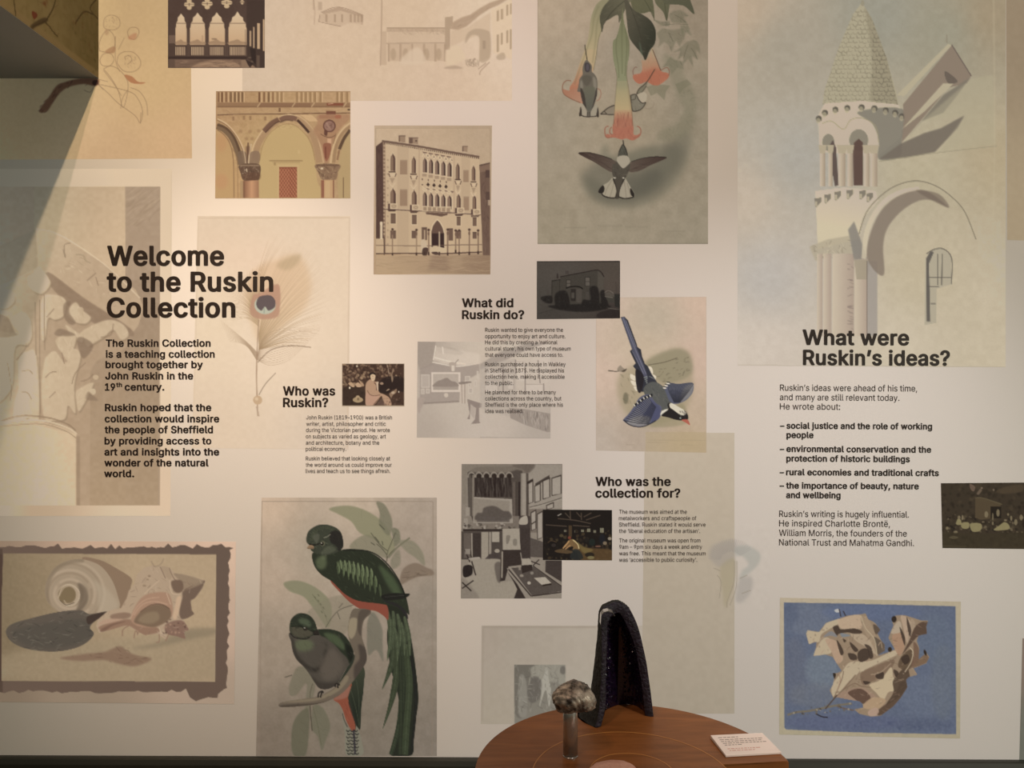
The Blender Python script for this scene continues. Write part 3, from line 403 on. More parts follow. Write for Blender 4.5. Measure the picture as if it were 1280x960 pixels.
    'i': (187, "48,-19 122,-19 134,-14 142,-4 143,381 137,391 122,398 47,398 30,391 24,381 24,1 32,-13|67,426 87,424 117,430 137,443 150,461 155,481 150,506 137,524 117,537 87,543 57,539 32,524 17,506 12,481 17,461 34,441"),
    'j': (187, "-15,-162 46,-157 86,-142 112,-122 129,-97 139,-67 143,-27 143,378 140,388 126,397 46,398 33,393 25,383 24,-27 14,-62 -24,-70 -38,-82 -38,-147|56,428 81,424 111,428 141,448 151,463 155,483 151,503 138,523 114,538 81,543 51,537 29,523 16,503 12,483 16,463 30,443"),
    'k': (401, "48,-19 119,-19 140,-9 143,131 149,140 274,-14 294,-19 374,-19 392,-14 400,-4 396,11 235,216 384,368 389,376 387,386 364,398 269,396 144,271 143,511 137,521 119,528 44,527 30,521 24,511 24,1 29,-11"),
    'l': (209, "134,-21 194,-14 207,-6 210,4 195,64 179,72 149,72 144,79 143,509 139,519 124,527 44,527 29,520 24,509 24,84 29,44 57,4 89,-15"),
    'm': (630, "48,-19 119,-19 134,-14 142,-4 146,261 164,296 179,306 199,310 214,308 229,299 241,281 245,261 245,1 254,-14 269,-19 339,-19 355,-14 363,-4 367,266 384,298 404,309 419,310 449,301 462,281 466,256 468,-4 476,-14 494,-19 559,-19 577,-14 586,1 586,256 581,301 567,336 545,366 519,385 474,402 439,405 397,401 364,391 319,361 309,373 274,396 224,405 184,402 144,385 114,398 49,398 34,394 26,386 24,376 24,1 29,-11"),
    'n': (430, "48,-19 119,-19 134,-14 142,-4 146,256 164,291 184,304 209,309 229,306 244,296 262,266 267,231 269,-7 279,-16 294,-19 364,-19 383,-9 386,1 386,236 382,286 366,331 344,361 318,381 274,398 229,403 179,398 144,382 129,395 114,398 49,398 26,386 24,1 29,-11"),
    'o': (435, "202,-27 270,-19 320,3 355,33 388,83 404,128 410,188 404,248 386,298 359,338 315,376 265,396 210,403 145,395 96,373 60,343 27,293 12,248 5,188 12,128 27,83 56,38 105,-2 150,-20|195,68 169,78 150,98 136,123 125,188 136,253 150,278 169,298 185,307 210,310 230,307 246,298 266,278 280,248 290,188 282,133 266,98 250,81 230,69"),
    'p': (444, "48,-162 119,-162 140,-152 144,-5 189,-23 224,-27 289,-19 334,3 369,33 398,78 414,133 419,188 414,248 398,298 373,338 329,377 284,396 229,403 189,400 144,382 119,398 49,398 33,393 25,383 24,-142 29,-154|214,67 184,78 164,98 146,148 142,188 145,228 153,258 167,283 184,299 219,310 239,307 258,298 277,278 295,228 299,188 296,153 276,98 244,71"),
    'r': (279, "48,-19 119,-19 134,-14 142,-4 143,236 147,261 161,286 179,300 209,306 249,303 267,311 272,321 272,386 259,400 209,404 169,398 139,386 119,398 49,398 26,386 24,1 29,-11"),
    's': (385, "176,-27 237,-22 277,-10 312,12 338,38 353,68 360,108 349,153 329,183 297,207 162,248 141,263 143,293 157,306 182,313 207,310 220,303 242,268 262,258 337,273 353,288 341,323 328,343 297,373 270,388 237,398 187,403 137,399 97,385 67,368 41,343 24,313 18,273 25,233 47,198 92,168 222,130 237,113 234,88 207,69 162,67 147,73 132,87 118,118 97,126 22,111 10,103 7,93 20,53 37,28 62,6 102,-15"),
    't': (247, "163,-23 197,-22 227,-15 238,-8 242,2 227,64 207,73 162,72 155,102 156,307 212,308 229,317 233,327 233,382 225,392 212,398 157,400 155,472 147,484 127,490 57,490 42,483 36,472 36,402 -3,397 -20,387 -22,322 -8,310 32,308 36,302 36,92 44,47 72,7 112,-15"),
    'u': (430, "177,-24 229,-19 269,-3 289,-18 359,-19 377,-14 385,-4 386,376 384,386 374,395 294,398 279,395 269,386 264,126 257,106 241,86 227,76 204,70 179,74 164,84 147,111 143,146 141,386 129,396 114,398 49,398 26,386 24,141 29,91 40,56 64,21 97,-4 134,-19"),
    'v': (409, "158,-19 233,-19 253,-7 400,376 398,386 388,395 303,398 288,395 278,386 193,160 108,390 88,398 18,398 3,396 -10,386 -10,371 135,-4"),
    'w': (587, "133,-19 204,-19 225,-9 284,193 342,-9 369,-19 434,-19 454,-10 574,376 569,390 549,398 479,398 454,387 399,193 343,386 319,398 249,398 234,394 223,381 169,190 114,386 104,395 89,398 19,398 0,391 -6,376 110,-4"),
    'x': (399, "16,-19 92,-19 111,-14 187,98 192,98 267,-14 287,-19 362,-19 384,-9 386,6 257,191 378,371 381,381 375,391 352,398 277,398 262,393 192,289 127,386 117,395 27,398 6,391 0,381 3,371 122,196 -7,6 -5,-9"),
    'y': (409, "85,-164 123,-162 158,-151 200,-119 220,-89 400,376 398,386 388,395 303,398 288,395 278,386 193,160 108,390 88,398 18,398 3,396 -10,386 -10,371 132,1 122,-34 103,-66 98,-69 48,-69 32,-84 19,-144 33,-156"),
    'ë': (424, "207,-27 260,-23 299,-12 330,4 359,28 378,53 394,88 392,98 375,109 300,124 285,118 260,83 246,73 215,66 190,68 170,76 151,93 137,113 128,148 380,151 399,163 400,193 397,243 385,288 367,323 345,350 315,374 280,391 245,400 205,403 140,394 95,373 55,338 26,293 10,243 5,188 12,128 29,78 56,38 105,-2 150,-20|130,242 136,263 154,288 185,308 205,310 225,308 244,298 267,268 276,243|107,428 130,424 155,427 185,444 197,463 202,483 197,503 185,523 160,538 130,542 105,538 79,523 66,503 62,483 66,463 80,443|250,428 275,424 300,428 330,447 341,463 345,483 341,503 328,523 305,537 275,542 245,536 223,523 210,503 209,468 224,443"),
    '–': (370, "-5,169 361,170 378,184 378,249 368,259 351,263 -9,262 -24,255 -29,244 -28,184"),
    '‘': (197, "47,299 128,299 148,311 180,509 169,524 153,528 98,528 86,524 76,514 23,319 28,307"),
    '’': (197, "47,299 103,299 124,309 179,504 179,514 169,524 153,528 78,528 63,524 54,514 23,319 28,307"),
}
# ------------------------------------------------------------------ lettering on the wall (cut vinyl)
VINYL = mat('black_vinyl', (36, 27, 23), 0.5, spec=0.3)
VINYL_THIN = mat('dark_brown_vinyl', (52, 43, 38), 0.5, spec=0.3)
from mathutils.geometry import delaunay_2d_cdt
_gl = {}
def glyph(ch, bold):
    if (ch, bold) not in _gl:
        adv_, sp = (FONT_BOLD if bold else FONT)[ch]
        loops = [[tuple(int(v) / 1000 for v in p.split(',')) for p in q.split()] for q in sp.split('|') if q]
        pts = [Vector(p) for q in loops for p in q]; st_ = np.cumsum([0] + [len(q) for q in loops])
        tris = []
        if pts:
            ed = [(int(st_[i]) + k, int(st_[i]) + (k + 1) % len(q)) for i, q in enumerate(loops) for k in range(len(q))]
            r_ = delaunay_2d_cdt(pts, ed, [], 0, 1e-6)
            pts = [tuple(p) for p in r_[0]]
            for f in r_[2]:                                # keep the triangles an odd number of outlines surround
                cx = sum(pts[i][0] for i in f) / 3; cy = sum(pts[i][1] for i in f) / 3; c = False
                for q in loops:
                    for (x1, y1), (x2, y2) in zip(q, q[1:] + q[:1]):
                        if (y1 > cy) != (y2 > cy) and cx < (x2 - x1) * (cy - y1) / (y2 - y1) + x1: c = not c
                if c: tris.append(tuple(f))
        _gl[(ch, bold)] = (adv_ / 1000, np.array(pts).reshape(-1, 2), tris)
    return _gl[(ch, bold)]
def glyphs(body, bold):
    x, V, Fc, n = 0, [], [], 0
    for ch in body:
        adv_, co, tr = glyph(ch, bold > 0)
        if len(co): V.append(co + [x, 0]); Fc += [tuple(i + n for i in f) for f in tr]; n += len(co)
        x += adv_
    return np.vstack(V), Fc
_cap = {}
def letter_block(name, parent, rows, cap, bold, m, slope=0.0, y=-0.0014):
    """rows: (text, x0, x1, baseline) in drawing units"""
    if bold not in _cap: _cap[bold] = glyphs('H', bold)[0][:, 1].max()
    V, Fc = [], []
    for r in rows:
        body, x0, x1, by = r[:4]; cp = r[4] if len(r) > 4 else cap
        co, fs = glyphs(body, bold); k = len(V)
        sx = (x1 - x0) / (co[:, 0].max() - co[:, 0].min()); sy = cp / _cap[bold]
        X = x0 + (co[:, 0] - co[:, 0].min()) * sx; Y = by - co[:, 1] * sy + (X - x0) * slope
        for a, b in zip(X, Y):
            p = W(a, b, y); V.append(tuple(p - parent.location))
        Fc += [tuple(i + k for i in f) for f in fs]
    return mesh_obj(name, V, Fc, m, parent)
def letter_thing(px, py, label):
    return tag(empty('wall_lettering', W(px, py, 0)), label, 'wall text')
HB, PB = 0.030, 0.024
t = letter_thing(134, 600, 'large black welcome heading with two bold paragraphs at the left of the wall')
letter_block('heading', t, [('Welcome', 134.1, 280.3, 331.5), ('to the Ruskin', 133.5, 341.8, 363.9), ('Collection', 133.5, 294.4, 396.2)], 24.4, HB, VINYL)
letter_block('paragraph', t, [('The Ruskin Collection', 132.4, 263.4, 433.1), ('is a teaching collection', 132.4, 268.5, 446.8), ('brought together by', 132, 253.8, 459.9),
    ('John Ruskin in the', 131.7, 241.6, 474), ('19', 131.3, 144.2, 487.9), ('th', 145.3, 152.8, 483.6, 5.6), ('century.', 155.9, 205.6, 487.9)], 8.9, PB, VINYL)
letter_block('paragraph', t, [('Ruskin hoped that the', 131.3, 264.4, 513.6), ('collection would inspire', 131, 274.2, 527.6), ('the people of Sheffield', 131, 266.4, 541.2),
    ('by providing access to', 130.8, 264.4, 555.2), ('art and insights into the', 130.6, 274.2, 569), ('wonder of the natural', 130.6, 260.9, 582.6), ('world.', 130.3, 167.9, 596.1)], 8.9, PB, VINYL)
t = letter_thing(384, 592, 'small black text block with bold heading beside the seated man photograph')
letter_block('heading', t, [('Who was', 353.8, 419.1, 494), ('Ruskin?', 353.8, 410.4, 508.5)], 11.3, HB, VINYL)
letter_block('paragraph', t, [('John Ruskin (1819–1900) was a British', 382.9, 490, 524.2), ('writer, artist, philosopher and critic', 382.9, 482.3, 532.2), ('during the Victorian period. He wrote', 382.7, 487.3, 540),
    ('on subjects as varied as geology, art', 382.5, 482.3, 547.9), ('and architecture, botany and the', 382.5, 474.1, 555.8), ('political economy.', 382.3, 432.8, 563.5)], 5.0, 0, VINYL_THIN)
letter_block('paragraph', t, [('Ruskin believed that looking closely at', 382.3, 487.7, 575.4), ('the world around us could improve our', 382.3, 489.7, 583.4), ('lives and teach us to see things afresh.', 382.1, 487.9, 591.1)], 5.0, 0, VINYL_THIN)
t = letter_thing(607, 520, 'small black text block with bold heading left of the dark house photograph')
letter_block('heading', t, [('What did', 577.5, 641.7, 383.7), ('Ruskin do?', 577.5, 655.3, 398.5)], 10.8, HB, VINYL)
X6 = 606.5
letter_block('paragraph', t, [('Ruskin wanted to give everyone the', X6, 703.8, 414.8), ('opportunity to enjoy art and culture.', X6, 706.7, 422.7), ('He did this by creating a ‘national', X6, 696.7, 430.3),
    ('cultural store’, his own type of museum', X6, 713.3, 438.2), ('that everyone could have access to.', X6, 703.8, 446)], 5.0, 0, VINYL_THIN)
letter_block('paragraph', t, [('Ruskin purchased a house in Walkley', X6, 707, 457.7), ('in Sheffield in 1875. He displayed his', X6, 705, 465.5), ('collection here, making it accessible', X6, 705.8, 473.3), ('to the public.', X6, 641.7, 481.2)], 5.0, 0, VINYL_THIN)
letter_block('paragraph', t, [('He planned for there to be many', X6, 695, 492.7), ('collections across the country, but', X6, 701.7, 500.5), ('Sheffield is the only place where his', X6, 703.7, 508.3), ('idea was realised.', X6, 653.8, 516.2)], 5.0, 0, VINYL_THIN)
t = letter_thing(774, 705, 'text block headed Who was the collection for? right of the dark workshop painting')
letter_block('heading', t, [('Who was the', 744.4, 838.4, 607), ('collection for?', 744.1, 850.4, 621.6)], 11.0, HB, VINYL)
letter_block('paragraph', t, [('The museum was aimed at the', 774, 858.5, 642.1), ('metalworkers and craftspeople of', 773.6, 870.4, 650.1), ('Sheffield. Ruskin stated it would serve', 773.8, 881.9, 658.1), ('the ‘liberal education of the artisan’.', 773.8, 875, 666.1)], 5.0, 0, VINYL_THIN)
letter_block('paragraph', t, [('The original museum was open from', 774, 875.4, 677.9), ('9am – 9pm six days a week and entry', 774, 877.5, 685.9), ('was free. This meant that the museum', 774, 881.9, 694.1), ('was ‘accessible to public curiosity’.', 774, 871.3, 702.1)], 5.0, 0, VINYL_THIN)
t = letter_thing(975, 690, 'text block with a dashed bold list below the round turret watercolour')
letter_block('heading', t, [('What were', 1003.1, 1136.3, 430.6), ('Ruskin’s ideas?', 1003.5, 1187.3, 455.8)], 18.8, HB, VINYL, .005)
letter_block('paragraph', t, [('Ruskin’s ideas were ahead of his time,', 975, 1146.2, 488.3), ('and many are still relevant today.', 974.8, 1124, 500.1), ('He wrote about:', 974.8, 1050, 511.7)], 7.8, 0, VINYL_THIN, .006)
for rows in ([('–', 974.8, 980.4, 535.8), ('social justice and the role of working', 983, 1165, 535.6), ('people', 983, 1016.8, 547.2)],
             [('–', 974.6, 980.2, 564.9), ('environmental conservation and the', 982.9, 1163.8, 564.6), ('protection of historic buildings', 982.8, 1137.2, 576.6)],
             [('–', 974.4, 980.0, 594), ('rural economies and traditional crafts', 982.5, 1173.4, 593.7)],
             [('–', 974.3, 979.9, 610.7), ('the importance of beauty, nature', 982.5, 1148.4, 610.4), ('and wellbeing', 982.5, 1050.6, 622.3)]):
    letter_block('bullet_point', t, rows, 7.8, 0.026, VINYL, .006)
letter_block('paragraph', t, [('Ruskin’s writing is hugely influential.', 974, 1135.9, 645.9), ('He inspired Charlotte Brontë,', 973.9, 1112.3, 657.7), ('William Morris, the founders of the', 973.8, 1133.4, 669.7), ('National Trust and Mahatma Gandhi.', 973.8, 1142.3, 681.5)], 7.8, 0, VINYL_THIN, .006)
# ------------------------------------------------------------------ skirting
v, f = box(-5.0, 5.2, -0.03, 0.0, 0.0, 0.138)
bb = mat('skirting_dark_grey', (36, 38, 33), 0.5, noise=((46, 46, 40), 2.5, (1, 1, 6)))
def skirt():
    bm = bmesh.new(); n = 40
    prof = [(0, 0.0), (-0.030, 0.0), (-0.030, 0.118), (-0.024, 0.136), (-0.016, 0.140), (0, 0.140)]
    rows = []
    for i in range(n + 1):
        x = -5.0 + 10.2 * i / n; dz = 0.0105 - (x + 2.0) * 0.0045 if -2.2 < x < 2.2 else (0.0115 if x < 0 else -0.0085)
        rows.append([bm.verts.new((x, y, max(0, z + (dz if z > 0.1 else 0)))) for y, z in prof])
    for a, b in zip(rows, rows[1:]):
        for k in range(len(prof) - 1): bm.faces.new((a[k], a[k + 1], b[k + 1], b[k]))
    return bm
struct(bm_obj('baseboard_back', skirt(), bb))

# ------------------------------------------------------------------ table and what stands on it
def at(px, py, d):                                   # point at distance d from the lens plane
    return Vector(((px - 640) * d / F, d - CAM_D, CAM_Z + (480 - py) * d / F))
TH = 0.907; TZ = CAM_Z - TH                          # table top height
def on_table(px, py): return at(px, py, F * TH / (py - 480))
TC = Vector(((795 - 640) * 1.8 / F, 1.8 - CAM_D, TZ)); TR = 0.3775
wood_c = ((129, 74, 38), (150, 90, 48))
def wood(name, c0, c1, rot=0.0):
    m = bpy.data.materials.new(name); m.use_nodes = True; nt = m.node_tree; b = nt.nodes['Principled BSDF']
    tc = nt.nodes.new('ShaderNodeTexCoord'); mp = nt.nodes.new('ShaderNodeMapping'); mp.inputs['Scale'].default_value = (2.2, 16, 3); mp.inputs['Rotation'].default_value = (0, 0, rot)
    n = nt.nodes.new('ShaderNodeTexNoise'); n.inputs['Scale'].default_value = 2.4; n.inputs['Detail'].default_value = 9; n.inputs['Roughness'].default_value = .62; n.inputs['Distortion'].default_value = .6
    r = nt.nodes.new('ShaderNodeValToRGB'); r.color_ramp.elements[0].position = .3; r.color_ramp.elements[1].position = .72
    r.color_ramp.elements[0].color = tuple(lin(c0)) + (1,); r.color_ramp.elements[1].color = tuple(lin(c1)) + (1,)
    nt.links.new(tc.outputs['Object'], mp.inputs[0]); nt.links.new(mp.outputs[0], n.inputs['Vector']); nt.links.new(n.outputs['Fac'], r.inputs[0]); nt.links.new(r.outputs[0], b.inputs['Base Color'])
    b.inputs['Roughness'].default_value = .42; b.inputs['Specular IOR Level'].default_value = .35
    return m
W1 = wood('table_wood', (116, 70, 33), (150, 94, 50), .25); W2 = wood('table_wood_inner', (92, 60, 32), (116, 76, 42), -.5)
INLAY = mat('pale_inlay', (186, 128, 66), .45)
table = tag(empty('round_table', (TC.x, TC.y, 0)), 'round wooden display table with curved inlay lines and a stepped edge', 'table')
CUT = on_table(902, 955); CUTR = on_table(995, 951)
r_in = (Vector((CUT.x, CUT.y)) - Vector((TC.x, TC.y))).length
ang1 = math.atan2(CUT.y - TC.y, CUT.x - TC.x); ang2 = math.atan2(CUTR.y - TC.y, CUTR.x - TC.x)
def slab(outline, z0, z1, bev=0.002):
    bm = bmesh.new(); lo = [bm.verts.new((x, y, z0)) for x, y in outline]; hi = [bm.verts.new((x, y, z1)) for x, y in outline]
    n = len(outline); bm.faces.new(hi); bm.faces.new(lo[::-1])
    for i in range(n): bm.faces.new((lo[i], lo[(i + 1) % n], hi[(i + 1) % n], hi[i]))
    if bev: bmesh.ops.bevel(bm, geom=[e for e in bm.edges if abs(e.verts[0].co.z - z1) < 1e-6 and abs(e.verts[1].co.z - z1) < 1e-6], offset=bev, segments=2, affect='EDGES')
    return bm
arc = lambda r, a, b, n: [(r * math.cos(a + (b - a) * i / n), r * math.sin(a + (b - a) * i / n)) for i in range(n + 1)]
# ring with a step: the sector from the cut round to the front right is a lower shelf
full = arc(TR, ang2, ang2 + math.radians(300), 150); end = ang2 + math.radians(300)
outline = full + [(r_in * math.cos(end), r_in * math.sin(end))] + arc(r_in, end, ang1 + 2 * math.pi, 20)
bm_obj('tabletop', slab(outline, TZ - 0.045, TZ), W1, table)
lowr = arc(TR, end - 2 * math.pi, ang2, 24) + arc(r_in, ang1, end - 2 * math.pi, 24)[0:]
bm_obj('lower_shelf', slab(arc(TR, end - 2 * math.pi, ang2, 24) + arc(r_in - .001, ang1, end - 2 * math.pi, 24), TZ - 0.20, TZ - 0.16), W2, table)
# inlay rings, slightly proud
def ring(r, wd, a0, a1, n=90, cx=0, cy=0):
    V, Fc = [], []
    for i in range(n + 1):
        a = a0 + (a1 - a0) * i / n
        for rr in (r - wd / 2, r + wd / 2): V.append((cx + rr * math.cos(a), cy + rr * math.sin(a), TZ - .002)); V.append((cx + rr * math.cos(a), cy + rr * math.sin(a), TZ + .0004))
        if i:
            k = 4 * i; Fc += [(k - 3, k - 1, k + 3, k + 1), (k - 4, k - 3, k + 1, k), (k - 1, k - 2, k + 2, k + 3)]
    return V, Fc
def circle3(a, b, c):
    ax, ay, bx, by, cx, cy = a.x, a.y, b.x, b.y, c.x, c.y; d = 2 * (ax * (by - cy) + bx * (cy - ay) + cx * (ay - by))
    ux = ((ax * ax + ay * ay) * (by - cy) + (bx * bx + by * by) * (cy - ay) + (cx * cx + cy * cy) * (ay - by)) / d
    uy = ((ax * ax + ay * ay) * (cx - bx) + (bx * bx + by * by) * (ax - cx) + (cx * cx + cy * cy) * (bx - ax)) / d
    return ux, uy, math.hypot(ax - ux, ay - uy)
for p3, nm in (((on_table(673, 948), on_table(778, 915), on_table(901, 954)), 'inlay_line'), ((on_table(748, 949), on_table(781, 941.5), on_table(833, 955)), 'inlay_line')):
    ux, uy, rr = circle3(*p3); ux -= TC.x; uy -= TC.y
    V, Fc = ring(rr, .0022, math.radians(-25), math.radians(205), 90, ux, uy); mesh_obj(nm, V, Fc, INLAY, table)
# pedestal and foot under the top
def lathe(prof, n=40):
    bm = bmesh.new(); rows = [[bm.verts.new((r * math.cos(2 * math.pi * i / n), r * math.sin(2 * math.pi * i / n), z)) for i in range(n)] for r, z in prof]
    for a, b in zip(rows, rows[1:]):
        for i in range(n): bm.faces.new((a[i], a[(i + 1) % n], b[(i + 1) % n], b[i]))
    bm.faces.new(rows[0][::-1]); bm.faces.new(rows[-1]); return bm
bm_obj('pedestal', lathe([(.20, .02), (.20, .03), (.19, .2), (.19, TZ - .045)]), W2, table, True)
bm_obj('foot', lathe([(.27, 0), (.27, .015), (.26, .02)]), W1, table)

# ------------------------------------------------------------------ amethyst geode
rng = np.random.default_rng(4)
GB = on_table(774, 901); geode = tag(empty('amethyst_geode', (GB.x, GB.y, TZ)), 'tall dark amethyst geode standing open on the table', 'geode')
k = (GB.y + CAM_D) / F; H = 149 * k
def gx(px): return (px - 774) * k
OUT = [(744, 909), (748, 893), (750, 876), (751, 850), (752, 822), (752, 796), (751, 772), (753, 760), (759, 756), (766, 753), (773, 752), (780, 755), (787, 761), (795, 777), (800, 792), (804, 809), (808, 828), (811, 848), (814, 870), (817, 897)]
INN = [(751, 908), (755, 893), (757, 876), (757, 850), (758, 822), (759, 798), (759, 782), (762, 773), (766, 769), (770, 766), (774, 766), (777, 769), (780, 774), (785, 785), (790, 797), (795, 812), (798, 830), (801, 848), (804, 870), (807, 896)]
OUT = catmull(OUT, False, 4); INN = catmull(INN, False, 4); NS = len(OUT)
def rimpt(p, s, dy=0):                                   # s 0 left foot .. 1 right foot; the left rim stands nearer to the viewer
    y = -.042 + .068 * s + dy; v = at(p[0], p[1], GB.y + y + CAM_D) - Vector((GB.x, GB.y, TZ)); v.z = max(v.z, 0.0005); return np.array(v)
def nz(a, b, s, sd=0): return (math.sin(a * 5.1 * s + b * 7.7 + sd) + math.sin(a * 11.3 * s - b * 3.1 + sd * 2) * .6 + math.sin(a * 23.7 * s + b * 17 + sd) * .35)
shell, inner, rim = bmesh.new(), bmesh.new(), bmesh.new(); RO, RI, RM = [], [], []; NJ = 14
for i in range(NS):
    s_ = i / (NS - 1); P, Q = rimpt(OUT[i], s_), rimpt(INN[i], s_, .004); t = min(1, P[2] / H); left = max(0, 1 - s_ * 2.6)
    C = np.array([gx(777), .01, min(P[2], H * .72)]); Ci = np.array([gx(778), .012, min(Q[2], H * .7)])
    ro, ri = [], []
    for j in range(NJ + 1):
        th = j / NJ * math.pi / 2; r_ = math.cos(th) ** .55; n_ = .0022 * nz(j * .4, i * .35, 1, 2) * min(1, j)
        p = C + (P - C) * (r_ + n_ * 6) + np.array([0, .12 * math.sin(th) * (1 - .35 * t), 0]); p[0] -= k * (16 + 9 * max(0, 1 - t * 9)) * left * math.sin(min(math.pi, th * 2.1)); p[2] = max(p[2], 0) if t > .03 else 0
        ro.append(shell.verts.new(p))
        q = Ci + (Q - Ci) * (r_ * (1 + rng.normal() * .02)) + np.array([0, .088 * math.sin(th) * (1 - .35 * t), 0]); q[2] = max(q[2], .001); ri.append(q)
    RO.append(ro); RI.append(ri); m_ = (P + Q) / 2; m_[1] -= .003
    w_ = rng.normal(size=3) * .0006; RM.append([rim.verts.new(P), rim.verts.new(m_ + w_ + (P - Q) * .2), rim.verts.new(m_ - w_ - (P - Q) * .2 + np.array([0, .001, 0])), rim.verts.new(Q)])
iv = [[inner.verts.new(p) for p in row] for row in RI]
for i in range(NS - 1):
    for j in range(NJ): shell.faces.new((RO[i][j], RO[i + 1][j], RO[i + 1][j + 1], RO[i][j + 1])); inner.faces.new((iv[i][j], iv[i][j + 1], iv[i + 1][j + 1], iv[i + 1][j]))
    for j in range(3): rim.faces.new((RM[i][j], RM[i][j + 1], RM[i + 1][j + 1], RM[i + 1][j]))
shell.faces.new([r_[NJ] for r_ in RO]); inner.faces.new([r_[NJ] for r_ in iv])
M_SHELL = mat('geode_shell', (24, 26, 22), .8, noise=((20, 22, 20), 60), bump=.8, bscale=90)
M_RIM = mat('geode_rim', (42, 34, 52), .5, noise=((22, 20, 30), 70), bump=.7, bscale=140)
M_AME = mat('amethyst', (38, 24, 50), .14, noise=((12, 9, 18), 90), spec=.5)
bm_obj('outer_shell', shell, M_SHELL, geode, True); bm_obj('polished_rim', rim, M_RIM, geode, True); bm_obj('cavity_lining', inner, M_AME, geode)
cr = bmesh.new()
for _ in range(1300):
    i = rng.integers(1, NS - 2); j = rng.integers(0, NJ - 1); f1, f2 = rng.random(2); p = (np.array(RI[i][j]) * (1 - f1) + np.array(RI[i + 1][j]) * f1) * (1 - f2) + np.array(RI[i][j + 1]) * f2
    nrm = np.array([gx(778), -.03, p[2]]) - p; nrm /= np.linalg.norm(nrm) + 1e-9
    nrm = nrm + rng.normal(size=3) * .45; nrm /= np.linalg.norm(nrm); s_ = rng.uniform(.0022, .0058) * (.6 if j < 2 else 1); up = np.cross(nrm, [.3, .2, 1]); up /= np.linalg.norm(up); sd = np.cross(nrm, up)
    if p[2] < s_: continue
    base = [cr.verts.new(p + s_ * .55 * (math.cos(a) * up + math.sin(a) * sd) - nrm * s_ * .3) for a in np.arange(5) * 2 * math.pi / 5]
    mid = [cr.verts.new(Vector(v.co) + Vector(nrm * s_ * .6)) for v in base]; tip = cr.verts.new(p + nrm * s_ * 1.15)
    for a in range(5): b = (a + 1) % 5; cr.faces.new((base[a], base[b], mid[b], mid[a])); cr.faces.new((mid[a], mid[b], tip))
o = bm_obj('crystals', cr, M_AME, geode); o['kind'] = 'stuff'
# metal clip hooked over the top left of the rim
clip = tag(empty('metal_clip', (GB.x + gx(757), GB.y - .042, TZ + H - .022)), 'small bent metal clip hooked over the top of the amethyst geode', 'clip')
cb = bmesh.new(); w2 = .0095
path = [(-.020, -.001, -.022), (-.0185, -.001, .002), (-.012, -.001, .0095), (.000, -.001, .0125), (.012, -.001, .009), (.0165, -.001, .0)]
V = []
for (x, y, z) in path:
    V.append([cb.verts.new((x, y - .016, z)), cb.verts.new((x, y + .008, z)), cb.verts.new((x, y + .008, z + .0022)), cb.verts.new((x, y - .016, z + .0022))])
for a, b in zip(V, V[1:]):
    for q in range(4): cb.faces.new((a[q], a[(q + 1) % 4], b[(q + 1) % 4], b[q]))
cb.faces.new(V[0][::-1]); cb.faces.new(V[-1])
STEEL = mat('brushed_steel', (196, 195, 192), .22, .85, spec=.8)
bm_obj('bent_strap', cb, STEEL, clip)

# ------------------------------------------------------------------ nodule on a steel post
PB_ = on_table(713, 945); pd = PB_.y + CAM_D; pk = pd / F
spm = tag(empty('mineral_stand', (PB_.x, PB_.y, TZ)), 'polished steel post carrying the grey nodule on the table', 'stand')
ph = (945 - 882) * pk; pr = 9.2 * pk
bm_obj('post', lathe([(pr, .0035), (pr, ph - .002), (pr - .001, ph)], 48), STEEL, spm, True)
bm_obj('base_disc', lathe([(pr + .0005, 0), (pr + .0005, .003), (pr, .0035)], 48), STEEL, spm)
def rock(seed, rx, ry, rz, lumps, sub=5, fine=.03):
    bm = bmesh.new(); bmesh.ops.create_icosphere(bm, subdivisions=sub, radius=1)
    r = np.random.default_rng(seed); D = r.normal(size=(lumps, 3)); D /= np.linalg.norm(D, axis=1)[:, None]; A = r.uniform(-.1, .14, lumps); Sg = r.uniform(.15, .5, lumps)
    for v in bm.verts:
        d = np.array(v.co); q = 1 + sum(a * math.exp(-((1 - d @ c) / s) ** 2 * 4) for a, s, c in zip(A, Sg, D)) + fine * nz(d[0] * 3 + d[2], d[1] * 3, 1.4, seed) * .5
        v.co = Vector((d[0] * rx * q, d[1] * ry * q, d[2] * rz * q))
    return bm
nod = rock(12, 26.5 * pk, 23 * pk, 20 * pk, 34, fine=.06)
for v in nod.verts:
    if v.co.z < -9 * pk: v.co.z = -9 * pk + (v.co.z + 9 * pk) * .45
    if v.co.x < 0: v.co.z += v.co.x * .16
pyr = bpy.data.materials.new('metallic_nodule'); pyr.use_nodes = True; nt = pyr.node_tree; b = nt.nodes['Principled BSDF']
tc = nt.nodes.new('ShaderNodeTexCoord'); n = nt.nodes.new('ShaderNodeTexNoise'); n.inputs['Scale'].default_value = 42; n.inputs['Detail'].default_value = 6
r = nt.nodes.new('ShaderNodeValToRGB'); r.color_ramp.elements[0].position = .36; r.color_ramp.elements[1].position = .66
r.color_ramp.elements[0].color = tuple(lin((64, 57, 52))) + (1,); r.color_ramp.elements[1].color = tuple(lin((206, 192, 178))) + (1,)
nt.links.new(tc.outputs['Object'], n.inputs['Vector']); nt.links.new(n.outputs['Fac'], r.inputs[0]); nt.links.new(r.outputs[0], b.inputs['Base Color'])
b.inputs['Metallic'].default_value = .35; b.inputs['Roughness'].default_value = .4
bp = nt.nodes.new('ShaderNodeBump'); bp.inputs['Strength'].default_value = .5; bp.inputs['Distance'].default_value = .004
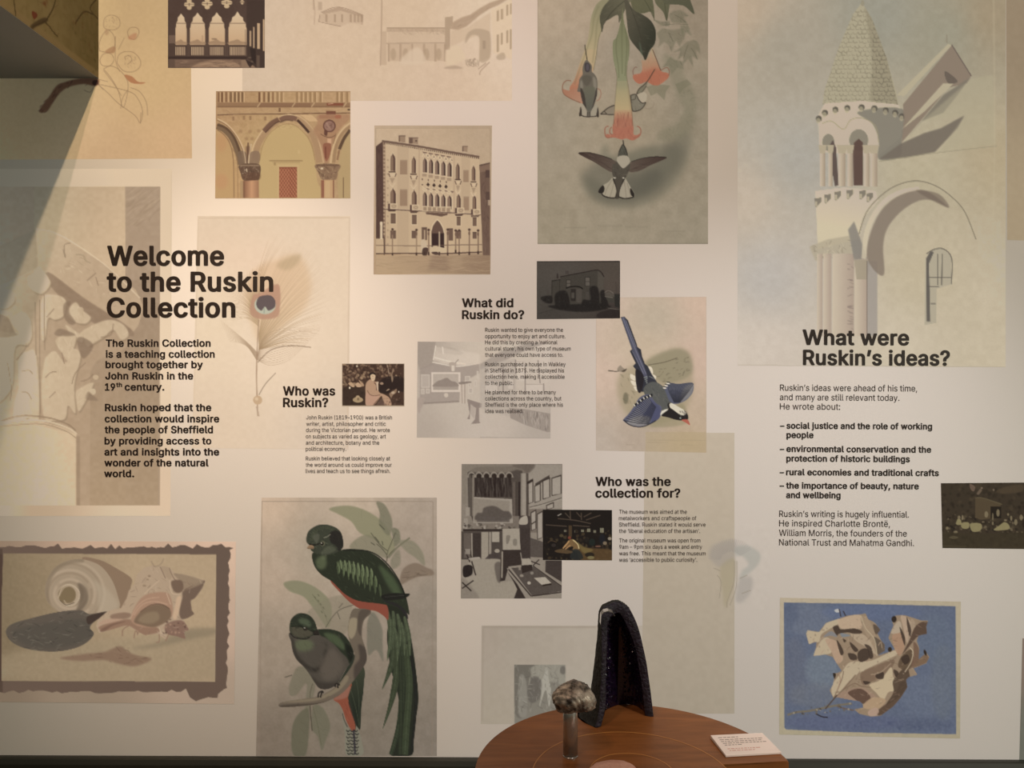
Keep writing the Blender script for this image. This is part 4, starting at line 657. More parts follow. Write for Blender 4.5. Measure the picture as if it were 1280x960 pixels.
n3 = nt.nodes.new('ShaderNodeTexNoise'); n3.inputs['Scale'].default_value = 120; nt.links.new(tc.outputs['Object'], n3.inputs['Vector']); nt.links.new(n3.outputs['Fac'], bp.inputs['Height']); nt.links.new(bp.outputs[0], b.inputs['Normal'])
o = bm_obj('mineral_nodule', nod, pyr, None, True, (PB_.x + 4 * pk, PB_.y, TZ + ph + 8.4 * pk))
tag(o, 'lumpy silver grey mineral nodule resting on the steel post', 'mineral')

# ------------------------------------------------------------------ pink stone at the front of the table
RB = on_table(767, 974)
pk2 = (RB.y + CAM_D) / F
st = rock(15, 32 * pk2, 24 * pk2, 17 * pk2, 22, 4, .04)
for v in st.verts:
    if v.co.z < -6 * pk2: v.co.z = -6 * pk2
    if v.co.z > 7 * pk2: v.co.z = 7 * pk2 + (v.co.z - 7 * pk2) * .25
o = bm_obj('pink_stone', st, mat('pink_feldspar', (222, 176, 160), .6, noise=((200, 146, 128), 30), bump=.4, bscale=120), None, True, (RB.x, RB.y, TZ + 6 * pk2))
tag(o, 'rough pale pink stone at the front edge of the table', 'stone')

# ------------------------------------------------------------------ caption card
cc = [on_table(888, 923.5), on_table(953, 920.5), on_table(977, 943), on_table(907, 947)]
cm = sum(cc, Vector()) / 4
card = tag(empty('caption_card', (cm.x, cm.y, TZ)), 'white caption card lying on the right side of the table', 'card')
bm = bmesh.new(); lo = [bm.verts.new((p.x - cm.x, p.y - cm.y, 0.0005)) for p in cc]; hi = [bm.verts.new((p.x - cm.x, p.y - cm.y, .0095 if i < 2 else .006)) for i, p in enumerate(cc)]
bm.faces.new(lo[::-1]); bm.faces.new(hi)
for i in range(4): bm.faces.new((lo[i], lo[(i + 1) % 4], hi[(i + 1) % 4], hi[i]))
bmesh.ops.bevel(bm, geom=bm.edges[:], offset=.0008, segments=1, affect='EDGES')
bm_obj('board', bm, mat('card_white', (244, 230, 222), .5), card)
gray = mat('card_print_grey', (150, 136, 128), .6); pink = mat('card_print_pink', (214, 160, 146), .6)
ex = (cc[1] - cc[0]); ey = (cc[3] - cc[0])
for m_, rows in ((gray, [(.10, .46, .14), (.10, .90, .25), (.10, .84, .34), (.11, .88, .43), (.12, .42, .52)]), (pink, [(.12, .70, .70), (.13, .60, .79)])):
    V, Fc = [], []
    for u0, u1, vv in rows:                              # rows of print too small to read: words as tiny marks
        u = u0
        while u < u1:
            wl = random.Random(int(u * 999 + vv * 77)).uniform(.025, .085)
            for (a, b2) in ((u, vv), (u + wl, vv), (u + wl, vv + .03), (u, vv + .03)):
                p = cc[0] - cm + ex * a + ey * b2; V.append((p.x, p.y, .0098 - .0035 * b2))
            Fc.append(tuple(range(len(V) - 4, len(V)))); u += wl + .018
    mesh_obj('lettering', V, Fc, m_, card)
# ------------------------------------------------------------------ printed pictures
def bg(sh, pts_cols):
    """smooth paper tone from a few (x, y, colour) notes"""
    yy, xx = np.mgrid[0:sh.h, 0:sh.w]; X = sh.x0 + xx / sh.SS; Y = sh.y0 + yy / sh.SS
    num = 0; den = 0
    for x, y, c in pts_cols:
        w_ = 1 / (((X - x) ** 2 + (Y - y) ** 2) + 300.0) ** 1.3; num = num + w_[..., None] * np.array(c, float); den = den + w_
    sh.c[:] = num / den[..., None]; return sh

# -- hummingbirds at trumpet flowers
sh = Sheet(672, -40, 886, 307, (170, 148, 122), 3)
bg(sh, [(680, 0, (190, 163, 134)), (880, 0, (152, 132, 108)), (680, 150, (166, 150, 126)), (780, 60, (162, 144, 122)), (875, 150, (152, 138, 114)), (780, 150, (165, 146, 118)), (690, 290, (160, 144, 118)), (870, 290, (156, 142, 118)), (780, 290, (160, 145, 120)), (730, 20, (184, 158, 130))])
sh.mottle(5, 9).mottle(3, 2)
# mist and dark ground glow
sh.fr(660, 150, .1875)
sh.fill([(360, 350), (480, 420), (620, 470), (760, 400), (900, 220), (1020, 90), (1090, 100), (1060, 280), (960, 450), (800, 560), (620, 590), (440, 540), (370, 440)], (112, 108, 88), .55, 7)
sh.fill([(390, 330), (520, 260), (760, 200), (980, 150), (1040, 250), (900, 450), (700, 545), (500, 545), (390, 450)], (98, 96, 80), .6, 8)
sh.fill([(520, 160), (560, 250), (620, 260), (720, 200), (860, 180), (800, 280), (560, 320), (480, 240)], (120, 116, 94), .6, 5)
sh.fill([(620, 400), (820, 330), (900, 360), (820, 470), (660, 520), (560, 480)], (86, 84, 72), .5, 8)
sh.fr(770, 0, .09375)
G1, G2, G3 = (116, 114, 84), (106, 104, 78), (128, 124, 94)
for q in ([(540, 440), (620, 380), (760, 400), (900, 380), (890, 520), (850, 630), (800, 540), (740, 700), (700, 600), (640, 560), (560, 640), (580, 540)],
          [(860, 340), (960, 340), (1010, 480), (930, 430), (900, 540)], [(500, 260), (600, 290), (720, 280), (700, 350), (600, 340)],
          [(760, 150), (860, 130), (980, 210), (900, 230), (960, 330), (860, 310), (740, 300), (700, 200)],
          [(940, 560), (1040, 530), (1110, 590), (1125, 720), (1060, 660), (1090, 800), (1010, 740), (1030, 900), (960, 780), (900, 860), (900, 740), (820, 800), (860, 680), (760, 700), (840, 650)],
          [(720, 760), (780, 800), (900, 820), (900, 930), (820, 900), (740, 1000), (700, 880), (620, 900)]):
    sh.fill(q, G2, .45, .5, 0); sh.strokes(q, 40, 6, .6, [G1, (92, 92, 70), G3], 60, 40, .5)
for a in ((620, 340, 960, 330), (700, 440, 760, 560), (960, 600, 900, 780), (1000, 640, 1080, 780), (780, 200, 930, 300)):
    sh.line([(a[0], a[1]), ((a[0] + a[2]) / 2, (a[1] + a[3]) / 2 - 14), (a[2], a[3])], .8, (92, 90, 66), .6)
sh.fr(660, 0, .1875)
for q in ([(790, 580), (850, 560), (950, 570), (920, 610), (910, 670), (860, 620), (820, 640)], [(980, 560), (1060, 530), (1090, 560), (1040, 590), (1010, 630)]): sh.fill(q, G1, .5, .4, 0)
sh.fill([(900, 360), (1010, 420), (1050, 520), (1100, 600), (1120, 720), (1090, 860), (1000, 930), (860, 930), (900, 860), (1000, 820), (1040, 720), (1000, 660), (960, 540)], (124, 120, 92), .45, 4)
sh.strokes([(960, 600), (1110, 620), (1110, 850), (1000, 930), (860, 930), (1000, 780)], 120, 6, 1.2, [(112, 110, 86), (126, 120, 94)], 40, 60, .25)
# big leaves top right of the stem
def leaf(q, c0, c1, pa, pb, vein=None, n=60, cols=None):
    sh.grad(q, pa, c0, pb, c1, 1, .2)
    if vein: sh.line(vein, .9, tuple(v * .72 for v in c0), .8)
    sh.strokes(q, n, 7, .7, cols or [tuple(v * .82 for v in c0), tuple(v * 1.15 for v in c1), c1], math.degrees(math.atan2(pb[1] - pa[1], pb[0] - pa[0])), 16, .4)
leaf([(840, -200), (960, -120), (940, 60), (925, 140), (900, 80), (850, 20), (838, -60)], (104, 102, 70), (92, 92, 64), (850, -60), (920, 140), [(880, -100), (910, 20), (925, 140)])
leaf([(900, -60), (1040, -90), (1085, 10), (1108, 95), (1040, 40), (960, 30), (905, 20)], (92, 92, 66), (84, 84, 60), (900, 0), (1108, 90))
leaf([(690, -80), (800, -80), (836, 30), (842, 140), (822, 80), (760, 90), (700, 60), (680, -20)], (104, 102, 68), (92, 92, 62), (700, -40), (840, 130), [(730, -60), (790, 20), (838, 120)])
leaf([(500, 30), (560, -10), (650, -30), (700, -20), (655, 50), (608, 150), (598, 100), (540, 130), (510, 150), (493, 215), (476, 150), (482, 80)], (84, 80, 60), (110, 106, 78), (500, 100), (690, -10), [(500, 170), (560, 80), (650, 0)])
leaf([(640, -40), (700, 60), (760, 95), (820, 140), (852, 210), (845, 290), (810, 340), (783, 402), (760, 362), (700, 290), (672, 240), (660, 150), (650, 60)], (88, 82, 64), (54, 56, 42), (670, 120), (850, 200), [(680, 40), (740, 200), (783, 395)], 90, [(66, 62, 48), (76, 78, 58), (50, 52, 40), (98, 96, 74)])
sh.fill([(740, 280), (752, 300), (765, 372), (750, 350)], (88, 108, 84), .6, 1)
# left trumpet
sh.grad([(508, -10), (470, 15), (440, 60), (418, 130), (410, 210), (400, 270), (372, 340), (350, 420), (325, 500), (300, 560), (275, 600), (232, 600), (240, 640), (300, 665), (355, 688), (372, 640), (430, 500), (455, 380), (468, 280), (490, 200), (478, 120), (500, 50), (540, -5)], (480, 0), (140, 132, 92), (300, 660), (194, 104, 72), .0)
tr = [(515, -10), (470, 15), (440, 60), (418, 130), (408, 210), (395, 280), (372, 350), (340, 440), (310, 530), (278, 602), (360, 690), (400, 600), (430, 490), (452, 380), (462, 290), (488, 210), (478, 120), (500, 50), (545, -5)]
sh.grad(tr, (470, 40), (146, 138, 98), (410, 330), (182, 160, 112)); sh.clip(tr, 1)
sh.grad([(200, 330), (700, 330), (700, 720), (200, 720)], (380, 400), (190, 160, 112), (310, 590), (196, 110, 76), 1, 0, 0)
sh.lines([[(470, 40), (440, 120), (425, 230), (385, 350), (310, 560)], [(500, 60), (462, 150), (450, 280), (430, 420)]], 1.6, (112, 108, 70), .35, soft=.5); sh.clip()
sh.line([(488, 205), (470, 260), (455, 370), (436, 470)], .8, (118, 108, 76), .8)
sh.grad([(232, 595), (272, 604), (300, 590), (345, 600), (372, 650), (357, 688), (320, 668), (280, 655), (246, 632)], (260, 610), (186, 110, 78), (350, 680), (190, 130, 100), .95)
sh.line([(286, 540), (262, 536), (236, 556), (230, 592), (240, 628), (290, 660), (350, 686)], 1.1, (150, 84, 58), .9)
sh.line([(458, 590), (480, 600), (486, 630), (474, 662), (455, 674)], 1.2, (170, 110, 84), .9)
# right trumpet
q = [(752, 360), (760, 400), (790, 395), (830, 320), (850, 380), (885, 470), (925, 485), (942, 500), (925, 530), (870, 568), (830, 566), (790, 545), (745, 560), (708, 535), (702, 500), (752, 486), (760, 440)]
sh.grad(q, (800, 350), (176, 150, 112), (820, 510), (196, 106, 72)); sh.clip(q, 1)
sh.fill([(700, 500), (800, 470), (850, 455), (940, 500), (860, 570), (700, 560)], (196, 96, 66), .8, 3); sh.strokes(q, 40, 14, .8, [(168, 88, 62), (206, 130, 96)], 80, 10, .35); sh.clip()
sh.line([(830, 330), (852, 385), (885, 470)], .9, (104, 66, 50)); sh.line([(702, 500), (700, 470), (715, 448), (728, 452)], 1.1, (140, 92, 74), .9); sh.line([(885, 470), (925, 450), (942, 475), (938, 505)], 1.1, (150, 88, 66), .9)
# perched hummingbird (back view)
sh.line([(379, 298), (384, 340), (395, 405)], 1.0, (50, 44, 36)).ell(397, 440, 7, 9, (60, 54, 54), 1)
sh.fr(690, 60, .125)
sh.fill([(345, 120), (375, 145), (400, 185), (398, 235), (425, 262), (450, 310), (455, 390), (445, 470), (415, 580), (388, 650), (385, 680), (350, 680), (345, 650), (310, 560), (290, 450), (255, 435), (265, 370), (275, 310), (305, 265), (303, 210), (320, 150)], (108, 98, 84), 1)
sh.fill([(330, 150), (365, 150), (385, 190), (370, 240), (335, 235), (325, 190)], (72, 64, 66), 1, .3).ell(355, 192, 16, 36, (92, 82, 92), .8, .3)
sh.fill([(300, 290), (350, 270), (400, 300), (360, 380), (320, 360)], (92, 84, 70), .8, 1).fill([(410, 290), (440, 320), (445, 400), (420, 420)], (140, 130, 112), .8, 1).fill([(285, 330), (300, 330), (310, 400), (280, 390)], (142, 134, 116), .7, 1)
sh.grad([(330, 390), (420, 390), (428, 450), (390, 620), (345, 610), (315, 470)], (370, 400), (104, 102, 82), (370, 600), (92, 92, 80), .9, .6)
sh.fill([(445, 400), (450, 470), (410, 600), (388, 640), (415, 540)], (62, 54, 50), .9).fill([(290, 400), (325, 470), (345, 620), (350, 660), (310, 560), (285, 450)], (66, 56, 50), .9)
sh.fill([(300, 560), (345, 620), (345, 685), (290, 675)], (166, 152, 130), .95, .3).fill([(445, 560), (395, 620), (385, 685), (450, 675)], (160, 148, 126), .95, .3)
sh.line([(288, 590), (285, 640), (297, 675), (345, 688), (400, 686), (450, 676), (458, 620)], 1.3, (66, 54, 46)).fill([(288, 590), (300, 660), (290, 682), (270, 676)], (66, 54, 46)).fill([(460, 590), (445, 660), (450, 690), (468, 684)], (66, 54, 46))
sh.lines([[(355, 640), (352, 680)], [(378, 640), (380, 680)]], 1.4, (70, 62, 54), .8)
# hidden bird behind the middle trumpet: wing left, body right
sh.fill([(482, 660), (560, 600), (625, 570), (620, 668), (540, 668)], (142, 126, 104), 1); sh.line([(484, 662), (560, 600), (625, 572)], 1.4, (72, 60, 50)).line([(484, 662), (620, 666)], 1.2, (72, 60, 50)).line([(520, 630), (548, 660)], 1, (80, 66, 54))
sh.fill([(845, 465), (870, 410), (920, 360), (950, 335), (945, 380), (900, 440), (870, 460)], (124, 116, 92), 1); sh.line([(845, 462), (872, 408), (950, 338), (1028, 212)], 1.1, (72, 60, 46)).line([(850, 460), (900, 440), (945, 380)], .8, (72, 60, 46))
sh.fill([(850, 470), (915, 440), (950, 470), (935, 540), (900, 550), (870, 520)], (178, 162, 136), 1, .3)
sh.fill([(785, 475), (840, 465), (865, 520), (905, 552), (938, 548), (900, 610), (850, 630), (800, 625), (792, 540)], (128, 120, 100), 1); sh.line([(785, 475), (838, 465), (870, 522), (905, 552), (938, 546), (900, 606), (850, 630), (805, 628), (795, 560), (786, 476)], 1.1, (64, 54, 44)).line([(790, 520), (830, 510), (838, 470)], .8, (72, 62, 50)).strokes([(800, 530), (860, 530), (900, 580), (850, 620), (805, 615)], 18, 5, .8, [(96, 88, 72), (150, 142, 120)], 60, 20, .5)
sh.line([(930, 600), (975, 610), (1015, 580), (1018, 540)], .8, (136, 112, 90), .5)
# middle trumpet
q = [(610, -60), (650, -120), (700, -330), (706, -400), (720, -260), (760, -120), (775, -40), (770, 80), (752, 180), (746, 280), (765, 400), (790, 560), (805, 700), (808, 840), (700, 860), (608, 850), (620, 700), (628, 560), (640, 420), (650, 290), (632, 200), (612, 100)]
sh.grad(q, (690, 250), (146, 146, 104), (700, 640), (192, 160, 106)); sh.clip(q, 1)
sh.grad([(580, -420), (830, -420), (830, 330), (580, 330)], (690, -350), (116, 118, 76), (690, 260), (136, 140, 98), 1, 0, 0)
sh.grad([(580, 620), (830, 620), (830, 900), (580, 900)], (700, 600), (192, 158, 106), (700, 720), (190, 104, 76), 1, 0, 0)
sh.fill([(600, 330), (830, 330), (830, 400), (600, 400)], (146, 142, 104), .5, 4, 0)
sh.lines([[(660, -180), (640, 0), (665, 200), (668, 300)], [(700, -340), (700, 0), (702, 260)], [(735, -200), (748, 0), (735, 200), (730, 280)]], 1.1, (96, 98, 62), .5, soft=.3)
sh.strokes([(600, 640), (820, 640), (820, 860), (600, 860)], 60, 16, .8, [(160, 78, 58), (206, 124, 92), (150, 70, 54)], 90, 5, .4); sh.fill([(752, -100), (790, -100), (780, 300), (744, 280), (765, 100)], (104, 104, 70), .5, 1.5); sh.fill([(752, 300), (800, 420), (810, 700), (780, 600)], (150, 120, 84), .4, 1.5); sh.clip()
sh.lines([[(632, 200), (650, 290), (640, 420), (625, 600), (618, 760)], [(752, 180), (748, 280), (770, 430), (800, 640), (808, 800)]], .7, (110, 92, 64), .6)
q = [(610, 780), (620, 840), (600, 862), (575, 866), (545, 860), (538, 895), (590, 895), (640, 900), (700, 915), (740, 905), (800, 925), (840, 910), (880, 880), (886, 850), (850, 870), (815, 860), (808, 780), (700, 800)]
sh.fill(q, (192, 100, 74), 1); sh.strokes(q, 40, 8, .8, [(168, 80, 58), (208, 128, 98)], 80, 25, .4)
sh.lines([[(566, 780), (535, 795), (528, 840), (545, 895), (600, 892)], [(598, 788), (580, 815), (578, 850), (600, 866)], [(850, 782), (880, 800), (888, 845), (866, 885), (820, 900)]], 1.3, (172, 92, 68), 1)
# lower hummingbird, wings spread
sh.fr(660, 150, .1875)
sh.line([(634, 134), (637, 172)], 1.3, (48, 40, 34))
for q, pa, pb in (([(335, 221), (400, 216), (500, 240), (560, 262), (598, 290), (575, 330), (556, 348), (500, 318), (440, 280), (380, 250)], (340, 220), (580, 320)), ([(925, 250), (850, 244), (760, 256), (690, 278), (660, 300), (676, 345), (740, 340), (820, 300), (880, 275)], (925, 250), (670, 320))):
    sh.grad(q, pa, (72, 50, 44), pb, (98, 80, 68)); sh.strokes(q, 26, 18, .7, [(60, 42, 38), (112, 92, 78)], math.degrees(math.atan2(pb[1] - pa[1], pb[0] - pa[0])), 8, .5); sh.line(q[:4], .9, (44, 36, 32), .8)
sh.fill([(565, 300), (590, 280), (598, 245), (604, 210), (620, 180), (634, 160), (655, 190), (667, 240), (680, 290), (676, 330), (660, 365), (640, 390), (576, 385), (560, 345)], (82, 74, 62), 1)
sh.fill([(606, 215), (622, 180), (634, 165), (652, 190), (664, 235), (634, 240), (604, 240)], (80, 78, 66), 1); sh.line([(606, 215), (634, 163), (664, 235)], .8, (40, 36, 32)).strokes([(606, 215), (634, 170), (660, 225), (634, 238)], 14, 5, .7, [(60, 58, 48), (110, 106, 90)], 90, 20, .6)
sh.fill([(592, 270), (600, 245), (634, 236), (668, 245), (680, 280), (660, 305), (634, 322), (610, 300)], (168, 156, 134), 1, .3)
sh.strokes([(570, 310), (634, 320), (676, 320), (650, 385), (580, 380)], 30, 5, .8, [(60, 52, 44), (104, 94, 78)], 60, 50, .6)
sh.fill([(566, 388), (540, 410), (500, 436), (478, 455), (468, 482), (490, 492), (500, 505), (540, 520), (575, 518), (590, 470)], (166, 154, 130), 1)
sh.fill([(640, 388), (668, 420), (685, 450), (708, 485), (710, 512), (680, 520), (640, 524), (610, 515), (600, 460)], (164, 152, 130), 1)
sh.fill([(500, 436), (478, 455), (468, 482), (490, 490), (505, 480), (510, 455)], (44, 38, 34), 1).fill([(685, 455), (708, 490), (708, 512), (690, 505), (680, 475)], (44, 38, 34), 1)
sh.line([(490, 490), (505, 506), (540, 518), (575, 520), (600, 512), (640, 524), (680, 520), (706, 512)], 1.6, (50, 42, 36)).lines([[(560, 400), (530, 450), (512, 500)], [(575, 410), (560, 470), (545, 515)], [(640, 400), (650, 470), (655, 520)], [(660, 420), (676, 470), (684, 510)]], .6, (120, 108, 88), .8)
sh.fill([(566, 388), (645, 388), (612, 460), (606, 520), (580, 520), (590, 460)], (78, 70, 58), 1); sh.lines([[(570, 392), (592, 470), (585, 520)], [(640, 392), (612, 460), (600, 520)]], 1, (46, 38, 34))
sh.ell(578, 386, 8, 5, (190, 180, 160)).ell(636, 386, 7, 5, (190, 180, 160))
# engraved caption, too faint to read
for x0, x1, y, hh in ((470, 625, 706, 9), (650, 795, 712, 8), (240, 395, 718, 3), (915, 1045, 742, 3)):
    x = x0
    while x < x1: sh.line([(x, y - hh), (x + 3, y + hh)], .6, (124, 112, 92), .45); x += 11 if hh > 5 else 6
sh.fr().line([(672, -40), (672, 306)], 1, (140, 122, 100), .6).line([(672, 304.5), (885, 304.5)], 1, (128, 116, 96), .7)
sh.tame()
hang('art_print', sh, [(672, -36), (885, -36), (885, 305), (672, 305)], .9, 'tall tan print of three hummingbirds at hanging orange trumpet flowers')

# -- pair of green long-tailed birds
sh = Sheet(319, 620, 548, 950, (172, 152, 132), 5)
bg(sh, [(330, 630, (222, 184, 152)), (540, 630, (180, 158, 140)), (440, 630, (206, 178, 152)), (330, 720, (196, 166, 140)), (330, 800, (168, 146, 124)), (330, 930, (138, 120, 102)), (540, 760, (156, 140, 124)), (540, 930, (136, 122, 108)), (480, 930, (134, 120, 104)), (400, 690, (178, 158, 134)), (500, 690, (172, 150, 132)), (430, 900, (138, 124, 106))])
sh.mottle(4, 8).mottle(3, 2)
sh.fr(310, 610, .349)
sh.rect(0, 0, 42, 960, (180, 150, 130), .12)
sh.lines([[(50, 48), (662, 48)], [(662, 48), (660, 960)], [(50, 48), (42, 960)]], 1.0, (150, 124, 104), .55)
LG, LG2 = (136, 136, 96), (118, 122, 96)
def pale(q, c=LG, a=.8, vein=None):
    sh.fill(q, c, a, .5); sh.strokes(q, 26, 12, .6, [tuple(v * .88 for v in c), tuple(v * 1.1 for v in c)], 40, 30, .3)
    if vein: sh.line(vein, .8, (96, 96, 66), .6)
pale([(290, 75), (330, 64), (380, 66), (440, 90), (490, 130), (520, 190), (525, 225), (500, 240), (460, 190), (400, 160), (370, 120), (320, 92)], (140, 138, 98), .85)
pale([(460, 50), (490, 60), (515, 110), (515, 150), (500, 170), (470, 130), (472, 90)], (122, 120, 92), .8); pale([(515, 145), (540, 150), (545, 190), (525, 210), (520, 180)], (118, 118, 90), .8)
pale([(365, 215), (400, 175), (440, 170), (480, 205), (500, 250), (460, 240)], (130, 126, 96), .7); pale([(540, 190), (590, 190), (625, 230), (633, 278), (600, 250), (565, 225)], (132, 128, 100), .7); pale([(540, 220), (546, 270), (520, 290), (510, 260)], (126, 122, 96), .6)
pale([(128, 340), (180, 332), (240, 355), (290, 400), (300, 450), (285, 500), (240, 440), (200, 390), (150, 370)], (132, 134, 96), .8, [(230, 380), (265, 430), (285, 480)])
pale([(300, 390), (370, 400), (350, 520), (260, 500), (210, 450)], (140, 130, 104), .5)
pale([(450, 445), (480, 500), (482, 560), (484, 622), (460, 580), (430, 598), (426, 520), (430, 470)], (116, 114, 96), .75)
pale([(150, 700), (180, 640), (230, 660), (240, 720), (215, 800), (205, 780), (210, 700), (175, 740), (150, 740)], (116, 114, 88), .6)
pale([(160, 950), (158, 860), (180, 810), (215, 790), (220, 850), (205, 960)], (104, 104, 78), .8); pale([(235, 780), (270, 790), (295, 850), (280, 900), (264, 940), (250, 890), (228, 860)], (112, 112, 86), .75, [(232, 780), (250, 850), (262, 920)])
sh.lines([[(495, 265), (505, 240), (530, 215), (580, 178)], [(497, 262), (500, 230), (512, 200), (528, 160)], [(500, 225), (470, 200), (440, 160)], [(498, 240), (478, 215), (460, 200)]], 1.0, (84, 80, 60), .8)
sh.line([(504, 250), (535, 213), (580, 178)], 2.2, (124, 120, 92), .9); sh.lines([[(470, 130), (490, 150)], [(455, 175), (470, 195)], [(440, 195), (455, 205)], [(480, 190), (484, 205)]], 1, (60, 60, 44), .7)
sh.lines([[(278, 500), (300, 465), (330, 435), (380, 418)], [(320, 445), (330, 470)], [(325, 430), (340, 412)]], .9, (84, 78, 62), .8); sh.line([(132, 678), (158, 670)], 1.2, (84, 78, 62), .8); sh.line([(222, 780), (226, 830), (230, 870)], 1.2, (80, 72, 56), .9); sh.line([(232, 700), (222, 740), (224, 780)], 1, (90, 84, 64), .7)
for x, y in ((238, 388), (250, 400), (258, 412), (268, 425), (262, 440), (276, 455), (250, 380)): sh.line([(x, y), (x + 5, y + 8)], 1, (88, 88, 60), .7)
# branch
def draw_branch():
    sh.fr(310, 610, .349)
    br = [(375, 435), (400, 432), (435, 436), (440, 450), (415, 475), (408, 530), (422, 580), (424, 620), (400, 660), (370, 700), (330, 740), (270, 768), (200, 780), (118, 784), (120, 768), (200, 755), (255, 745), (310, 715), (345, 675), (375, 630), (382, 595), (368, 560), (358, 520), (362, 475)]
    sh.fill(br, (116, 100, 82), 1, .2); sh.clip(br, 1)
    sh.fill([(365, 470), (392, 470), (385, 520), (370, 540), (358, 520)], (168, 150, 116), .8, 1.2); sh.fill([(395, 560), (425, 580), (425, 640), (385, 690), (380, 640), (400, 610)], (72, 60, 54), .75, 1.5); sh.fill([(120, 778), (260, 768), (340, 735), (400, 665), (430, 640), (420, 700), (330, 800), (120, 800)], (70, 58, 48), .65, 1.2)
    sh.fill([(120, 768), (200, 757), (255, 748), (320, 712), (350, 672), (360, 685), (320, 730), (240, 762)], (150, 132, 100), .7, .8); sh.fill([(400, 440), (440, 440), (410, 480), (405, 530), (392, 500)], (84, 70, 60), .7, 1)
    sh.strokes(br, 70, 9, .6, [(84, 70, 56), (160, 142, 110), (64, 54, 46)], lambda x, y: -35 if y > 840 else 85, 14, .45); sh.clip()
draw_branch()
sh.fill([(545, 320), (560, 285), (600, 268), (640, 285), (662, 295), (662, 312), (610, 318), (575, 332), (550, 345)], (136, 112, 92), .9, .5); sh.strokes([(548, 330), (570, 295), (630, 295), (660, 308), (600, 318)], 40, 8, 1, [(110, 84, 68), (150, 124, 98), (96, 76, 60)], -10, 15, .5)
# upper bird: tail plumes first
DK, MD, LT, PL = (34, 38, 30), (52, 64, 42), (92, 110, 70), (124, 138, 96)
def plume(pts, w0, c=MD, w1=None):
    q = sh.P(catmull(pts, False, 5) ) ; d = np.gradient(q, axis=0); n = np.stack([-d[:, 1], d[:, 0]], 1); n /= np.hypot(n[:, 0], n[:, 1])[:, None] + 1e-9
    t = np.linspace(0, 1, len(q)); ww = ((w0 * (1 - t) + w1 * t) if w1 is not None else w0 * np.minimum(1, .5 + t * 2) * np.minimum(1, .06 + (1 - t) * 2.2)) * sh.SS / 2
    old = sh.f; P = np.vstack([q + n * ww[:, None], (q - n * ww[:, None])[::-1]]); r = sh.raster(P)
    if r:
        sh.blend(r[0], r[1], c)
        m = np.zeros((sh.h, sh.w)); m[r[0]] = r[1]; o2 = sh.clipm; sh.clipm = m
        sh.line(pts, .6, tuple(v * 1.5 for v in c), .7)
        for i in range(2, len(q) - 1, 1):
            for sgn in (1, -1):
                a, b = q[i], q[i] + n[i] * ww[i] * sgn + d[i] / (np.hypot(*d[i]) + 1e-9) * ww[i] * .9
                sh.f = (sh.x0, sh.y0, 1 / sh.SS); sh.line([a, b], .45, (tuple(v * 1.35 for v in c) if i % 2 else tuple(v * .65 for v in c)), .55, sm=0); sh.f = old
        sh.clipm = o2
sh.fill([(480, 425), (540, 400), (565, 450), (585, 540), (600, 640), (610, 740), (606, 800), (590, 880), (588, 955), (510, 955), (535, 860), (540, 760), (510, 640), (498, 540), (500, 480)], (40, 46, 34), 1, .2)
plume([(520, 470), (520, 600), (505, 660), (480, 722)], 7, (60, 72, 48)); plume([(535, 520), (532, 660), (515, 760), (483, 862)], 8, (58, 70, 46))
plume([(550, 520), (552, 700), (542, 840), (512, 955)], 9, (50, 62, 42), 5); plume([(568, 560), (578, 700), (568, 850), (562, 955)], 9, (58, 72, 46), 8); plume([(585, 600), (600, 720), (598, 820), (584, 955)], 4, (34, 36, 32), 3)
plume([(545, 600), (548, 760), (545, 955)], 5, (46, 56, 38), 5)
for a, b in (((500, 440), (505, 560)), ((520, 440), (512, 580)), ((535, 450), (545, 570)), ((510, 470), (498, 620)), ((525, 500), (535, 620)), ((548, 480), (560, 600)), ((560, 460), (580, 600))):
    plume([a, ((a[0] + b[0]) / 2 + 6, (a[1] + b[1]) / 2), b], 5.5, (70, 84, 56))
q = [(232, 232), (236, 280), (262, 312), (300, 345), (350, 390), (400, 425), (455, 430), (500, 440), (560, 445), (585, 520), (580, 440), (560, 370), (525, 310), (480, 258), (430, 228), (370, 218), (320, 225), (280, 240)]
sh.fill([(300, 318), (320, 345), (370, 375), (420, 390), (470, 400), (500, 425), (502, 472), (486, 458), (455, 440), (410, 436), (366, 410), (326, 370), (296, 335)], (166, 66, 46), 1)
sh.fill([(232, 232), (236, 275), (262, 310), (300, 334), (322, 356), (350, 382), (395, 404), (470, 414), (520, 424), (560, 440), (578, 450), (560, 370), (525, 310), (480, 258), (430, 228), (370, 218), (320, 225), (280, 240)], (44, 52, 36), 1, .2)
body = [(236, 236), (240, 275), (262, 306), (300, 332), (340, 368), (395, 398), (470, 410), (520, 410), (560, 410), (555, 370), (520, 310), (476, 262), (430, 232), (370, 222), (320, 228)]
sh.clip(body, 1)
sh.ell(262, 268, 20, 24, (92, 108, 68), .8, 2.5).ell(272, 248, 10, 10, (104, 120, 76), .5, 1.5).fill([(470, 275), (520, 320), (550, 380), (530, 390), (490, 330)], (70, 92, 56), .9, 2.5)
sh.strokes(body, 160, 7, .8, [(34, 40, 28), (72, 88, 54), (58, 70, 46)], 45, 25, .5); sh.clip()
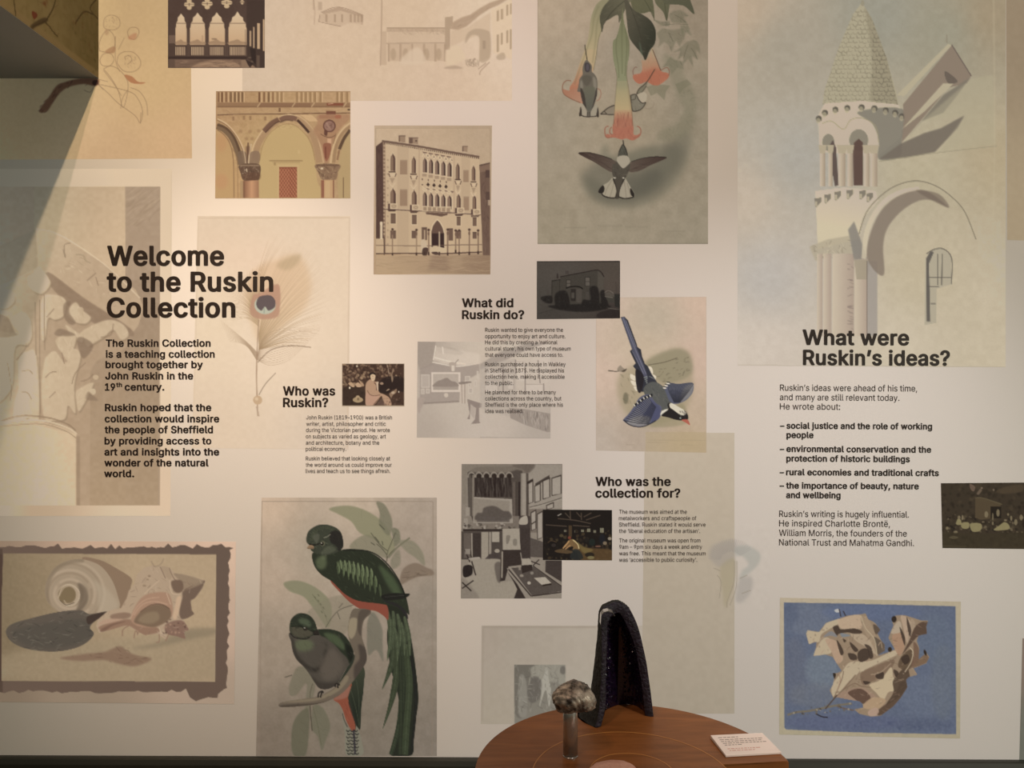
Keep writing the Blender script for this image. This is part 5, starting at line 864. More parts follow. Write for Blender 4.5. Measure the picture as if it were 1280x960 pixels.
# drooping scapular plumes
for r_, (x0, y0, x1, y1, n, ln, c) in enumerate([(318, 262, 470, 352, 9, 62, (66, 80, 50)), (322, 262, 455, 318, 9, 56, (84, 102, 62)), (330, 256, 440, 290, 8, 46, (96, 114, 72))]):
    for i in range(n):
        t = i / (n - 1); x = x0 + (x1 - x0) * t; y = y0 + (y1 - y0) * t * t * .9 + (1 - t) * 0
        L_ = ln * (.8 + .35 * math.sin(math.pi * t)); 
        q = [(x, y), (x + 9, y + L_ * .3), (x + 11, y + L_ * .75), (x + 6, y + L_), (x + 0, y + L_ * .7), (x - 5, y + L_ * .3)]
        sh.fill(q, (30, 36, 26), .75, .2); sh.fill([(a + (x + 3 - a) * .28, b) for a, b in q], c, .95, .2); sh.line([(x, y + 3), (x + 6, y + L_ * .5), (x + 5, y + L_ * .9)], .6, tuple(min(255, v * 1.45) for v in c), .75)
sh.fill([(478, 385), (520, 376), (560, 378), (580, 380), (560, 395), (500, 403), (484, 398)], (36, 36, 32), 1).line([(490, 390), (560, 384)], .6, (80, 80, 72), .7); sh.fill([(482, 404), (530, 412), (565, 440), (572, 470), (540, 430)], (44, 42, 42), .95)
sh.line([(340, 222), (430, 226), (490, 262), (540, 330), (566, 400)], 1.5, (30, 34, 28), .9, soft=.3)
# head
sh.fr(320, 620, .1042)
hd = [(605, 545), (620, 440), (680, 380), (760, 345), (860, 345), (960, 380), (1020, 440), (1046, 540), (1040, 620), (980, 670), (900, 700), (800, 706), (720, 690), (660, 650), (650, 600)]
sh.fill(hd, (60, 66, 50), 1, .2)
for i in range(150):
    t = i / 149; a = math.pi * (1.02 + .98 * t); cx, cy = 835, 545; r0 = 190 + 10 * math.sin(i * 2.3)
    x, y = cx + r0 * 1.06 * math.cos(a), cy + r0 * math.sin(a)
    sh.line([(cx + 150 * math.cos(a), cy + 150 * math.sin(a)), (x, y)], .7, (52, 60, 42) if i % 2 else (88, 94, 68), .7, sm=0, taper=1)
sh.clip(hd, 1); sh.strokes(hd, 150, 5, .7, [(38, 44, 32), (88, 96, 70), (70, 78, 56)], lambda x, y: math.degrees(math.atan2(y - 676, x - 396)), 20, .55)
sh.fill([(880, 450), (960, 410), (1040, 480), (1046, 640), (1000, 670), (960, 600), (900, 560), (880, 500)], (38, 32, 32), .75, 1); sh.line([(640, 575), (700, 588), (760, 570), (800, 545)], 1.6, (34, 32, 28), .9); sh.fill([(840, 610), (900, 600), (960, 640), (880, 690), (780, 690)], (98, 104, 78), .5, 1.2); sh.fill([(690, 470), (760, 460), (740, 560), (700, 540)], (112, 112, 92), .45, 1); sh.clip()
sh.line([(810, 500), (850, 490), (895, 458)], 1.1, (140, 138, 112), .8)
sh.ell(800, 570, 30, 32, (96, 96, 70), 1).ell(794, 572, 19, 21, (30, 26, 22)).ell(786, 565, 6, 6, (226, 220, 196))
sh.fill([(612, 628), (640, 590), (690, 598), (690, 632), (650, 636)], (158, 116, 78), 1).line([(614, 630), (690, 622)], .6, (90, 70, 50))
# lower bird
sh.fr(350, 740, .125)
sh.fill([(580, 940), (620, 850), (700, 700), (735, 620), (830, 750), (840, 900), (820, 1100), (760, 1400), (700, 1200), (640, 1050)], (48, 58, 44), 1, .3)
sh.fr(350, 840, .15625)
sh.grad([(540, 60), (640, -60), (680, 0), (665, 120), (650, 300), (640, 460), (600, 380), (570, 240), (545, 140)], (600, 0), (62, 70, 50), (640, 300), (38, 48, 36)); sh.lines([[(610, 60), (630, 200), (636, 420)], [(570, 150), (610, 300), (634, 440)]], .8, (80, 92, 66), .6)
sh.fill([(430, 215), (520, 140), (575, 90), (555, 160), (545, 210), (560, 270), (585, 360), (605, 440), (590, 475), (565, 455), (530, 390), (500, 300), (470, 250)], (170, 72, 46), 1, .2); sh.fill([(430, 215), (560, 110), (545, 190), (500, 215)], (172, 104, 84), .8, .8); sh.strokes([(470, 240), (560, 230), (600, 440), (560, 440)], 30, 8, .7, [(140, 52, 36), (190, 96, 64)], 65, 10, .5)
tl = [(495, 340), (520, 420), (560, 460), (600, 475), (612, 430), (640, 500), (655, 560), (662, 660), (530, 660), (520, 500)]
sh.fill(tl, (134, 132, 112), 1, .3)
for r_ in range(8):
    for c_ in range(3):
        x, y = 545 + c_ * 32 + (r_ % 2) * 8, 470 + r_ * 26
        sh.line([(x - 13, y - 6), (x - 6, y + 5), (x + 4, y + 5), (x + 12, y - 6)], 1.3, (44, 44, 40), .9)
sh.line([(590, 460), (596, 560), (600, 660)], 2.2, (52, 48, 60), .9); sh.lines([[(548, 240), (575, 330), (612, 420)], [(556, 240), (585, 330), (622, 420)], [(500, 330), (512, 380), (540, 440)]], .9, (44, 46, 42), .8)
sh.fr(350, 740, .125)
q = [(105, 400), (112, 500), (130, 600), (170, 680), (240, 750), (300, 830), (350, 910), (400, 965), (480, 970), (560, 930), (600, 880), (660, 770), (700, 720), (735, 650), (730, 570), (690, 490), (620, 410), (520, 375), (430, 370), (370, 375)]
sh.fill(q, (84, 76, 66), 1, .3); sh.clip(q, 1)
sh.fill([(380, 370), (450, 365), (560, 380), (650, 440), (720, 540), (735, 640), (700, 720), (670, 660), (600, 590), (540, 520), (460, 460), (400, 430)], (44, 54, 38), 1, .8); sh.fill([(440, 410), (560, 430), (640, 520), (640, 580), (560, 530), (480, 470)], (76, 98, 60), .85, 1.6); sh.fill([(650, 520), (720, 560), (735, 640), (700, 700)], (30, 34, 28), .8, 1.5)
sh.ell(240, 530, 100, 62, (96, 108, 72), .9, 3).fill([(110, 440), (140, 500), (170, 620), (260, 720), (350, 760), (420, 700), (440, 600), (470, 540), (440, 480), (470, 600), (440, 720), (360, 800), (260, 760), (150, 640)], (52, 46, 40), .85, 2.5)
sh.fill([(400, 720), (520, 560), (600, 640), (640, 740), (560, 860), (440, 880)], (104, 92, 80), .8, 4); sh.fill([(300, 830), (400, 900), (560, 900), (600, 860), (560, 960), (400, 980)], (62, 54, 48), .7, 2.5)
sh.strokes(q, 220, 7, .8, [(96, 88, 76), (62, 56, 48), (84, 82, 66)], 50, 18, .3); sh.clip()
h2 = [(100, 400), (98, 320), (120, 260), (180, 215), (250, 215), (310, 245), (350, 300), (372, 370), (385, 410), (340, 430), (260, 460), (200, 462), (150, 440)]
sh.fill(h2, (46, 54, 40), 1, .2); sh.clip(h2, 1); sh.fill([(190, 270), (270, 270), (310, 320), (290, 350), (200, 310)], (80, 98, 68), .85, 1.4); sh.fill([(110, 350), (200, 350), (290, 380), (330, 420), (240, 460), (150, 440), (110, 400)], (86, 80, 62), .9, .8); sh.line([(110, 345), (200, 345), (270, 370), (340, 395)], 1.2, (30, 34, 26), .9)
sh.strokes(h2, 70, 5, .7, [(34, 42, 30), (84, 96, 66)], 20, 25, .5); sh.clip()
sh.line([(100, 410), (150, 455), (250, 470), (300, 450)], 1.6, (40, 38, 32), .8, soft=.4); sh.ell(254, 368, 22, 20, (52, 46, 38)).ell(246, 358, 7, 5, (200, 200, 180)).fill([(330, 405), (372, 380), (392, 420), (350, 430)], (48, 42, 36)).line([(340, 428), (392, 428)], .8, (30, 26, 22))
draw_branch()
sh.fr(350, 840, .15625)
sh.lines([[(305, 205), (312, 165), (345, 152)], [(325, 205), (332, 170), (350, 160)], [(440, 120), (450, 92), (480, 105)], [(465, 130), (462, 100)]], 2.0, (46, 40, 36), .95)
sh.fr()
sh.tame(.6, .95)
hang('art_print', sh, [(327, 622), (546, 622), (546, 945), (320, 945)], .95, 'print of two green and red long-tailed birds on a branch')
# -- Gothic palace on the water (sepia photograph)
sh = Sheet(464, 154, 618, 347, (196, 172, 142), 11)
bg(sh, [(475, 165, (205, 181, 150)), (610, 165, (188, 166, 138)), (475, 335, (188, 158, 122)), (610, 335, (158, 134, 108)), (540, 200, (198, 174, 144)), (540, 300, (202, 176, 142)), (600, 240, (190, 168, 138))])
sh.mottle(3, 5).mottle(3, 1.2)
sh.fr(460, 150, .20833)
sh.lines([[(34, 36), (746, 36)], [(746, 36), (744, 932)], [(744, 932), (36, 932)], [(36, 932), (34, 36)]], 1.2, (176, 152, 126), .8).lines([[(46, 48), (734, 48)], [(734, 48), (732, 920)], [(48, 920), (46, 48)]], 1.0, (170, 148, 122), .7)
DK, MD, WN, LT = (88, 66, 58), (116, 92, 76), (136, 112, 92), (216, 194, 160)
# facade wash
sh.fill([(88, 128), (170, 138), (420, 180), (668, 224), (680, 560), (684, 800), (48, 800), (50, 160)], (204, 180, 146), .75, .2, 0)
sh.fill([(48, 158), (88, 128), (96, 560), (94, 710), (48, 712)], DK, 1, 0, 0); sh.strokes([(48, 160), (90, 140), (94, 700), (48, 700)], 60, 9, .8, [(70, 52, 48), (108, 86, 74)], 90, 8, .5)
sh.fill([(88, 128), (104, 134), (106, 800), (94, 800)], (128, 104, 86), .8, 0, 0)
for k in range(24): sh.rect(92, 150 + k * 23, 103, 160 + k * 23, (196, 170, 138), .8)
for k in range(13): sh.rect(114, 235 + k * 42, 124, 247 + k * 42, (168, 144, 116), .7)
# roof line, dentils, chimneys
sh.line([(84, 126), (300, 158), (480, 190), (668, 222)], 2.6, (110, 88, 74), .95)
for k in range(48):
    t = k / 47; x = 100 + t * 560; y = 134 + 92 * t; sh.rect(x, y, x + 5, y + 9, (74, 56, 50), .9); sh.rect(x + 6, y + 2, x + 10, y + 11, (184, 160, 130), .5)
for q in (((184, 96), (224, 96), (224, 136), (184, 130)), ((246, 106), (300, 112), (300, 146), (246, 140)), ((566, 158), (598, 158), (596, 192), (566, 188))):
    sh.fill(q, (158, 134, 110), 1, 0, 0)
sh.rect(184, 92, 226, 99, (108, 88, 74), .9).rect(184, 96, 192, 132, MD, .9).rect(246, 104, 268, 140, (104, 82, 70), .9).rect(244, 104, 302, 110, (120, 98, 82), .9).rect(284, 120, 294, 132, (96, 74, 64), .9).rect(566, 156, 600, 161, (120, 98, 82), .9).rect(566, 160, 572, 190, (98, 76, 66), .9)
# shaded panels between windows
for q in ((176, 160, 245, 800), (560, 215, 612, 560)): sh.rect(*q, (184, 160, 130), .45)
for x0, y0, x1, y1 in ((192, 240, 236, 326), (192, 416, 236, 516), (572, 300, 604, 372), (574, 460, 606, 542)): sh.rect(x0, y0, x1, y1, (152, 126, 102), .85).rect(x0, y0, x1, y0 + 8, (168, 144, 118), .6)
def gothic(x, y, w, h, c=WN, d=DK):
    sh.fill([(x - 4, y + h), (x - 4, y + h * .3), (x + w * .25, y + h * .08), (x + w / 2, y - 10), (x + w * .75, y + h * .08), (x + w + 4, y + h * .3), (x + w + 4, y + h)], LT, .7, 0, 0)
    sh.fill([(x, y + h), (x, y + h * .32), (x + w * .1, y + h * .2), (x + w * .35, y + h * .12), (x + w / 2, y), (x + w * .65, y + h * .12), (x + w * .9, y + h * .2), (x + w, y + h * .32), (x + w, y + h)], c, 1, 0, 0)
    sh.fill([(x + w * .62, y + h), (x + w * .62, y + h * .3), (x + w * .4, y + h * .1), (x + w * .65, y + h * .12), (x + w, y + h * .32), (x + w, y + h)], d, .9, 0, 0)
for x, y, w, h in ((134, 196, 30, 110), (262, 214, 26, 105), (526, 254, 24, 100), (622, 268, 22, 96), (133, 404, 34, 118), (262, 414, 30, 114), (530, 438, 26, 106), (626, 446, 24, 90)): gothic(x, y, w, h)
for x, y, w in ((124, 308, 42), (254, 322, 38), (522, 354, 34), (616, 368, 34)):
    sh.rect(x, y, x + w, y + 7, (70, 52, 46), .95); sh.lines([[(x, y + 12), (x + 8, y + 34)], [(x + w + 4, y + 12), (x + w - 4, y + 34)]], 1.1, (92, 70, 60), .9); sh.rect(x + 8, y + 14, x + w - 4, y + 28, (212, 190, 158), .8); sh.fill([(x + 6, y + 40), (x + w - 4, y + 40), (x + w / 2, y + 74)], (164, 140, 114), .8, .3, 0)
    sh.lines([[(x + 2, y + 66), (x + w / 2, y + 90), (x + w, y + 66)]], .9, (220, 198, 166), .8)
# central loggias, two storeys with tracery
for (x0, y0, dx, dy, n, h) in ((328, 222, 37, 6.4, 5, 92), (328, 426, 37, 5.2, 5, 90)):
    for k in range(n):
        x, y = x0 + k * dx, y0 + k * dy; gothic(x, y, 26, h, (140, 116, 98), (64, 48, 44)); sh.line([(x + 30, y + 14), (x + 30, y + h)], .9, (222, 202, 170), .95)
        sh.rect(x - 2, y + h + 6, x + 24, y + h + 26, (156, 132, 108), .7); sh.line([(x - 4, y + h + 4), (x + 30, y + h + 6)], .8, (222, 200, 166), .8)
for k in range(5):
    x, y = 330 + k * 36, 190 + k * 6.4
    sh.fill([(x - 4, y), (x + 26, y + 4), (x + 11, y + 18)], (108, 84, 72), .9, 0, 0); sh.ell(x + 28, y + 26, 4.5, 4.5, (104, 80, 70), .95)
    sh.lines([[(x - 6, y + 32), (x + 12, y + 10), (x + 30, y + 36)]], .9, (222, 202, 168), .9)
for k in range(5):
    x, y = 326 + k * 36, 388 + k * 4.2
    if k < 4: sh.ell(x + 34, y, 10, 6, (62, 46, 42), 1).ell(x + 34, y, 5, 13, (62, 46, 42), 1)
    sh.ell(x, y - 34 + 2, 3, 7, (84, 62, 54), .9).ell(x, y, 4, 4, (76, 56, 50), .9); sh.lines([[(x, y + 24), (x + 16, y + 40), (x + 34, y + 22)], [(x, y + 10), (x + 17, y + 26), (x + 34, y + 8)]], .8, (220, 200, 166), .9)
    sh.fill([(x + 22, y + 20), (x + 48, y + 24), (x + 36, y + 34)], (112, 88, 76), .8, 0, 0)
sh.lines([[(308, 170), (306, 560)], [(516, 205), (518, 560)]], 1.2, (178, 152, 124), .7)
# string course, balconies
sh.line([(96, 534), (300, 545), (500, 556), (676, 568)], 1.5, (98, 76, 66), .95).line([(96, 530), (676, 563)], .8, (222, 200, 166), .7)
for x, y in ((120, 500), (252, 508), (522, 526), (618, 534)):
    sh.rect(x, y + 2, x + 14, y + 36, (84, 62, 56), .9); sh.rect(x + 12, y, x + 56, y + 34, (212, 190, 156), 1); sh.rect(x + 20, y + 6, x + 50, y + 28, (158, 134, 108), .85); sh.lines([[(x + 20, y + 7), (x + 50, y + 27)], [(x + 50, y + 7), (x + 20, y + 27)]], .6, (208, 186, 152), .8); sh.fill([(x - 2, y + 38), (x + 54, y + 38), (x + 40, y + 50), (x + 4, y + 50)], (82, 62, 54), .9, 0, 0)
sh.rect(326, 518, 500, 550, (208, 186, 152), .8)
for k in range(6): sh.rect(332 + k * 28, 522 + k * 1.5, 352 + k * 28, 544 + k * 1.5, (152, 128, 104), .8)
sh.fill([(346, 554), (480, 560), (476, 570), (440, 580), (400, 572), (350, 566)], (92, 70, 60), .85, 0, 0)
# lower windows and door
for x0, y0, x1, y1 in ((136, 562, 166, 622), (264, 570, 292, 626), (532, 580, 556, 634), (628, 584, 652, 636)): sh.rect(x0 - 4, y0 - 4, x1 + 4, y1 + 4, (216, 194, 160), .7).rect(x0, y0, x1, y1, (116, 94, 78), 1).rect(x0, y0, x1, y0 + 5, (88, 68, 58), .8)
for x0, y0, x1, y1 in ((134, 664, 168, 712), (262, 666, 292, 710), (322, 644, 354, 720), (484, 650, 510, 724), (530, 664, 558, 712), (628, 672, 652, 712)): sh.rect(x0, y0, x1, y1, (112, 90, 76), 1).rect(x0, y0, x1, y0 + 6, (92, 72, 62), .9)
sh.fill([(376, 770), (374, 670), (384, 630), (400, 608), (416, 592), (436, 610), (452, 640), (462, 680), (464, 772)], (218, 196, 162), .9, 0, 0)
sh.fill([(382, 760), (380, 672), (390, 636), (404, 614), (416, 602), (430, 616), (446, 644), (456, 680), (457, 770), (382, 770)], (104, 82, 70), 1, 0, 0); sh.rect(382, 680, 457, 768, (58, 42, 40), .95)
sh.fill([(372, 770), (400, 752), (470, 772), (470, 800), (364, 800)], (206, 184, 150), 1, .2, 0)
# quay, moorings
sh.line([(48, 752), (330, 755), (520, 750), (684, 748)], 1.0, (120, 98, 82), .9).line([(48, 803), (200, 800), (330, 801)], 1.4, (84, 64, 56), .95).line([(420, 804), (550, 798), (684, 792)], 1.5, (84, 64, 56), .95)
sh.line([(80, 610), (80, 715)], 3.0, (216, 196, 164), 1).ell(80, 622, 8, 12, (222, 202, 170)); sh.line([(96, 700), (98, 810)], 1.4, (96, 76, 64), .9)
for x, y0, y1, c in ((147, 648, 818, (150, 126, 102)), (291, 652, 816, (158, 134, 108)), (340, 660, 812, (196, 172, 140)), (364, 652, 812, (138, 114, 94)), (428, 670, 812, (206, 186, 154)), (478, 650, 816, (128, 104, 86)), (526, 655, 800, (140, 116, 94)), (547, 655, 810, (136, 112, 92)), (608, 650, 810, (138, 114, 94)), (661, 655, 806, (132, 108, 88)), (722, 670, 800, (190, 168, 138))):
    sh.line([(x, y0), (x, y1)], 1.6, c, .95, sm=0); sh.rect(x - 5, y1 - 20, x + 5, y1, (70, 52, 46), .95)
    if x in (147, 291, 364, 478, 526, 547, 608, 661): sh.ell(x, y0 + 8, 8, 7, (78, 58, 50), .95).ell(x, y0 + 30, 6, 12, (112, 88, 74), .8)
sh.fill([(318, 730), (334, 715), (352, 740), (350, 780), (322, 790)], (206, 186, 156), .9, .3).fill([(330, 770), (360, 770), (350, 818), (326, 808)], (70, 52, 46), .9, .2).fill([(380, 795), (412, 790), (424, 806), (400, 808)], (72, 54, 48), .9, 0)
# right dark neighbour
sh.fill([(668, 270), (732, 256), (732, 812), (690, 812), (678, 560)], (112, 90, 76), 1, .1, 0).fill([(668, 280), (732, 264), (732, 300), (670, 316)], (132, 108, 90), .9, 0, 0); sh.line([(668, 272), (732, 257)], 1.2, (88, 68, 60), .9); sh.strokes([(674, 320), (732, 300), (732, 800), (690, 800)], 70, 8, 1, [(88, 68, 60), (126, 104, 88)], 90, 20, .4); sh.rect(706, 300, 730, 346, (80, 62, 56), .8).rect(706, 430, 730, 480, (84, 66, 58), .7).rect(720, 480, 732, 512, (186, 164, 138), .8)
# water
sh.grad([(48, 812), (732, 812), (732, 920), (48, 920)], (100, 860), (190, 164, 130), (700, 870), (148, 124, 100), .85, 0, 0)
sh.fill([(380, 812), (470, 812), (490, 900), (360, 900)], (138, 114, 94), .5, 3, 0); sh.strokes([(48, 815), (732, 815), (732, 918), (48, 918)], 140, 26, .8, [(174, 150, 120), (140, 116, 94), (198, 172, 138)], 0, 3, .3); sh.fill([(500, 812), (560, 812), (570, 900), (500, 900)], (180, 156, 126), .4, 3, 0)
sh.c *= np.array([.97, .95, .945]); sh.fr(); hang('art_print', sh, [(468, 157), (615, 157), (613, 343), (467, 343)], .8, 'sepia photograph of a gothic canal palace with mooring poles')

# -- arcade in warm watercolour
sh = Sheet(266, 110, 442, 252, (186, 158, 118), 12)
bg(sh, [(275, 120, (180, 148, 112)), (430, 120, (188, 158, 122)), (275, 240, (196, 160, 116)), (350, 200, (194, 170, 124)), (430, 240, (184, 156, 120)), (350, 240, (204, 174, 128)), (400, 180, (182, 152, 116))])
sh.mottle(5, 4).mottle(5, 1.5, tint=(1, .9, .8))
sh.fr(250, 100, .16667)
B1, B2, B3, CR = (136, 106, 80), (112, 84, 64), (160, 130, 98), (212, 186, 146)
for x in (140, 166, 198, 232, 262, 290, 318, 446, 482, 516, 548, 582, 612, 728, 762, 794, 828, 862, 904, 1030, 1064, 1104):
    sh.rect(x - 8, 92, x + 8, 166, [(132, 100, 74), (118, 92, 68), (146, 114, 84), (110, 78, 56)][(x // 7) % 4] if x < 560 else (154, 126, 92), .85); sh.line([(x + 14, 92), (x + 14, 166)], 1.2, (220, 192, 152), .7)
sh.rect(130, 170, 1128, 205, (146, 116, 88), .85).rect(130, 196, 1128, 206, B2, .45); sh.rect(440, 172, 830, 204, (132, 100, 78), .5)
for x in (440, 700, 845, 1085): sh.line([(x - 10, 204), (x + 14, 170)], 1.2, CR, .8)
sh.rect(950, 172, 1076, 192, (130, 78, 60), .9).line([(960, 180), (1000, 176)], 1, (214, 176, 146), .9)
sh.rect(130, 208, 1128, 250, (184, 154, 118), .6); sh.line([(130, 262), (320, 255), (600, 254), (1128, 246)], 1.6, B2, .9); sh.line([(130, 256), (1128, 240)], .8, CR, .5); sh.strokes([(130, 210), (1128, 210), (1128, 250), (130, 250)], 60, 10, .8, [(160, 130, 98), (206, 178, 138)], 0, 30, .35)
sh.rect(590, 210, 606, 240, B2, .8).rect(946, 232, 1018, 258, (114, 74, 60), .9).rect(1108, 218, 1126, 228, (70, 52, 44), .9)
for x, y in ((250, 290), (330, 284), (378, 286), (490, 290)): sh.rect(x - 8, y - 16, x + 8, y + 14, B1, .6)
for x, y in ((305, 385), (375, 388), (350, 440), (390, 440), (440, 380)): sh.ell(x, y, 14, 13, (158, 126, 94), .6, .5)
sh.fill([(750, 260), (840, 262), (890, 310), (820, 312)], (214, 184, 142), .8, .2, 0)
# left arch
sh.fill([(126, 370), (180, 410), (230, 490), (258, 620), (262, 884), (118, 884)], (196, 164, 118), .9, .4)
sh.ell(160, 470, 40, 70, (196, 150, 110), .5, 3).ell(160, 760, 50, 60, (198, 150, 112), .5, 3)
sh.line([(128, 345), (190, 375), (245, 440), (285, 540), (305, 635)], 8.0, (116, 96, 76), .85, soft=.3).line([(128, 335), (200, 365), (260, 440), (305, 560)], 2.6, (94, 72, 56), .8).line([(130, 292), (200, 330), (270, 410), (318, 500), (350, 625)], 1.8, (216, 190, 152), .9).line([(128, 300), (205, 345), (275, 430), (325, 540)], 1.2, B1, .8)
sh.line([(130, 375), (180, 410), (225, 480), (250, 600), (256, 884)], 1.2, B1, .75).line([(230, 500), (268, 560), (282, 650), (284, 884)], 1, (160, 130, 96), .8)
# middle arch
sh.fill([(446, 884), (450, 600), (470, 500), (520, 400), (580, 350), (650, 330), (720, 345), (790, 400), (840, 500), (860, 600), (880, 760), (900, 884)], (198, 174, 126), .95, .4)
sh.line([(385, 600), (400, 500), (450, 410), (520, 330), (600, 278), (660, 262), (730, 272), (800, 320), (860, 400), (905, 500), (930, 620)], 2.2, (214, 188, 148), .9)
sh.line([(410, 600), (430, 500), (480, 410), (545, 335), (620, 292), (680, 286), (740, 300), (800, 350), (850, 420), (880, 520), (895, 620)], 7.5, (172, 142, 110), .8, soft=.3)
sh.line([(480, 385), (530, 330), (590, 295)], 6.0, (110, 82, 68), .85).line([(600, 300), (640, 282), (690, 282), (725, 295)], 5.5, (118, 90, 76), .85).line([(730, 300), (770, 340), (818, 395)], 3.2, (76, 56, 48), .95).line([(490, 396), (560, 330), (600, 310)], 1.4, (84, 60, 50), .8).line([(600, 318), (650, 300), (700, 306)], 1.8, (92, 70, 58), .7)
sh.line([(450, 600), (468, 500), (520, 405), (590, 350), (650, 330), (720, 345), (800, 420), (840, 500), (862, 600)], .9, (158, 130, 92), .7); sh.strokes([(540, 340), (650, 310), (760, 340), (720, 360), (580, 370)], 30, 6, .7, [(160, 134, 98), (214, 190, 146)], 20, 40, .4)
# right spandrel
sh.fill([(890, 260), (1060, 260), (1120, 262), (1118, 300), (1040, 380), (990, 500), (960, 630), (930, 620), (900, 480), (850, 380), (880, 330)], (164, 124, 98), .55, 1)
sh.rect(895, 262, 1060, 290, (150, 104, 82), .4); sh.ell(1035, 275, 24, 16, (160, 92, 70), .5, 1)
sh.ell(970, 345, 48, 48, (106, 74, 64), 1, .1).ell(970, 345, 38, 38, (152, 120, 106), 1, .1).strokes([(945, 320), (995, 320), (995, 370), (945, 370)], 24, 6, .8, [(112, 80, 70), (176, 146, 128)], 50, 60, .6); sh.fill([(934, 375), (956, 385), (952, 418), (932, 410)], (100, 68, 58), .95, .2)
sh.line([(905, 405), (940, 425), (985, 430), (1020, 410)], 1.0, (110, 80, 64), .8).fill([(955, 440), (985, 440), (985, 476), (955, 476)], (218, 180, 146), .8, .2, 0).fill([(925, 480), (980, 480), (975, 560), (948, 610), (930, 560)], (140, 88, 70), .75, .4); sh.line([(942, 500), (944, 590)], 1.5, (110, 62, 50), .8)
# right arch
sh.fill([(1128, 400), (1080, 470), (1050, 560), (1040, 640), (1040, 884), (1128, 884)], (186, 164, 122), .9, .4)
sh.line([(1128, 322), (1070, 370), (1020, 450), (990, 540), (980, 625)], 2.2, (212, 186, 146), .9).line([(1126, 345), (1060, 410), (1020, 500), (1004, 620)], 3.6, (156, 128, 98), .7).line([(1126, 375), (1080, 440), (1045, 520)], 4.0, (88, 68, 54), .9).line([(1045, 525), (1030, 600)], 2.2, (136, 104, 78), .8).line([(1020, 400), (1000, 480)], 1, B1, .7); sh.line([(1076, 730), (1076, 884)], 1.1, (100, 76, 58), .8)
# capitals and columns
sh.fill([(288, 540), (345, 545), (350, 632), (296, 632)], (126, 106, 88), .85, .3).fill([(378, 545), (445, 540), (440, 632), (366, 632)], (140, 118, 98), .85, .3); sh.line([(362, 470), (358, 540), (356, 632)], 1.6, (84, 60, 48), .9).line([(385, 480), (370, 560), (364, 630)], 1.6, (214, 192, 160), .9).line([(320, 500), (336, 570), (344, 630)], 1.2, (206, 182, 150), .8); sh.fill([(345, 500), (375, 500), (368, 560), (350, 560)], (112, 84, 68), .7, .5)
sh.fill([(298, 636), (446, 634), (444, 740), (420, 752), (330, 754), (305, 700)], (108, 86, 70), 1, .1); sh.strokes([(300, 640), (445, 638), (440, 745), (330, 748)], 90, 4, .9, [(78, 58, 48), (160, 138, 116), (196, 176, 150), (92, 70, 58)], 60, 60, .6); sh.rect(300, 636, 446, 648, (152, 130, 106), .8); sh.line([(350, 665), (352, 690)], 1.2, (232, 214, 184), .9); sh.fill([(330, 700), (445, 700), (440, 750), (340, 752)], (104, 76, 60), .6, .5)
sh.grad([(325, 756), (440, 754), (442, 884), (328, 884)], (325, 800), (140, 102, 78), (385, 800), (202, 158, 122), 1, 0, 0).grad([(385, 755), (442, 754), (442, 884), (385, 884)], (388, 800), (202, 158, 122), (440, 800), (160, 122, 94), 1, 0, 0); sh.rect(300, 756, 326, 884, (176, 148, 112), .9).rect(322, 756, 336, 884, (130, 96, 74), .7)
sh.fill([(870, 634), (1045, 634), (1035, 690), (1015, 748), (920, 748), (885, 690)], (144, 118, 94), 1, .1); sh.strokes([(872, 636), (1042, 636), (1020, 700), (1000, 745), (920, 745)], 90, 5, .9, [(96, 74, 60), (190, 166, 134), (116, 90, 72)], 70, 50, .6); sh.ell(915, 664, 11, 8, (222, 204, 174), .95); sh.rect(872, 634, 1044, 644, (108, 84, 68), .8)
sh.rect(918, 750, 1005, 884, (198, 164, 126), 1).rect(908, 752, 930, 884, (140, 92, 74), .85).rect(996, 752, 1006, 884, (126, 84, 66), .85).rect(940, 756, 975, 884, (206, 178, 136), .8)
# pediment and lattice door
sh.rect(520, 600, 770, 612, (160, 136, 98), .8).rect(545, 614, 750, 622, (176, 150, 110), .7).ell(562, 630, 8, 12, (150, 124, 88), .6, .4); sh.rect(582, 636, 742, 884, (206, 180, 134), .7)
sh.rect(594, 652, 728, 884, (164, 106, 80), 1); sh.clip([(594, 652), (728, 652), (728, 884), (594, 884)])
for k in range(-10, 12): sh.line([(594 + k * 22, 652), (594 + k * 22 + 160, 884)], .8, (112, 62, 48), .8, sm=0).line([(728 - k * 22, 652), (728 - k * 22 - 160, 884)], .8, (206, 150, 118), .7, sm=0)
sh.rect(594, 652, 728, 664, (134, 80, 62), .7); sh.clip()
sh.ell(742, 540, 8, 16, (214, 190, 142), .6, 1)
sh.fr(); sh.line([(270, 114.5), (438, 114.5)], .8, (150, 124, 94), .6)
sh.c *= np.array([.975, .935, .9]); hang('art_print', sh, [(270, 114), (438, 114), (438, 248), (269, 248)], .85, 'watercolour of stone arches with a red lattice door')

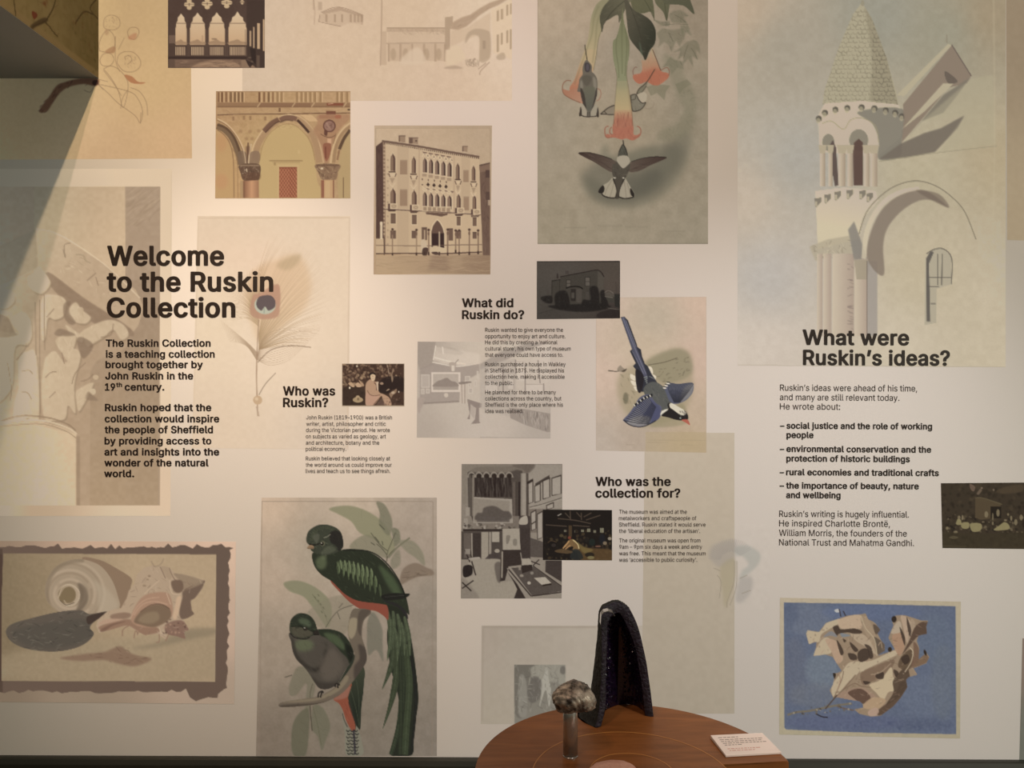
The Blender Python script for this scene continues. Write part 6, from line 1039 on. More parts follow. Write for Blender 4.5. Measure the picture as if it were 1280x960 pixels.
# -- loggia looking out on the water
sh = Sheet(208, -44, 334, 88, (88, 66, 56), 13)
sh.mottle(5, 8).mottle(4, 2)
sh.fr(200, 0, .1875)
sh.rect(40, -240, 710, 460, (80, 60, 52), .6)
sky = [(106, 300), (106, 160), (116, 130), (118, 110), (130, 100), (141, 90), (152, 100), (162, 115), (164, 130), (172, 150), (172, 175), (178, 200), (178, 300)]
def bay(x0, x1, top):
    c = (x0 + x1) / 2; w_ = x1 - x0
    q = [(x0, 300), (x0, 190), (x0 + w_ * .06, 170), (x0 + w_ * .06, 155), (x0 + w_ * .18, 140), (x0 + w_ * .2, 118), (x0 + w_ * .36, 104), (c, top), (x1 - w_ * .36, 104), (x1 - w_ * .2, 118), (x1 - w_ * .18, 140), (x1 - w_ * .04, 155), (x1 - w_ * .04, 175), (x1, 195), (x1, 300)]
    sh.grad(q, (c, 90), (222, 192, 154), (c, 300), (206, 164, 122), 1, 0, 0); sh.line([(x0 + 4, 156), (x1 - 4, 156)], .7, (110, 84, 66), .8)
    sh.fill([(x0 + 2, 280), (x0 + w_ * .3, 270), (x0 + w_ * .5, 262), (x0 + w_ * .7, 276), (x1, 282), (x1, 294), (x0, 294)], (160, 126, 96), .8, .3)
for x0, x1, top in ((104, 178, 90), (200, 302, 84), (326, 432, 82), (456, 578, 76)): bay(x0, x1, top)
sh.ell(362, 260, 20, 5, (140, 110, 84), .8, .3).rect(278, 236, 290, 285, (188, 150, 114), .8)
for x0, x1, n in ((102, 170, 7), (206, 294, 9), (332, 424, 9), (464, 574, 11)):
    sh.rect(x0, 304, x1, 376, (84, 62, 52), 1)
    for k in range(n):
        x = x0 + (k + .5) * (x1 - x0) / n; sh.rect(x - 2.6, 312, x + 2.6, 368, (216, 180, 140), .95)
for x in (195, 315, 445, 578): sh.lines([[(x - 9, 196), (x - 8, 375)], [(x + 4, 196), (x + 3, 375)]], .8, (112, 88, 72), .6)
for cx, cy, s_ in ((195, 30, 1), (315, 25, 1.05), (445, 18, 1.05), (548, 14, .45)):
    for dx, dy in ((-18, 0), (18, 0), (0, -22), (0, 22)): sh.ell(cx + dx * s_, cy + dy * s_, 17 * s_, 14 * s_, (208, 176, 134), 1)
    sh.line([(cx - 34 * s_, cy), (cx + 34 * s_, cy)], .8, (96, 72, 58), .8)
sh.rect(60, 235, 104, 290, (130, 102, 84), .7)
sh.rect(40, 378, 580, 395, (58, 42, 38), .9).rect(54, 396, 540, 450, (128, 98, 78), .9).fill([(260, 420), (330, 404), (440, 404), (520, 420), (540, 450), (200, 450)], (176, 138, 106), .7, 1, 0); sh.rect(54, 398, 100, 450, (86, 66, 56), .6); sh.strokes([(100, 398), (540, 398), (540, 450), (100, 450)], 40, 14, .8, [(100, 76, 62), (188, 150, 116)], -5, 10, .5)
sh.fill([(540, 400), (570, 398), (640, 452), (540, 452)], (150, 118, 92), .9, .2, 0).fill([(570, 398), (640, 430), (620, 430), (600, 452), (585, 430)], (50, 36, 34), .9, 0, 0); sh.ell(600, 384, 12, 6, (216, 180, 140), .9).ell(616, 410, 10, 6, (216, 180, 140), .9)
sh.fill([(578, 0), (700, 0), (700, 452), (640, 452), (580, 380)], (66, 50, 44), .75, .2, 0)
for x0, x1, y0, y1 in ((598, 608, 205, 310), (622, 630, 180, 320), (648, 666, 155, 325), (686, 698, 130, 340)): sh.rect(x0, y0, x1, y1, (206, 168, 128), .95)
sh.fill([(600, 320), (640, 330), (640, 430), (610, 400)], (46, 34, 32), .8, .2, 0).rect(645, 370, 665, 450, (112, 88, 72), .7)
sh.fr(); sh.tame(.85, .97); hang('art_print', sh, [(210, -42), (331, -42), (331, 85), (210, 85)], .9, 'dark sepia photograph looking out through a gothic loggia')
# -- pale wash print of a villa yard, with a small sketch beside it
sh = Sheet(300, -44, 643, 129, (212, 184, 156), 14)
bg(sh, [(303, 0, (212, 186, 158)), (303, 110, (214, 188, 160)), (420, 60, (214, 186, 156)), (560, 100, (212, 184, 156)), (635, 60, (220, 194, 168)), (635, 0, (220, 196, 168)), (500, 20, (212, 184, 154))]); sh.mottle(2.5, 6).mottle(2, 2)
sh.fr(380, 0, .21875)
P1, P2 = (188, 160, 132), (172, 144, 118)
sh.line([(444, -160), (444, 80), (436, 376)], 1.5, (176, 148, 122), .85); sh.rect(438, 180, 472, 372, (186, 158, 130), .55)
sh.rect(472, 158, 806, 182, P2, .55).rect(480, 182, 806, 246, P1, .3).line([(474, 160), (806, 160)], 1, (156, 130, 106), .7).line([(470, 248), (806, 246)], 1.1, (156, 130, 106), .7); sh.strokes([(472, 164), (806, 164), (806, 200), (472, 200)], 70, 8, .8, [(168, 142, 116), (196, 170, 142)], 60, 50, .5)
sh.rect(478, 250, 806, 350, P1, .5)
for x in (478, 545, 612, 680, 745, 800): sh.rect(x, 250, x + 12, 352, (168, 140, 114), .6)
for x in (510, 580, 700, 770): sh.ell(x, 310, 16, 34, (166, 140, 112), .5, 1)
sh.fill([(560, 330), (640, 270), (680, 300), (690, 360), (560, 370)], (216, 190, 162), .8, 2); sh.fill([(806, 100), (852, 92), (850, 130), (835, 170), (834, 285), (806, 285)], (164, 138, 112), .7, .4, 0)
sh.fill([(836, 165), (850, 128), (900, 100), (950, 84), (1000, 50), (1060, 16), (1110, 0), (1190, -60), (1190, -20), (1110, 30), (1060, 50), (1000, 90), (930, 150), (880, 172)], (168, 140, 114), .75, .6, 0); sh.strokes([(840, 160), (950, 90), (1180, -20), (1180, 10), (1060, 50), (900, 160)], 80, 10, .9, [(152, 126, 102), (190, 164, 138)], -32, 12, .5)
sh.fill([(1070, 60), (1190, -10), (1190, 340), (1080, 300)], (220, 192, 158), .5, 1, 0); sh.fill([(840, 175), (930, 160), (1065, 70), (1065, 330), (1000, 350), (1000, 200), (915, 230), (838, 270)], (202, 174, 144), .6, 1, 0)
for x0, y0, x1, y1 in ((1102, 62, 1114, 124), (1124, 54, 1138, 114), (1156, 30, 1168, 92), (1178, 22, 1187, 84), (1100, 200, 1114, 300), (1124, 190, 1136, 258), (1156, 176, 1168, 248), (1176, 170, 1187, 284)): sh.fill([(x0, y0), (x1, y0 - 5), (x1, y1 - 6), (x0, y1)], (166, 140, 112), .75, .2, 0)
sh.fill([(920, 240), (935, 190), (980, 165), (1040, 172), (1065, 200), (1062, 330), (1005, 350), (1003, 220), (960, 200), (930, 240)], (170, 146, 120), .6, .6); sh.rect(1022, 232, 1038, 280, (150, 126, 104), .5, .3)
sh.strokes([(920, 340), (1005, 330), (1000, 380), (930, 385)], 40, 7, 1, [(166, 142, 118), (150, 126, 104)], 80, 30, .6); sh.fill([(1100, 320), (1140, 300), (1150, 335), (1110, 342)], (170, 146, 120), .6, .8); sh.lines([[(995, 395), (1040, 360)], [(1005, 430), (1010, 405), (1060, 355)]], 1.1, (160, 132, 108), .8); sh.fill([(800, 392), (840, 374), (880, 378), (905, 392)], (172, 146, 122), .7, .5); sh.fill([(815, 290), (880, 260), (920, 330), (860, 370), (812, 370)], (218, 192, 160), .7, 2)
# little pavilion sketch
sh.fill([(100, 70), (200, 40), (340, 88), (330, 98), (210, 62), (112, 82)], (176, 148, 122), .8, .3, 0); sh.fill([(84, 120), (90, 80), (200, 60), (335, 92), (332, 140), (260, 130), (210, 152)], (194, 166, 138), .55, .5, 0); sh.lines([[(96, 72), (200, 40), (340, 88)], [(84, 124), (212, 152)], [(84, 124), (92, 84)], [(332, 142), (336, 92)]], .8, (150, 122, 100), .8)
for x in (128, 176, 218, 266, 290, 310, 328): sh.rect(x - 5, 82, x + 6, 128, (164, 136, 110), .7, .2)
sh.rect(80, 10, 104, 58, (176, 150, 124), .6, .3).rect(50, -10, 60, 56, (180, 152, 126), .6, .3).line([(50, -20), (62, 60), (58, 140)], 1, (170, 142, 116), .6)
sh.fr(); hang('art_print', sh, [(303, -42), (640, -42), (640, 126), (303, 126)], 1.1, 'faded wash drawing of a farmyard and villa above the palace photograph', lay=1)
# -- seated man among foliage
sh = Sheet(427, 453, 507, 509, (96, 74, 58), 21); sh.fr(422, 450, .0703)
sh.rect(60, 50, 1200, 840, (178, 156, 130)).rect(88, 70, 1178, 806, (72, 52, 42)); sh.clip([(88, 70), (1178, 70), (1178, 806), (88, 806)])
A = [(112, 86, 68), (140, 112, 88), (54, 38, 32), (84, 62, 50), (168, 138, 108)]
sh.dabs([(88, 70), (1178, 70), (1178, 330), (88, 360)], 190, .8, 2.0, A, .6).dabs([(88, 200), (520, 200), (470, 480), (88, 480)], 70, 1, 2.4, A + [(176, 146, 112)], .55).dabs([(88, 500), (1178, 330), (1178, 806), (88, 806)], 120, .8, 2, [(50, 36, 30), (92, 72, 58), (66, 48, 40)], .6)
sh.fill([(800, 330), (960, 290), (1178, 330), (1178, 560), (1000, 520), (880, 600), (740, 560), (740, 430)], (40, 30, 28), .8, 1.2).fill([(88, 500), (470, 520), (490, 800), (88, 806)], (54, 42, 34), .6, 1)
sh.fill([(190, 420), (250, 395), (300, 470), (260, 480)], (186, 152, 120)).fill([(320, 430), (370, 400), (430, 470), (350, 480)], (190, 156, 124)).fill([(380, 350), (470, 440), (440, 470), (390, 390)], (172, 138, 108)).ell(215, 495, 16, 22, (224, 204, 176)).ell(345, 110, 18, 20, (196, 176, 148), .9)
sh.fill([(872, 80), (890, 90), (912, 200), (925, 240), (905, 240), (895, 150)], (176, 150, 124), .9).fill([(960, 240), (985, 170), (1000, 180), (975, 260), (990, 330), (970, 400), (950, 300)], (150, 124, 100), .9, .2)
sh.fill([(505, 806), (500, 640), (495, 500), (508, 410), (560, 355), (600, 345), (650, 380), (700, 390), (722, 440), (725, 540), (760, 590), (800, 600), (880, 640), (930, 690), (955, 806), (830, 806), (800, 700), (780, 640), (720, 720), (630, 806)], (178, 142, 114)); sh.fill([(500, 600), (560, 590), (640, 640), (740, 620), (700, 720), (620, 800), (510, 800)], (186, 146, 122), .9, .4); sh.line([(530, 540), (570, 610), (650, 635), (760, 620)], .9, (112, 82, 66), .8).line([(650, 400), (690, 450), (690, 540)], 1.2, (92, 66, 54), .8).fill([(690, 400), (730, 390), (720, 440), (722, 530), (700, 520)], (208, 182, 154), .9); sh.line([(640, 790), (780, 640)], .8, (96, 70, 56), .8); sh.fill([(700, 806), (740, 720), (800, 690), (830, 806)], (100, 78, 66), .8, .3)
sh.fill([(565, 300), (570, 250), (620, 220), (670, 240), (680, 290), (650, 250), (590, 265)], (36, 26, 24)).fill([(582, 260), (620, 238), (668, 255), (672, 310), (650, 370), (610, 365), (588, 320)], (206, 176, 142)); sh.line([(620, 280), (632, 300)], .6, (140, 108, 84)).ell(632, 335, 12, 4, (150, 116, 94), .8).fill([(575, 290), (572, 245), (610, 222), (650, 224), (676, 250), (672, 268), (630, 250), (592, 262)], (38, 28, 26))
sh.ell(362, 708, 92, 50, (168, 142, 108)).ell(360, 670, 38, 42, (174, 148, 114)).ell(366, 694, 22, 26, (120, 98, 72), .9, .3); sh.ell(785, 418, 32, 24, (156, 128, 104)).fill([(920, 600), (980, 560), (1050, 510), (1040, 580), (990, 620), (950, 670)], (148, 120, 96), .9, .4).ell(985, 580, 32, 24, (190, 164, 136), .9, .3).ell(1088, 566, 9, 18, (222, 204, 180)).fill([(860, 550), (900, 515), (930, 520), (890, 545)], (172, 144, 116), .9); sh.dabs([(700, 700), (1178, 640), (1178, 806), (700, 806)], 30, .8, 1.6, [(120, 94, 80), (84, 62, 52)], .5); sh.clip()
sh.fr(); hang('art_print', sh, [(427.5, 454.5), (505.5, 454.5), (505.5, 508), (427.5, 508)], .6, 'small sepia photograph of a bearded man seated outdoors'.replace('bearded ', ''))
# -- dark photograph of a house
sh = Sheet(669, 324, 777, 401, (92, 84, 76), 22); sh.fr(668, 322, .0875); bg(sh, [(675, 330, (86, 78, 70)), (770, 330, (90, 80, 70)), (700, 345, (94, 86, 78)), (765, 360, (96, 84, 74)), (690, 390, (72, 66, 60)), (770, 390, (58, 50, 46)), (680, 370, (84, 78, 70))])
sh.fill([(248, 330), (370, 312), (372, 275), (700, 215), (910, 178), (995, 275), (985, 640), (700, 690), (250, 660)], (74, 68, 60), 1, .1, 0).fill([(905, 185), (995, 280), (985, 520), (900, 500)], (92, 84, 74), .9, .2, 0); sh.line([(368, 275), (700, 212), (912, 180), (996, 275)], 1.0, (40, 32, 30)).line([(246, 335), (370, 314)], 1, (40, 34, 30)).line([(250, 330), (248, 640)], .7, (46, 40, 36)).line([(360, 320), (360, 500)], .7, (54, 48, 42))
sh.fill([(315, 290), (330, 220), (345, 290)], (58, 50, 46)).rect(440, 190, 490, 240, (76, 68, 62), .8)
for x, y, w_, h in ((462, 322, 52, 98), (728, 282, 62, 120)): sh.rect(x - 8, y - 8, x + w_ + 6, y + h + 8, (44, 38, 34)).rect(x, y, x + w_, y + h, (104, 96, 86)).line([(x, y + h / 2), (x + w_, y + h / 2)], .6, (52, 46, 42))
sh.line([(450, 440), (500, 420), (600, 412), (660, 425), (690, 450)], 1.6, (30, 26, 24)).rect(600, 450, 675, 640, (88, 80, 72), .9).rect(520, 450, 590, 620, (50, 44, 40)).rect(534, 500, 566, 580, (118, 110, 98)).line([(550, 500), (550, 580)], .8, (40, 36, 32)).rect(735, 480, 785, 600, (70, 64, 58)).line([(742, 490), (742, 600)], .6, (102, 94, 84)).line([(765, 490), (765, 600)], .6, (102, 94, 84))
D = [(34, 30, 28), (44, 40, 36), (56, 52, 46)]
for q in ([(300, 520), (390, 470), (470, 500), (500, 700), (340, 740), (290, 640)], [(790, 430), (900, 420), (930, 600), (900, 720), (690, 690), (700, 600), (800, 600)], [(90, 570), (240, 545), (250, 650), (150, 640)], [(940, 490), (1000, 470), (1040, 600), (1050, 700), (930, 720), (950, 600)], [(200, 690), (480, 670), (900, 660), (1100, 700), (900, 760), (620, 775), (330, 740)]):
    sh.fill(q, (36, 32, 30), .92, .5); sh.dabs(q, 40, .5, 1.4, D, .6)
sh.fill([(1000, 500), (1130, 500), (1150, 560), (1010, 560)], (96, 88, 78), .8, .3, 0).fill([(1010, 550), (1140, 560), (1140, 640), (1060, 650)], (70, 66, 58), .9, .2, 0); sh.lines([[(1000, 500), (1060, 470), (1130, 510)], [(1005, 556), (1120, 572)]], .8, (124, 114, 102)); sh.fill([(1140, 520), (1220, 520), (1220, 720), (1150, 700)], (46, 44, 40), .9, .3, 0)
sh.fill([(960, 770), (1230, 740), (1230, 870), (900, 860)], (46, 38, 36), .8, .6).line([(1050, 722), (1210, 742)], .7, (112, 104, 92)); sh.line([(60, 800), (240, 750), (340, 740)], .7, (60, 54, 48), .8); sh.lines([[(75, 440), (80, 560)], [(190, 470), (195, 560)], [(1160, 340), (1165, 520)], [(1180, 380), (1178, 520)]], .6, (66, 58, 52), .7)
sh.mottle(3, 1.2); sh.rect(38, 52, 1230, 64, (40, 34, 32), .8).rect(1215, 52, 1232, 875, (46, 40, 38), .7); sh.c *= .86; sh.fr(); hang('art_print', sh, [(671, 326.5), (775, 326), (775, 398), (671, 399)], .7, 'small nearly black photograph of a two storey house')
# -- long-tailed blue magpie
sh = Sheet(743, 369, 885, 568, (200, 178, 158), 23); bg(sh, [(750, 375, (204, 180, 160)), (880, 380, (206, 178, 156)), (750, 470, (206, 180, 160)), (820, 400, (186, 170, 148)), (870, 450, (204, 176, 156)), (880, 520, (190, 168, 144)), (750, 555, (184, 168, 152)), (860, 556, (184, 162, 132)), (800, 550, (178, 160, 142)), (810, 440, (198, 178, 152))]); sh.mottle(3, 5).mottle(2, 1.5)
sh.fr(740, 370.0, 1).line([(747, 374), (880, 373), (880, 564), (747, 561)], .6, (170, 148, 130), .0); sh.fr(560, 310, .28123)
sh.fill([(755, 580), (790, 540), (900, 490), (1000, 445), (1060, 455), (1085, 500), (1085, 640), (1040, 740), (920, 790), (850, 790), (780, 720), (755, 650)], (158, 144, 114), .65, 5); sh.fill([(880, 510), (1000, 450), (1070, 470), (1080, 560), (960, 600)], (138, 130, 104), .6, 2.5)
sh.strokes([(860, 560), (1070, 470), (1080, 560), (960, 610)], 70, 5, 1.2, [(116, 106, 84), (150, 140, 112), (98, 90, 74)], -20, 20, .5).strokes([(760, 560), (850, 560), (850, 720), (780, 700)], 60, 6, 1.2, [(120, 110, 86), (168, 152, 122)], 60, 25, .45); sh.fill([(1040, 690), (1060, 780), (900, 795), (960, 740)], (140, 132, 100), .5, 2).ell(790, 668, 12, 26, (104, 98, 78), .7, 1)
sh.line([(890, 520), (960, 508), (1020, 488)], 1, (88, 78, 62), .7)
sh.lines([[(712, 545), (745, 548), (775, 545)]], 1.2, (84, 74, 62)); sh.fill([(752, 540), (765, 522), (775, 530), (790, 545), (765, 550)], (150, 134, 116)).fill([(770, 548), (795, 536), (785, 550)], (88, 76, 64))
BL, BD = (84, 84, 100), (52, 52, 60)
for q in ([(810, 560), (832, 570), (832, 590), (812, 580)], [(812, 590), (838, 596), (838, 612), (822, 610)], [(826, 615), (848, 620), (846, 636), (832, 632)], [(888, 528), (905, 530), (912, 556), (900, 555)], [(905, 560), (925, 570), (920, 585), (908, 578)]): sh.fill(q, (218, 204, 180), 1, .1)
sh.fill([(768, 308), (784, 305), (800, 322), (838, 425), (842, 440), (858, 452), (862, 480), (875, 515), (888, 525), (905, 560), (925, 590), (945, 625), (860, 640), (845, 600), (835, 540), (822, 525), (834, 512), (808, 458), (818, 450)], BD, 1, .1, 0); sh.fill([(770, 310), (784, 306), (832, 430), (870, 520), (890, 580), (870, 570), (840, 500), (818, 448)], BL, .95, .1, 0); sh.lines([[(778, 312), (828, 440), (880, 560)], [(790, 320), (836, 440)], [(818, 456), (870, 560)]], .8, (138, 136, 150), .7); sh.fill([(834, 540), (870, 570), (858, 640), (840, 628)], (38, 34, 38), .95, .1)
sh.fr(750, 460, .10937)
for k in range(4): sh.line([(500 + k * 10, 110 + k * 22), (540, 100 + k * 20)], 1.2, (146, 148, 142), .9); sh.line([(560 + k * 25, 95 + k * 12), (600 + k * 10, 110 + k * 10)], 1, (120, 122, 120), .8)
sh.fill([(500, 230), (560, 170), (640, 160), (720, 210), (790, 270), (860, 320), (840, 400), (790, 440), (760, 480), (690, 480), (600, 400), (540, 330), (505, 290)], (88, 88, 84), 1, .2); sh.strokes([(510, 240), (640, 170), (800, 290), (800, 430), (700, 460), (560, 330)], 60, 6, .9, [(66, 66, 64), (116, 112, 104), (96, 96, 92)], 55, 25, .5)
wl = [(265, 590), (330, 520), (400, 420), (440, 350), (500, 310), (560, 300), (590, 330), (640, 400), (700, 440), (700, 500), (680, 570), (600, 630), (500, 665), (420, 672), (330, 645), (280, 615)]
sh.fill(wl, (92, 92, 110), 1, .1); sh.clip(wl, 1); sh.fill([(440, 420), (560, 360), (690, 460), (660, 600), (560, 640)], (74, 76, 104), .8, 1.5).fill([(300, 640), (400, 560), (570, 560), (540, 660), (400, 670)], (160, 152, 140), .6, 2)
for k in range(17):
    t = k / 16; x0, y0 = 275 + 250 * t ** .8, 600 - 290 * t ** .9; x1, y1 = 560 + 80 * t, 640 - 190 * t; sh.line([(x0, y0), ((x0 + x1) / 2, (y0 + y1) / 2 + 8), (x1, y1)], 1.1, (40, 40, 46), .75).line([(x0 + 5, y0 + 12), ((x0 + x1) / 2, (y0 + y1) / 2 + 18)], .6, (186, 182, 176), .5)
sh.clip()
for k in range(6): x, y = 385 + k * 36, 430 - k * 27 + max(0, k - 3) * 14; sh.fill([(x, y), (x + 24, y - 30), (x + 36, y - 10), (x + 20, y + 14)], (32, 30, 32)).line([(x + 2, y - 14), (x + 16, y + 8)], 1.3, (216, 208, 190))
sh.line([(270, 592), (330, 645), (420, 672), (520, 662), (640, 600)], 1.2, (38, 36, 42), .9)
wr = [(740, 230), (780, 170), (880, 180), (960, 175), (1050, 165), (1072, 200), (1065, 260), (1040, 310), (980, 370), (900, 405), (840, 410), (790, 370), (760, 300)]
sh.fill(wr, (88, 90, 106), 1, .1); sh.clip(wr, 1); sh.fill([(960, 230), (1072, 180), (1040, 310), (960, 370), (910, 390)], (150, 144, 134), .6, 1.5)
for k in range(16): x = 800 + k * 18; sh.line([(x, 165 + abs(k - 7)), (x - 16 - k * 2, 250), (850 + k * 4, 395)], 1.0, (42, 42, 50), .7).line([(x + 8, 180), (x - 4 - k * 2, 250)], .6, (184, 180, 174), .45)
sh.clip()
for k in range(3): sh.fill([(722 + k * 20, 220 - k * 26), (752 + k * 20, 224 - k * 26), (756 + k * 20, 236 - k * 26), (724 + k * 20, 236 - k * 26)], (222, 214, 196)).line([(722 + k * 20, 212 - k * 26), (760 + k * 20, 218 - k * 26)], 1, (34, 32, 34))
sh.fill([(690, 530), (710, 490), (770, 468), (775, 490), (740, 510), (705, 545)], (214, 206, 188)).fill([(700, 545), (740, 505), (780, 470), (770, 420), (800, 400), (900, 470), (960, 480), (1005, 540), (1000, 590), (940, 600), (860, 590), (780, 565)], (38, 34, 34), 1, .1).fill([(795, 410), (830, 405), (900, 445), (960, 480), (985, 510), (960, 540), (910, 530), (840, 480), (800, 450)], (212, 202, 180), 1, .2).strokes([(900, 500), (960, 480), (1000, 520), (1000, 570), (930, 560)], 30, 4, .8, [(60, 52, 50), (150, 140, 126)], 60, 30, .6).fill([(930, 595), (1000, 590), (1028, 652), (980, 625)], (176, 96, 78)).ell(918, 572, 10, 9, (150, 158, 150)); sh.lines([[(300, 875), (400, 880)], [(530, 850), (780, 852)], [(560, 825), (1270, 826)], [(920, 878), (1060, 880)]], .6, (140, 122, 100), .5)
sh.fr(807, 540).rect(0, 0, 80, 30, (176, 156, 118), .45); sh.fr().line([(745, 372), (883, 371), (883, 566), (745, 563), (745, 372)], 1.2, (182, 160, 142), .6, sm=0); sh.tame(.95, 1); hang('art_print', sh, [(745, 372), (883, 371), (883, 566), (745, 563)], .8, 'print of a blue long-tailed bird with a white head swooping down', lay=6)
# -- pale gallery room photograph
sh = Sheet(520, 425, 691, 550, (206, 190, 172), 24); bg(sh, [(525, 430, (176, 160, 144)), (530, 540, (178, 162, 146)), (600, 540, (196, 180, 164)), (680, 540, (176, 162, 148)), (580, 500, (196, 180, 162)), (650, 440, (202, 186, 168)), (685, 440, (206, 190, 174)), (600, 440, (204, 186, 166))]); sh.fr(515, 420, .1406)
sh.fill([(50, 46), (212, 50), (190, 210), (260, 225), (70, 300), (50, 240)], (160, 144, 130), .85, .6, 0); sh.fill([(70, 290), (180, 240), (440, 265), (600, 235), (600, 330), (430, 420), (420, 590), (70, 610)], (156, 140, 128), .75, .8, 0); sh.fill([(215, 85), (380, 110), (460, 150), (430, 170), (230, 150)], (168, 152, 136), .7, 1, 0).fill([(215, 90), (430, 130), (600, 160), (600, 250), (400, 265), (190, 230)], (222, 204, 184), .5, 1.5, 0); sh.line([(200, 190), (330, 225), (480, 250)], 1.8, (226, 210, 190), .8).line([(180, 232), (400, 270), (600, 240)], 1.4, (226, 210, 190), .8)
sh.line([(212, 84), (190, 215)], 1.2, (230, 214, 194), .9).line([(270, 95), (278, 160)], 1.6, (226, 208, 188), .9); sh.rect(172, 322, 430, 498, (214, 196, 178)).rect(188, 338, 412, 480, (182, 166, 150)); sh.fill([(192, 430), (230, 400), (260, 390), (310, 372), (350, 400), (390, 410), (405, 450), (200, 450)], (142, 126, 114), .9, .4).rect(188, 448, 412, 480, (160, 144, 130), .7)
for q in ((80, 342, 158, 460), (80, 468, 112, 518), (122, 468, 158, 512), (498, 420, 524, 456), (500, 462, 542, 512), (552, 395, 575, 450), (610, 410, 634, 454), (614, 460, 634, 498), (575, 310, 592, 380), (470, 356, 518, 404)): sh.rect(*q, (206, 190, 172), .8).rect(q[0] + 8, q[1] + 8, q[2] - 8, q[3] - 8, (176, 160, 146), .7)
sh.ell(304, 526, 19, 20, (208, 190, 170), .9, .3); sh.fill([(330, 240), (392, 240), (375, 310), (352, 310)], (176, 158, 142), .9).line([(385, 240), (415, 206)], 1, (150, 134, 120)).rect(352, 262, 378, 312, (220, 204, 184), .8); sh.fill([(420, 410), (520, 404), (520, 416), (430, 430)], (140, 124, 112)).rect(428, 430, 478, 600, (200, 182, 164), .9); sh.lines([[(442, 430), (446, 600)], [(470, 430), (470, 600)]], 1, (156, 138, 124)); sh.line([(70, 600), (420, 580)], 1.4, (140, 124, 112), .9); sh.fill([(50, 560), (110, 548), (108, 580), (60, 690)], (170, 152, 138), .9)
sh.fill([(490, 560), (620, 600), (620, 630), (596, 640), (598, 760), (610, 775), (525, 782), (560, 740), (570, 640), (520, 610), (515, 740), (490, 740), (512, 690)], (138, 122, 112), .9, .2, 0).fill([(520, 600), (565, 640), (555, 740), (520, 690)], (176, 160, 146), .8, .3, 0)
sh.fr(600, 420, .1406); sh.fill([(0, 250), (180, 140), (440, 60), (620, 20), (628, 50), (400, 130), (240, 210), (0, 300)], (158, 144, 132), .75, .8, 0); sh.fill([(0, 280), (200, 215), (320, 200), (320, 640), (620, 700), (620, 720), (330, 740), (0, 640)], (178, 164, 150), .55, 1, 0)
for q in ((60, 290, 200, 380), (50, 400, 160, 500), (410, 430, 560, 500), (330, 230, 400, 400), (250, 340, 300, 470)): sh.rect(*q, (212, 196, 180), .5).lines([[(q[0], q[1]), (q[2], q[1]), (q[2], q[3])]], .8, (150, 134, 122), .6, sm=0)
sh.lines([[(315, 210), (318, 340)], [(516, 215), (534, 420)], [(566, 420), (570, 520)], [(400, 250), (402, 520)], [(206, 260), (206, 500)]], 1.2, (120, 106, 98), .7); sh.fill([(260, 640), (400, 650), (626, 690), (626, 850), (600, 856), (400, 790), (270, 730)], (150, 136, 124), .85, .2, 0); sh.strokes([(270, 650), (626, 690), (620, 850), (400, 790)], 60, 12, .9, [(106, 94, 86), (186, 172, 158)], 90, 5, .6); sh.line([(0, 900), (626, 912), (628, 640)], 1, (150, 136, 126), .5, sm=0)
sh.mottle(2, 2); sh.fr(); sh.c = sh.c * .96 + 6; hang('art_print', sh, [(522, 427), (688, 428), (688, 548), (521, 547)], .8, 'pale grey photograph of a skylit gallery room lying behind small text', lay=5)
# -- grey study interior
sh = Sheet(574, 578, 705, 751, (148, 138, 126), 25); sh.fr(570, 575, .10937)
sh.grad([(60, 40), (1210, 40), (1210, 830), (60, 830)], (100, 100), (150, 140, 128), (700, 400), (128, 118, 108), 1, 0, 0); sh.fill([(900, 50), (1210, 50), (1210, 560), (840, 560), (800, 170)], (160, 150, 138), .9, .5, 0)
sh.fill([(130, 140), (230, 80), (640, 70), (760, 110), (740, 640), (640, 640), (620, 430), (210, 420), (190, 700), (140, 530)], (92, 84, 78), .9, .4, 0); sh.fill([(70, 45), (900, 45), (830, 140), (700, 110), (560, 150), (200, 140), (130, 130), (120, 500), (70, 500)], (138, 128, 116), .8, .5, 0).fill([(640, 60), (900, 50), (830, 150), (760, 110)], (108, 98, 90), .7, .6)
sh.rect(210, 180, 640, 425, (76, 68, 64)); sh.strokes([(210, 180), (640, 180), (640, 425), (210, 425)], 70, 22, .9, [(58, 50, 48), (110, 102, 94)], 90, 3, .6)
for k in range(6): sh.line([(136 + k * 86, 200), (150 + k * 86, 160), (178 + k * 86, 142), (205 + k * 86, 165), (218 + k * 86, 200)], 2.2, (150, 140, 128), .95).ell(178 + k * 86, 180, 30, 26, (66, 58, 54), .9)
for x, c in ((150, (104, 96, 88)), (185, (140, 130, 118)), (650, (112, 102, 94)), (680, (88, 80, 74)), (712, (64, 56, 54))): sh.rect(x, 170 if x < 300 else 250, x + 26, 640, c, .9, .2)
sh.rect(740, 150, 800, 630, (158, 148, 136)).line([(748, 150), (748, 630)], .8, (116, 108, 98)).rect(800, 150, 828, 640, (88, 80, 74), .8)
sh.fill([(205, 415), (640, 440), (650, 720), (200, 720)], (160, 150, 138), 1, 0, 0).fill([(210, 440), (610, 470), (612, 712), (205, 712)], (148, 138, 126), 1, 0, 0).fill([(240, 610), (300, 600), (320, 545), (440, 525), (540, 580), (610, 590), (612, 680), (240, 690)], (98, 90, 84), .9, .8).rect(240, 650, 612, 708, (104, 96, 90), .8).line([(205, 418), (640, 440)], 1, (84, 76, 70))
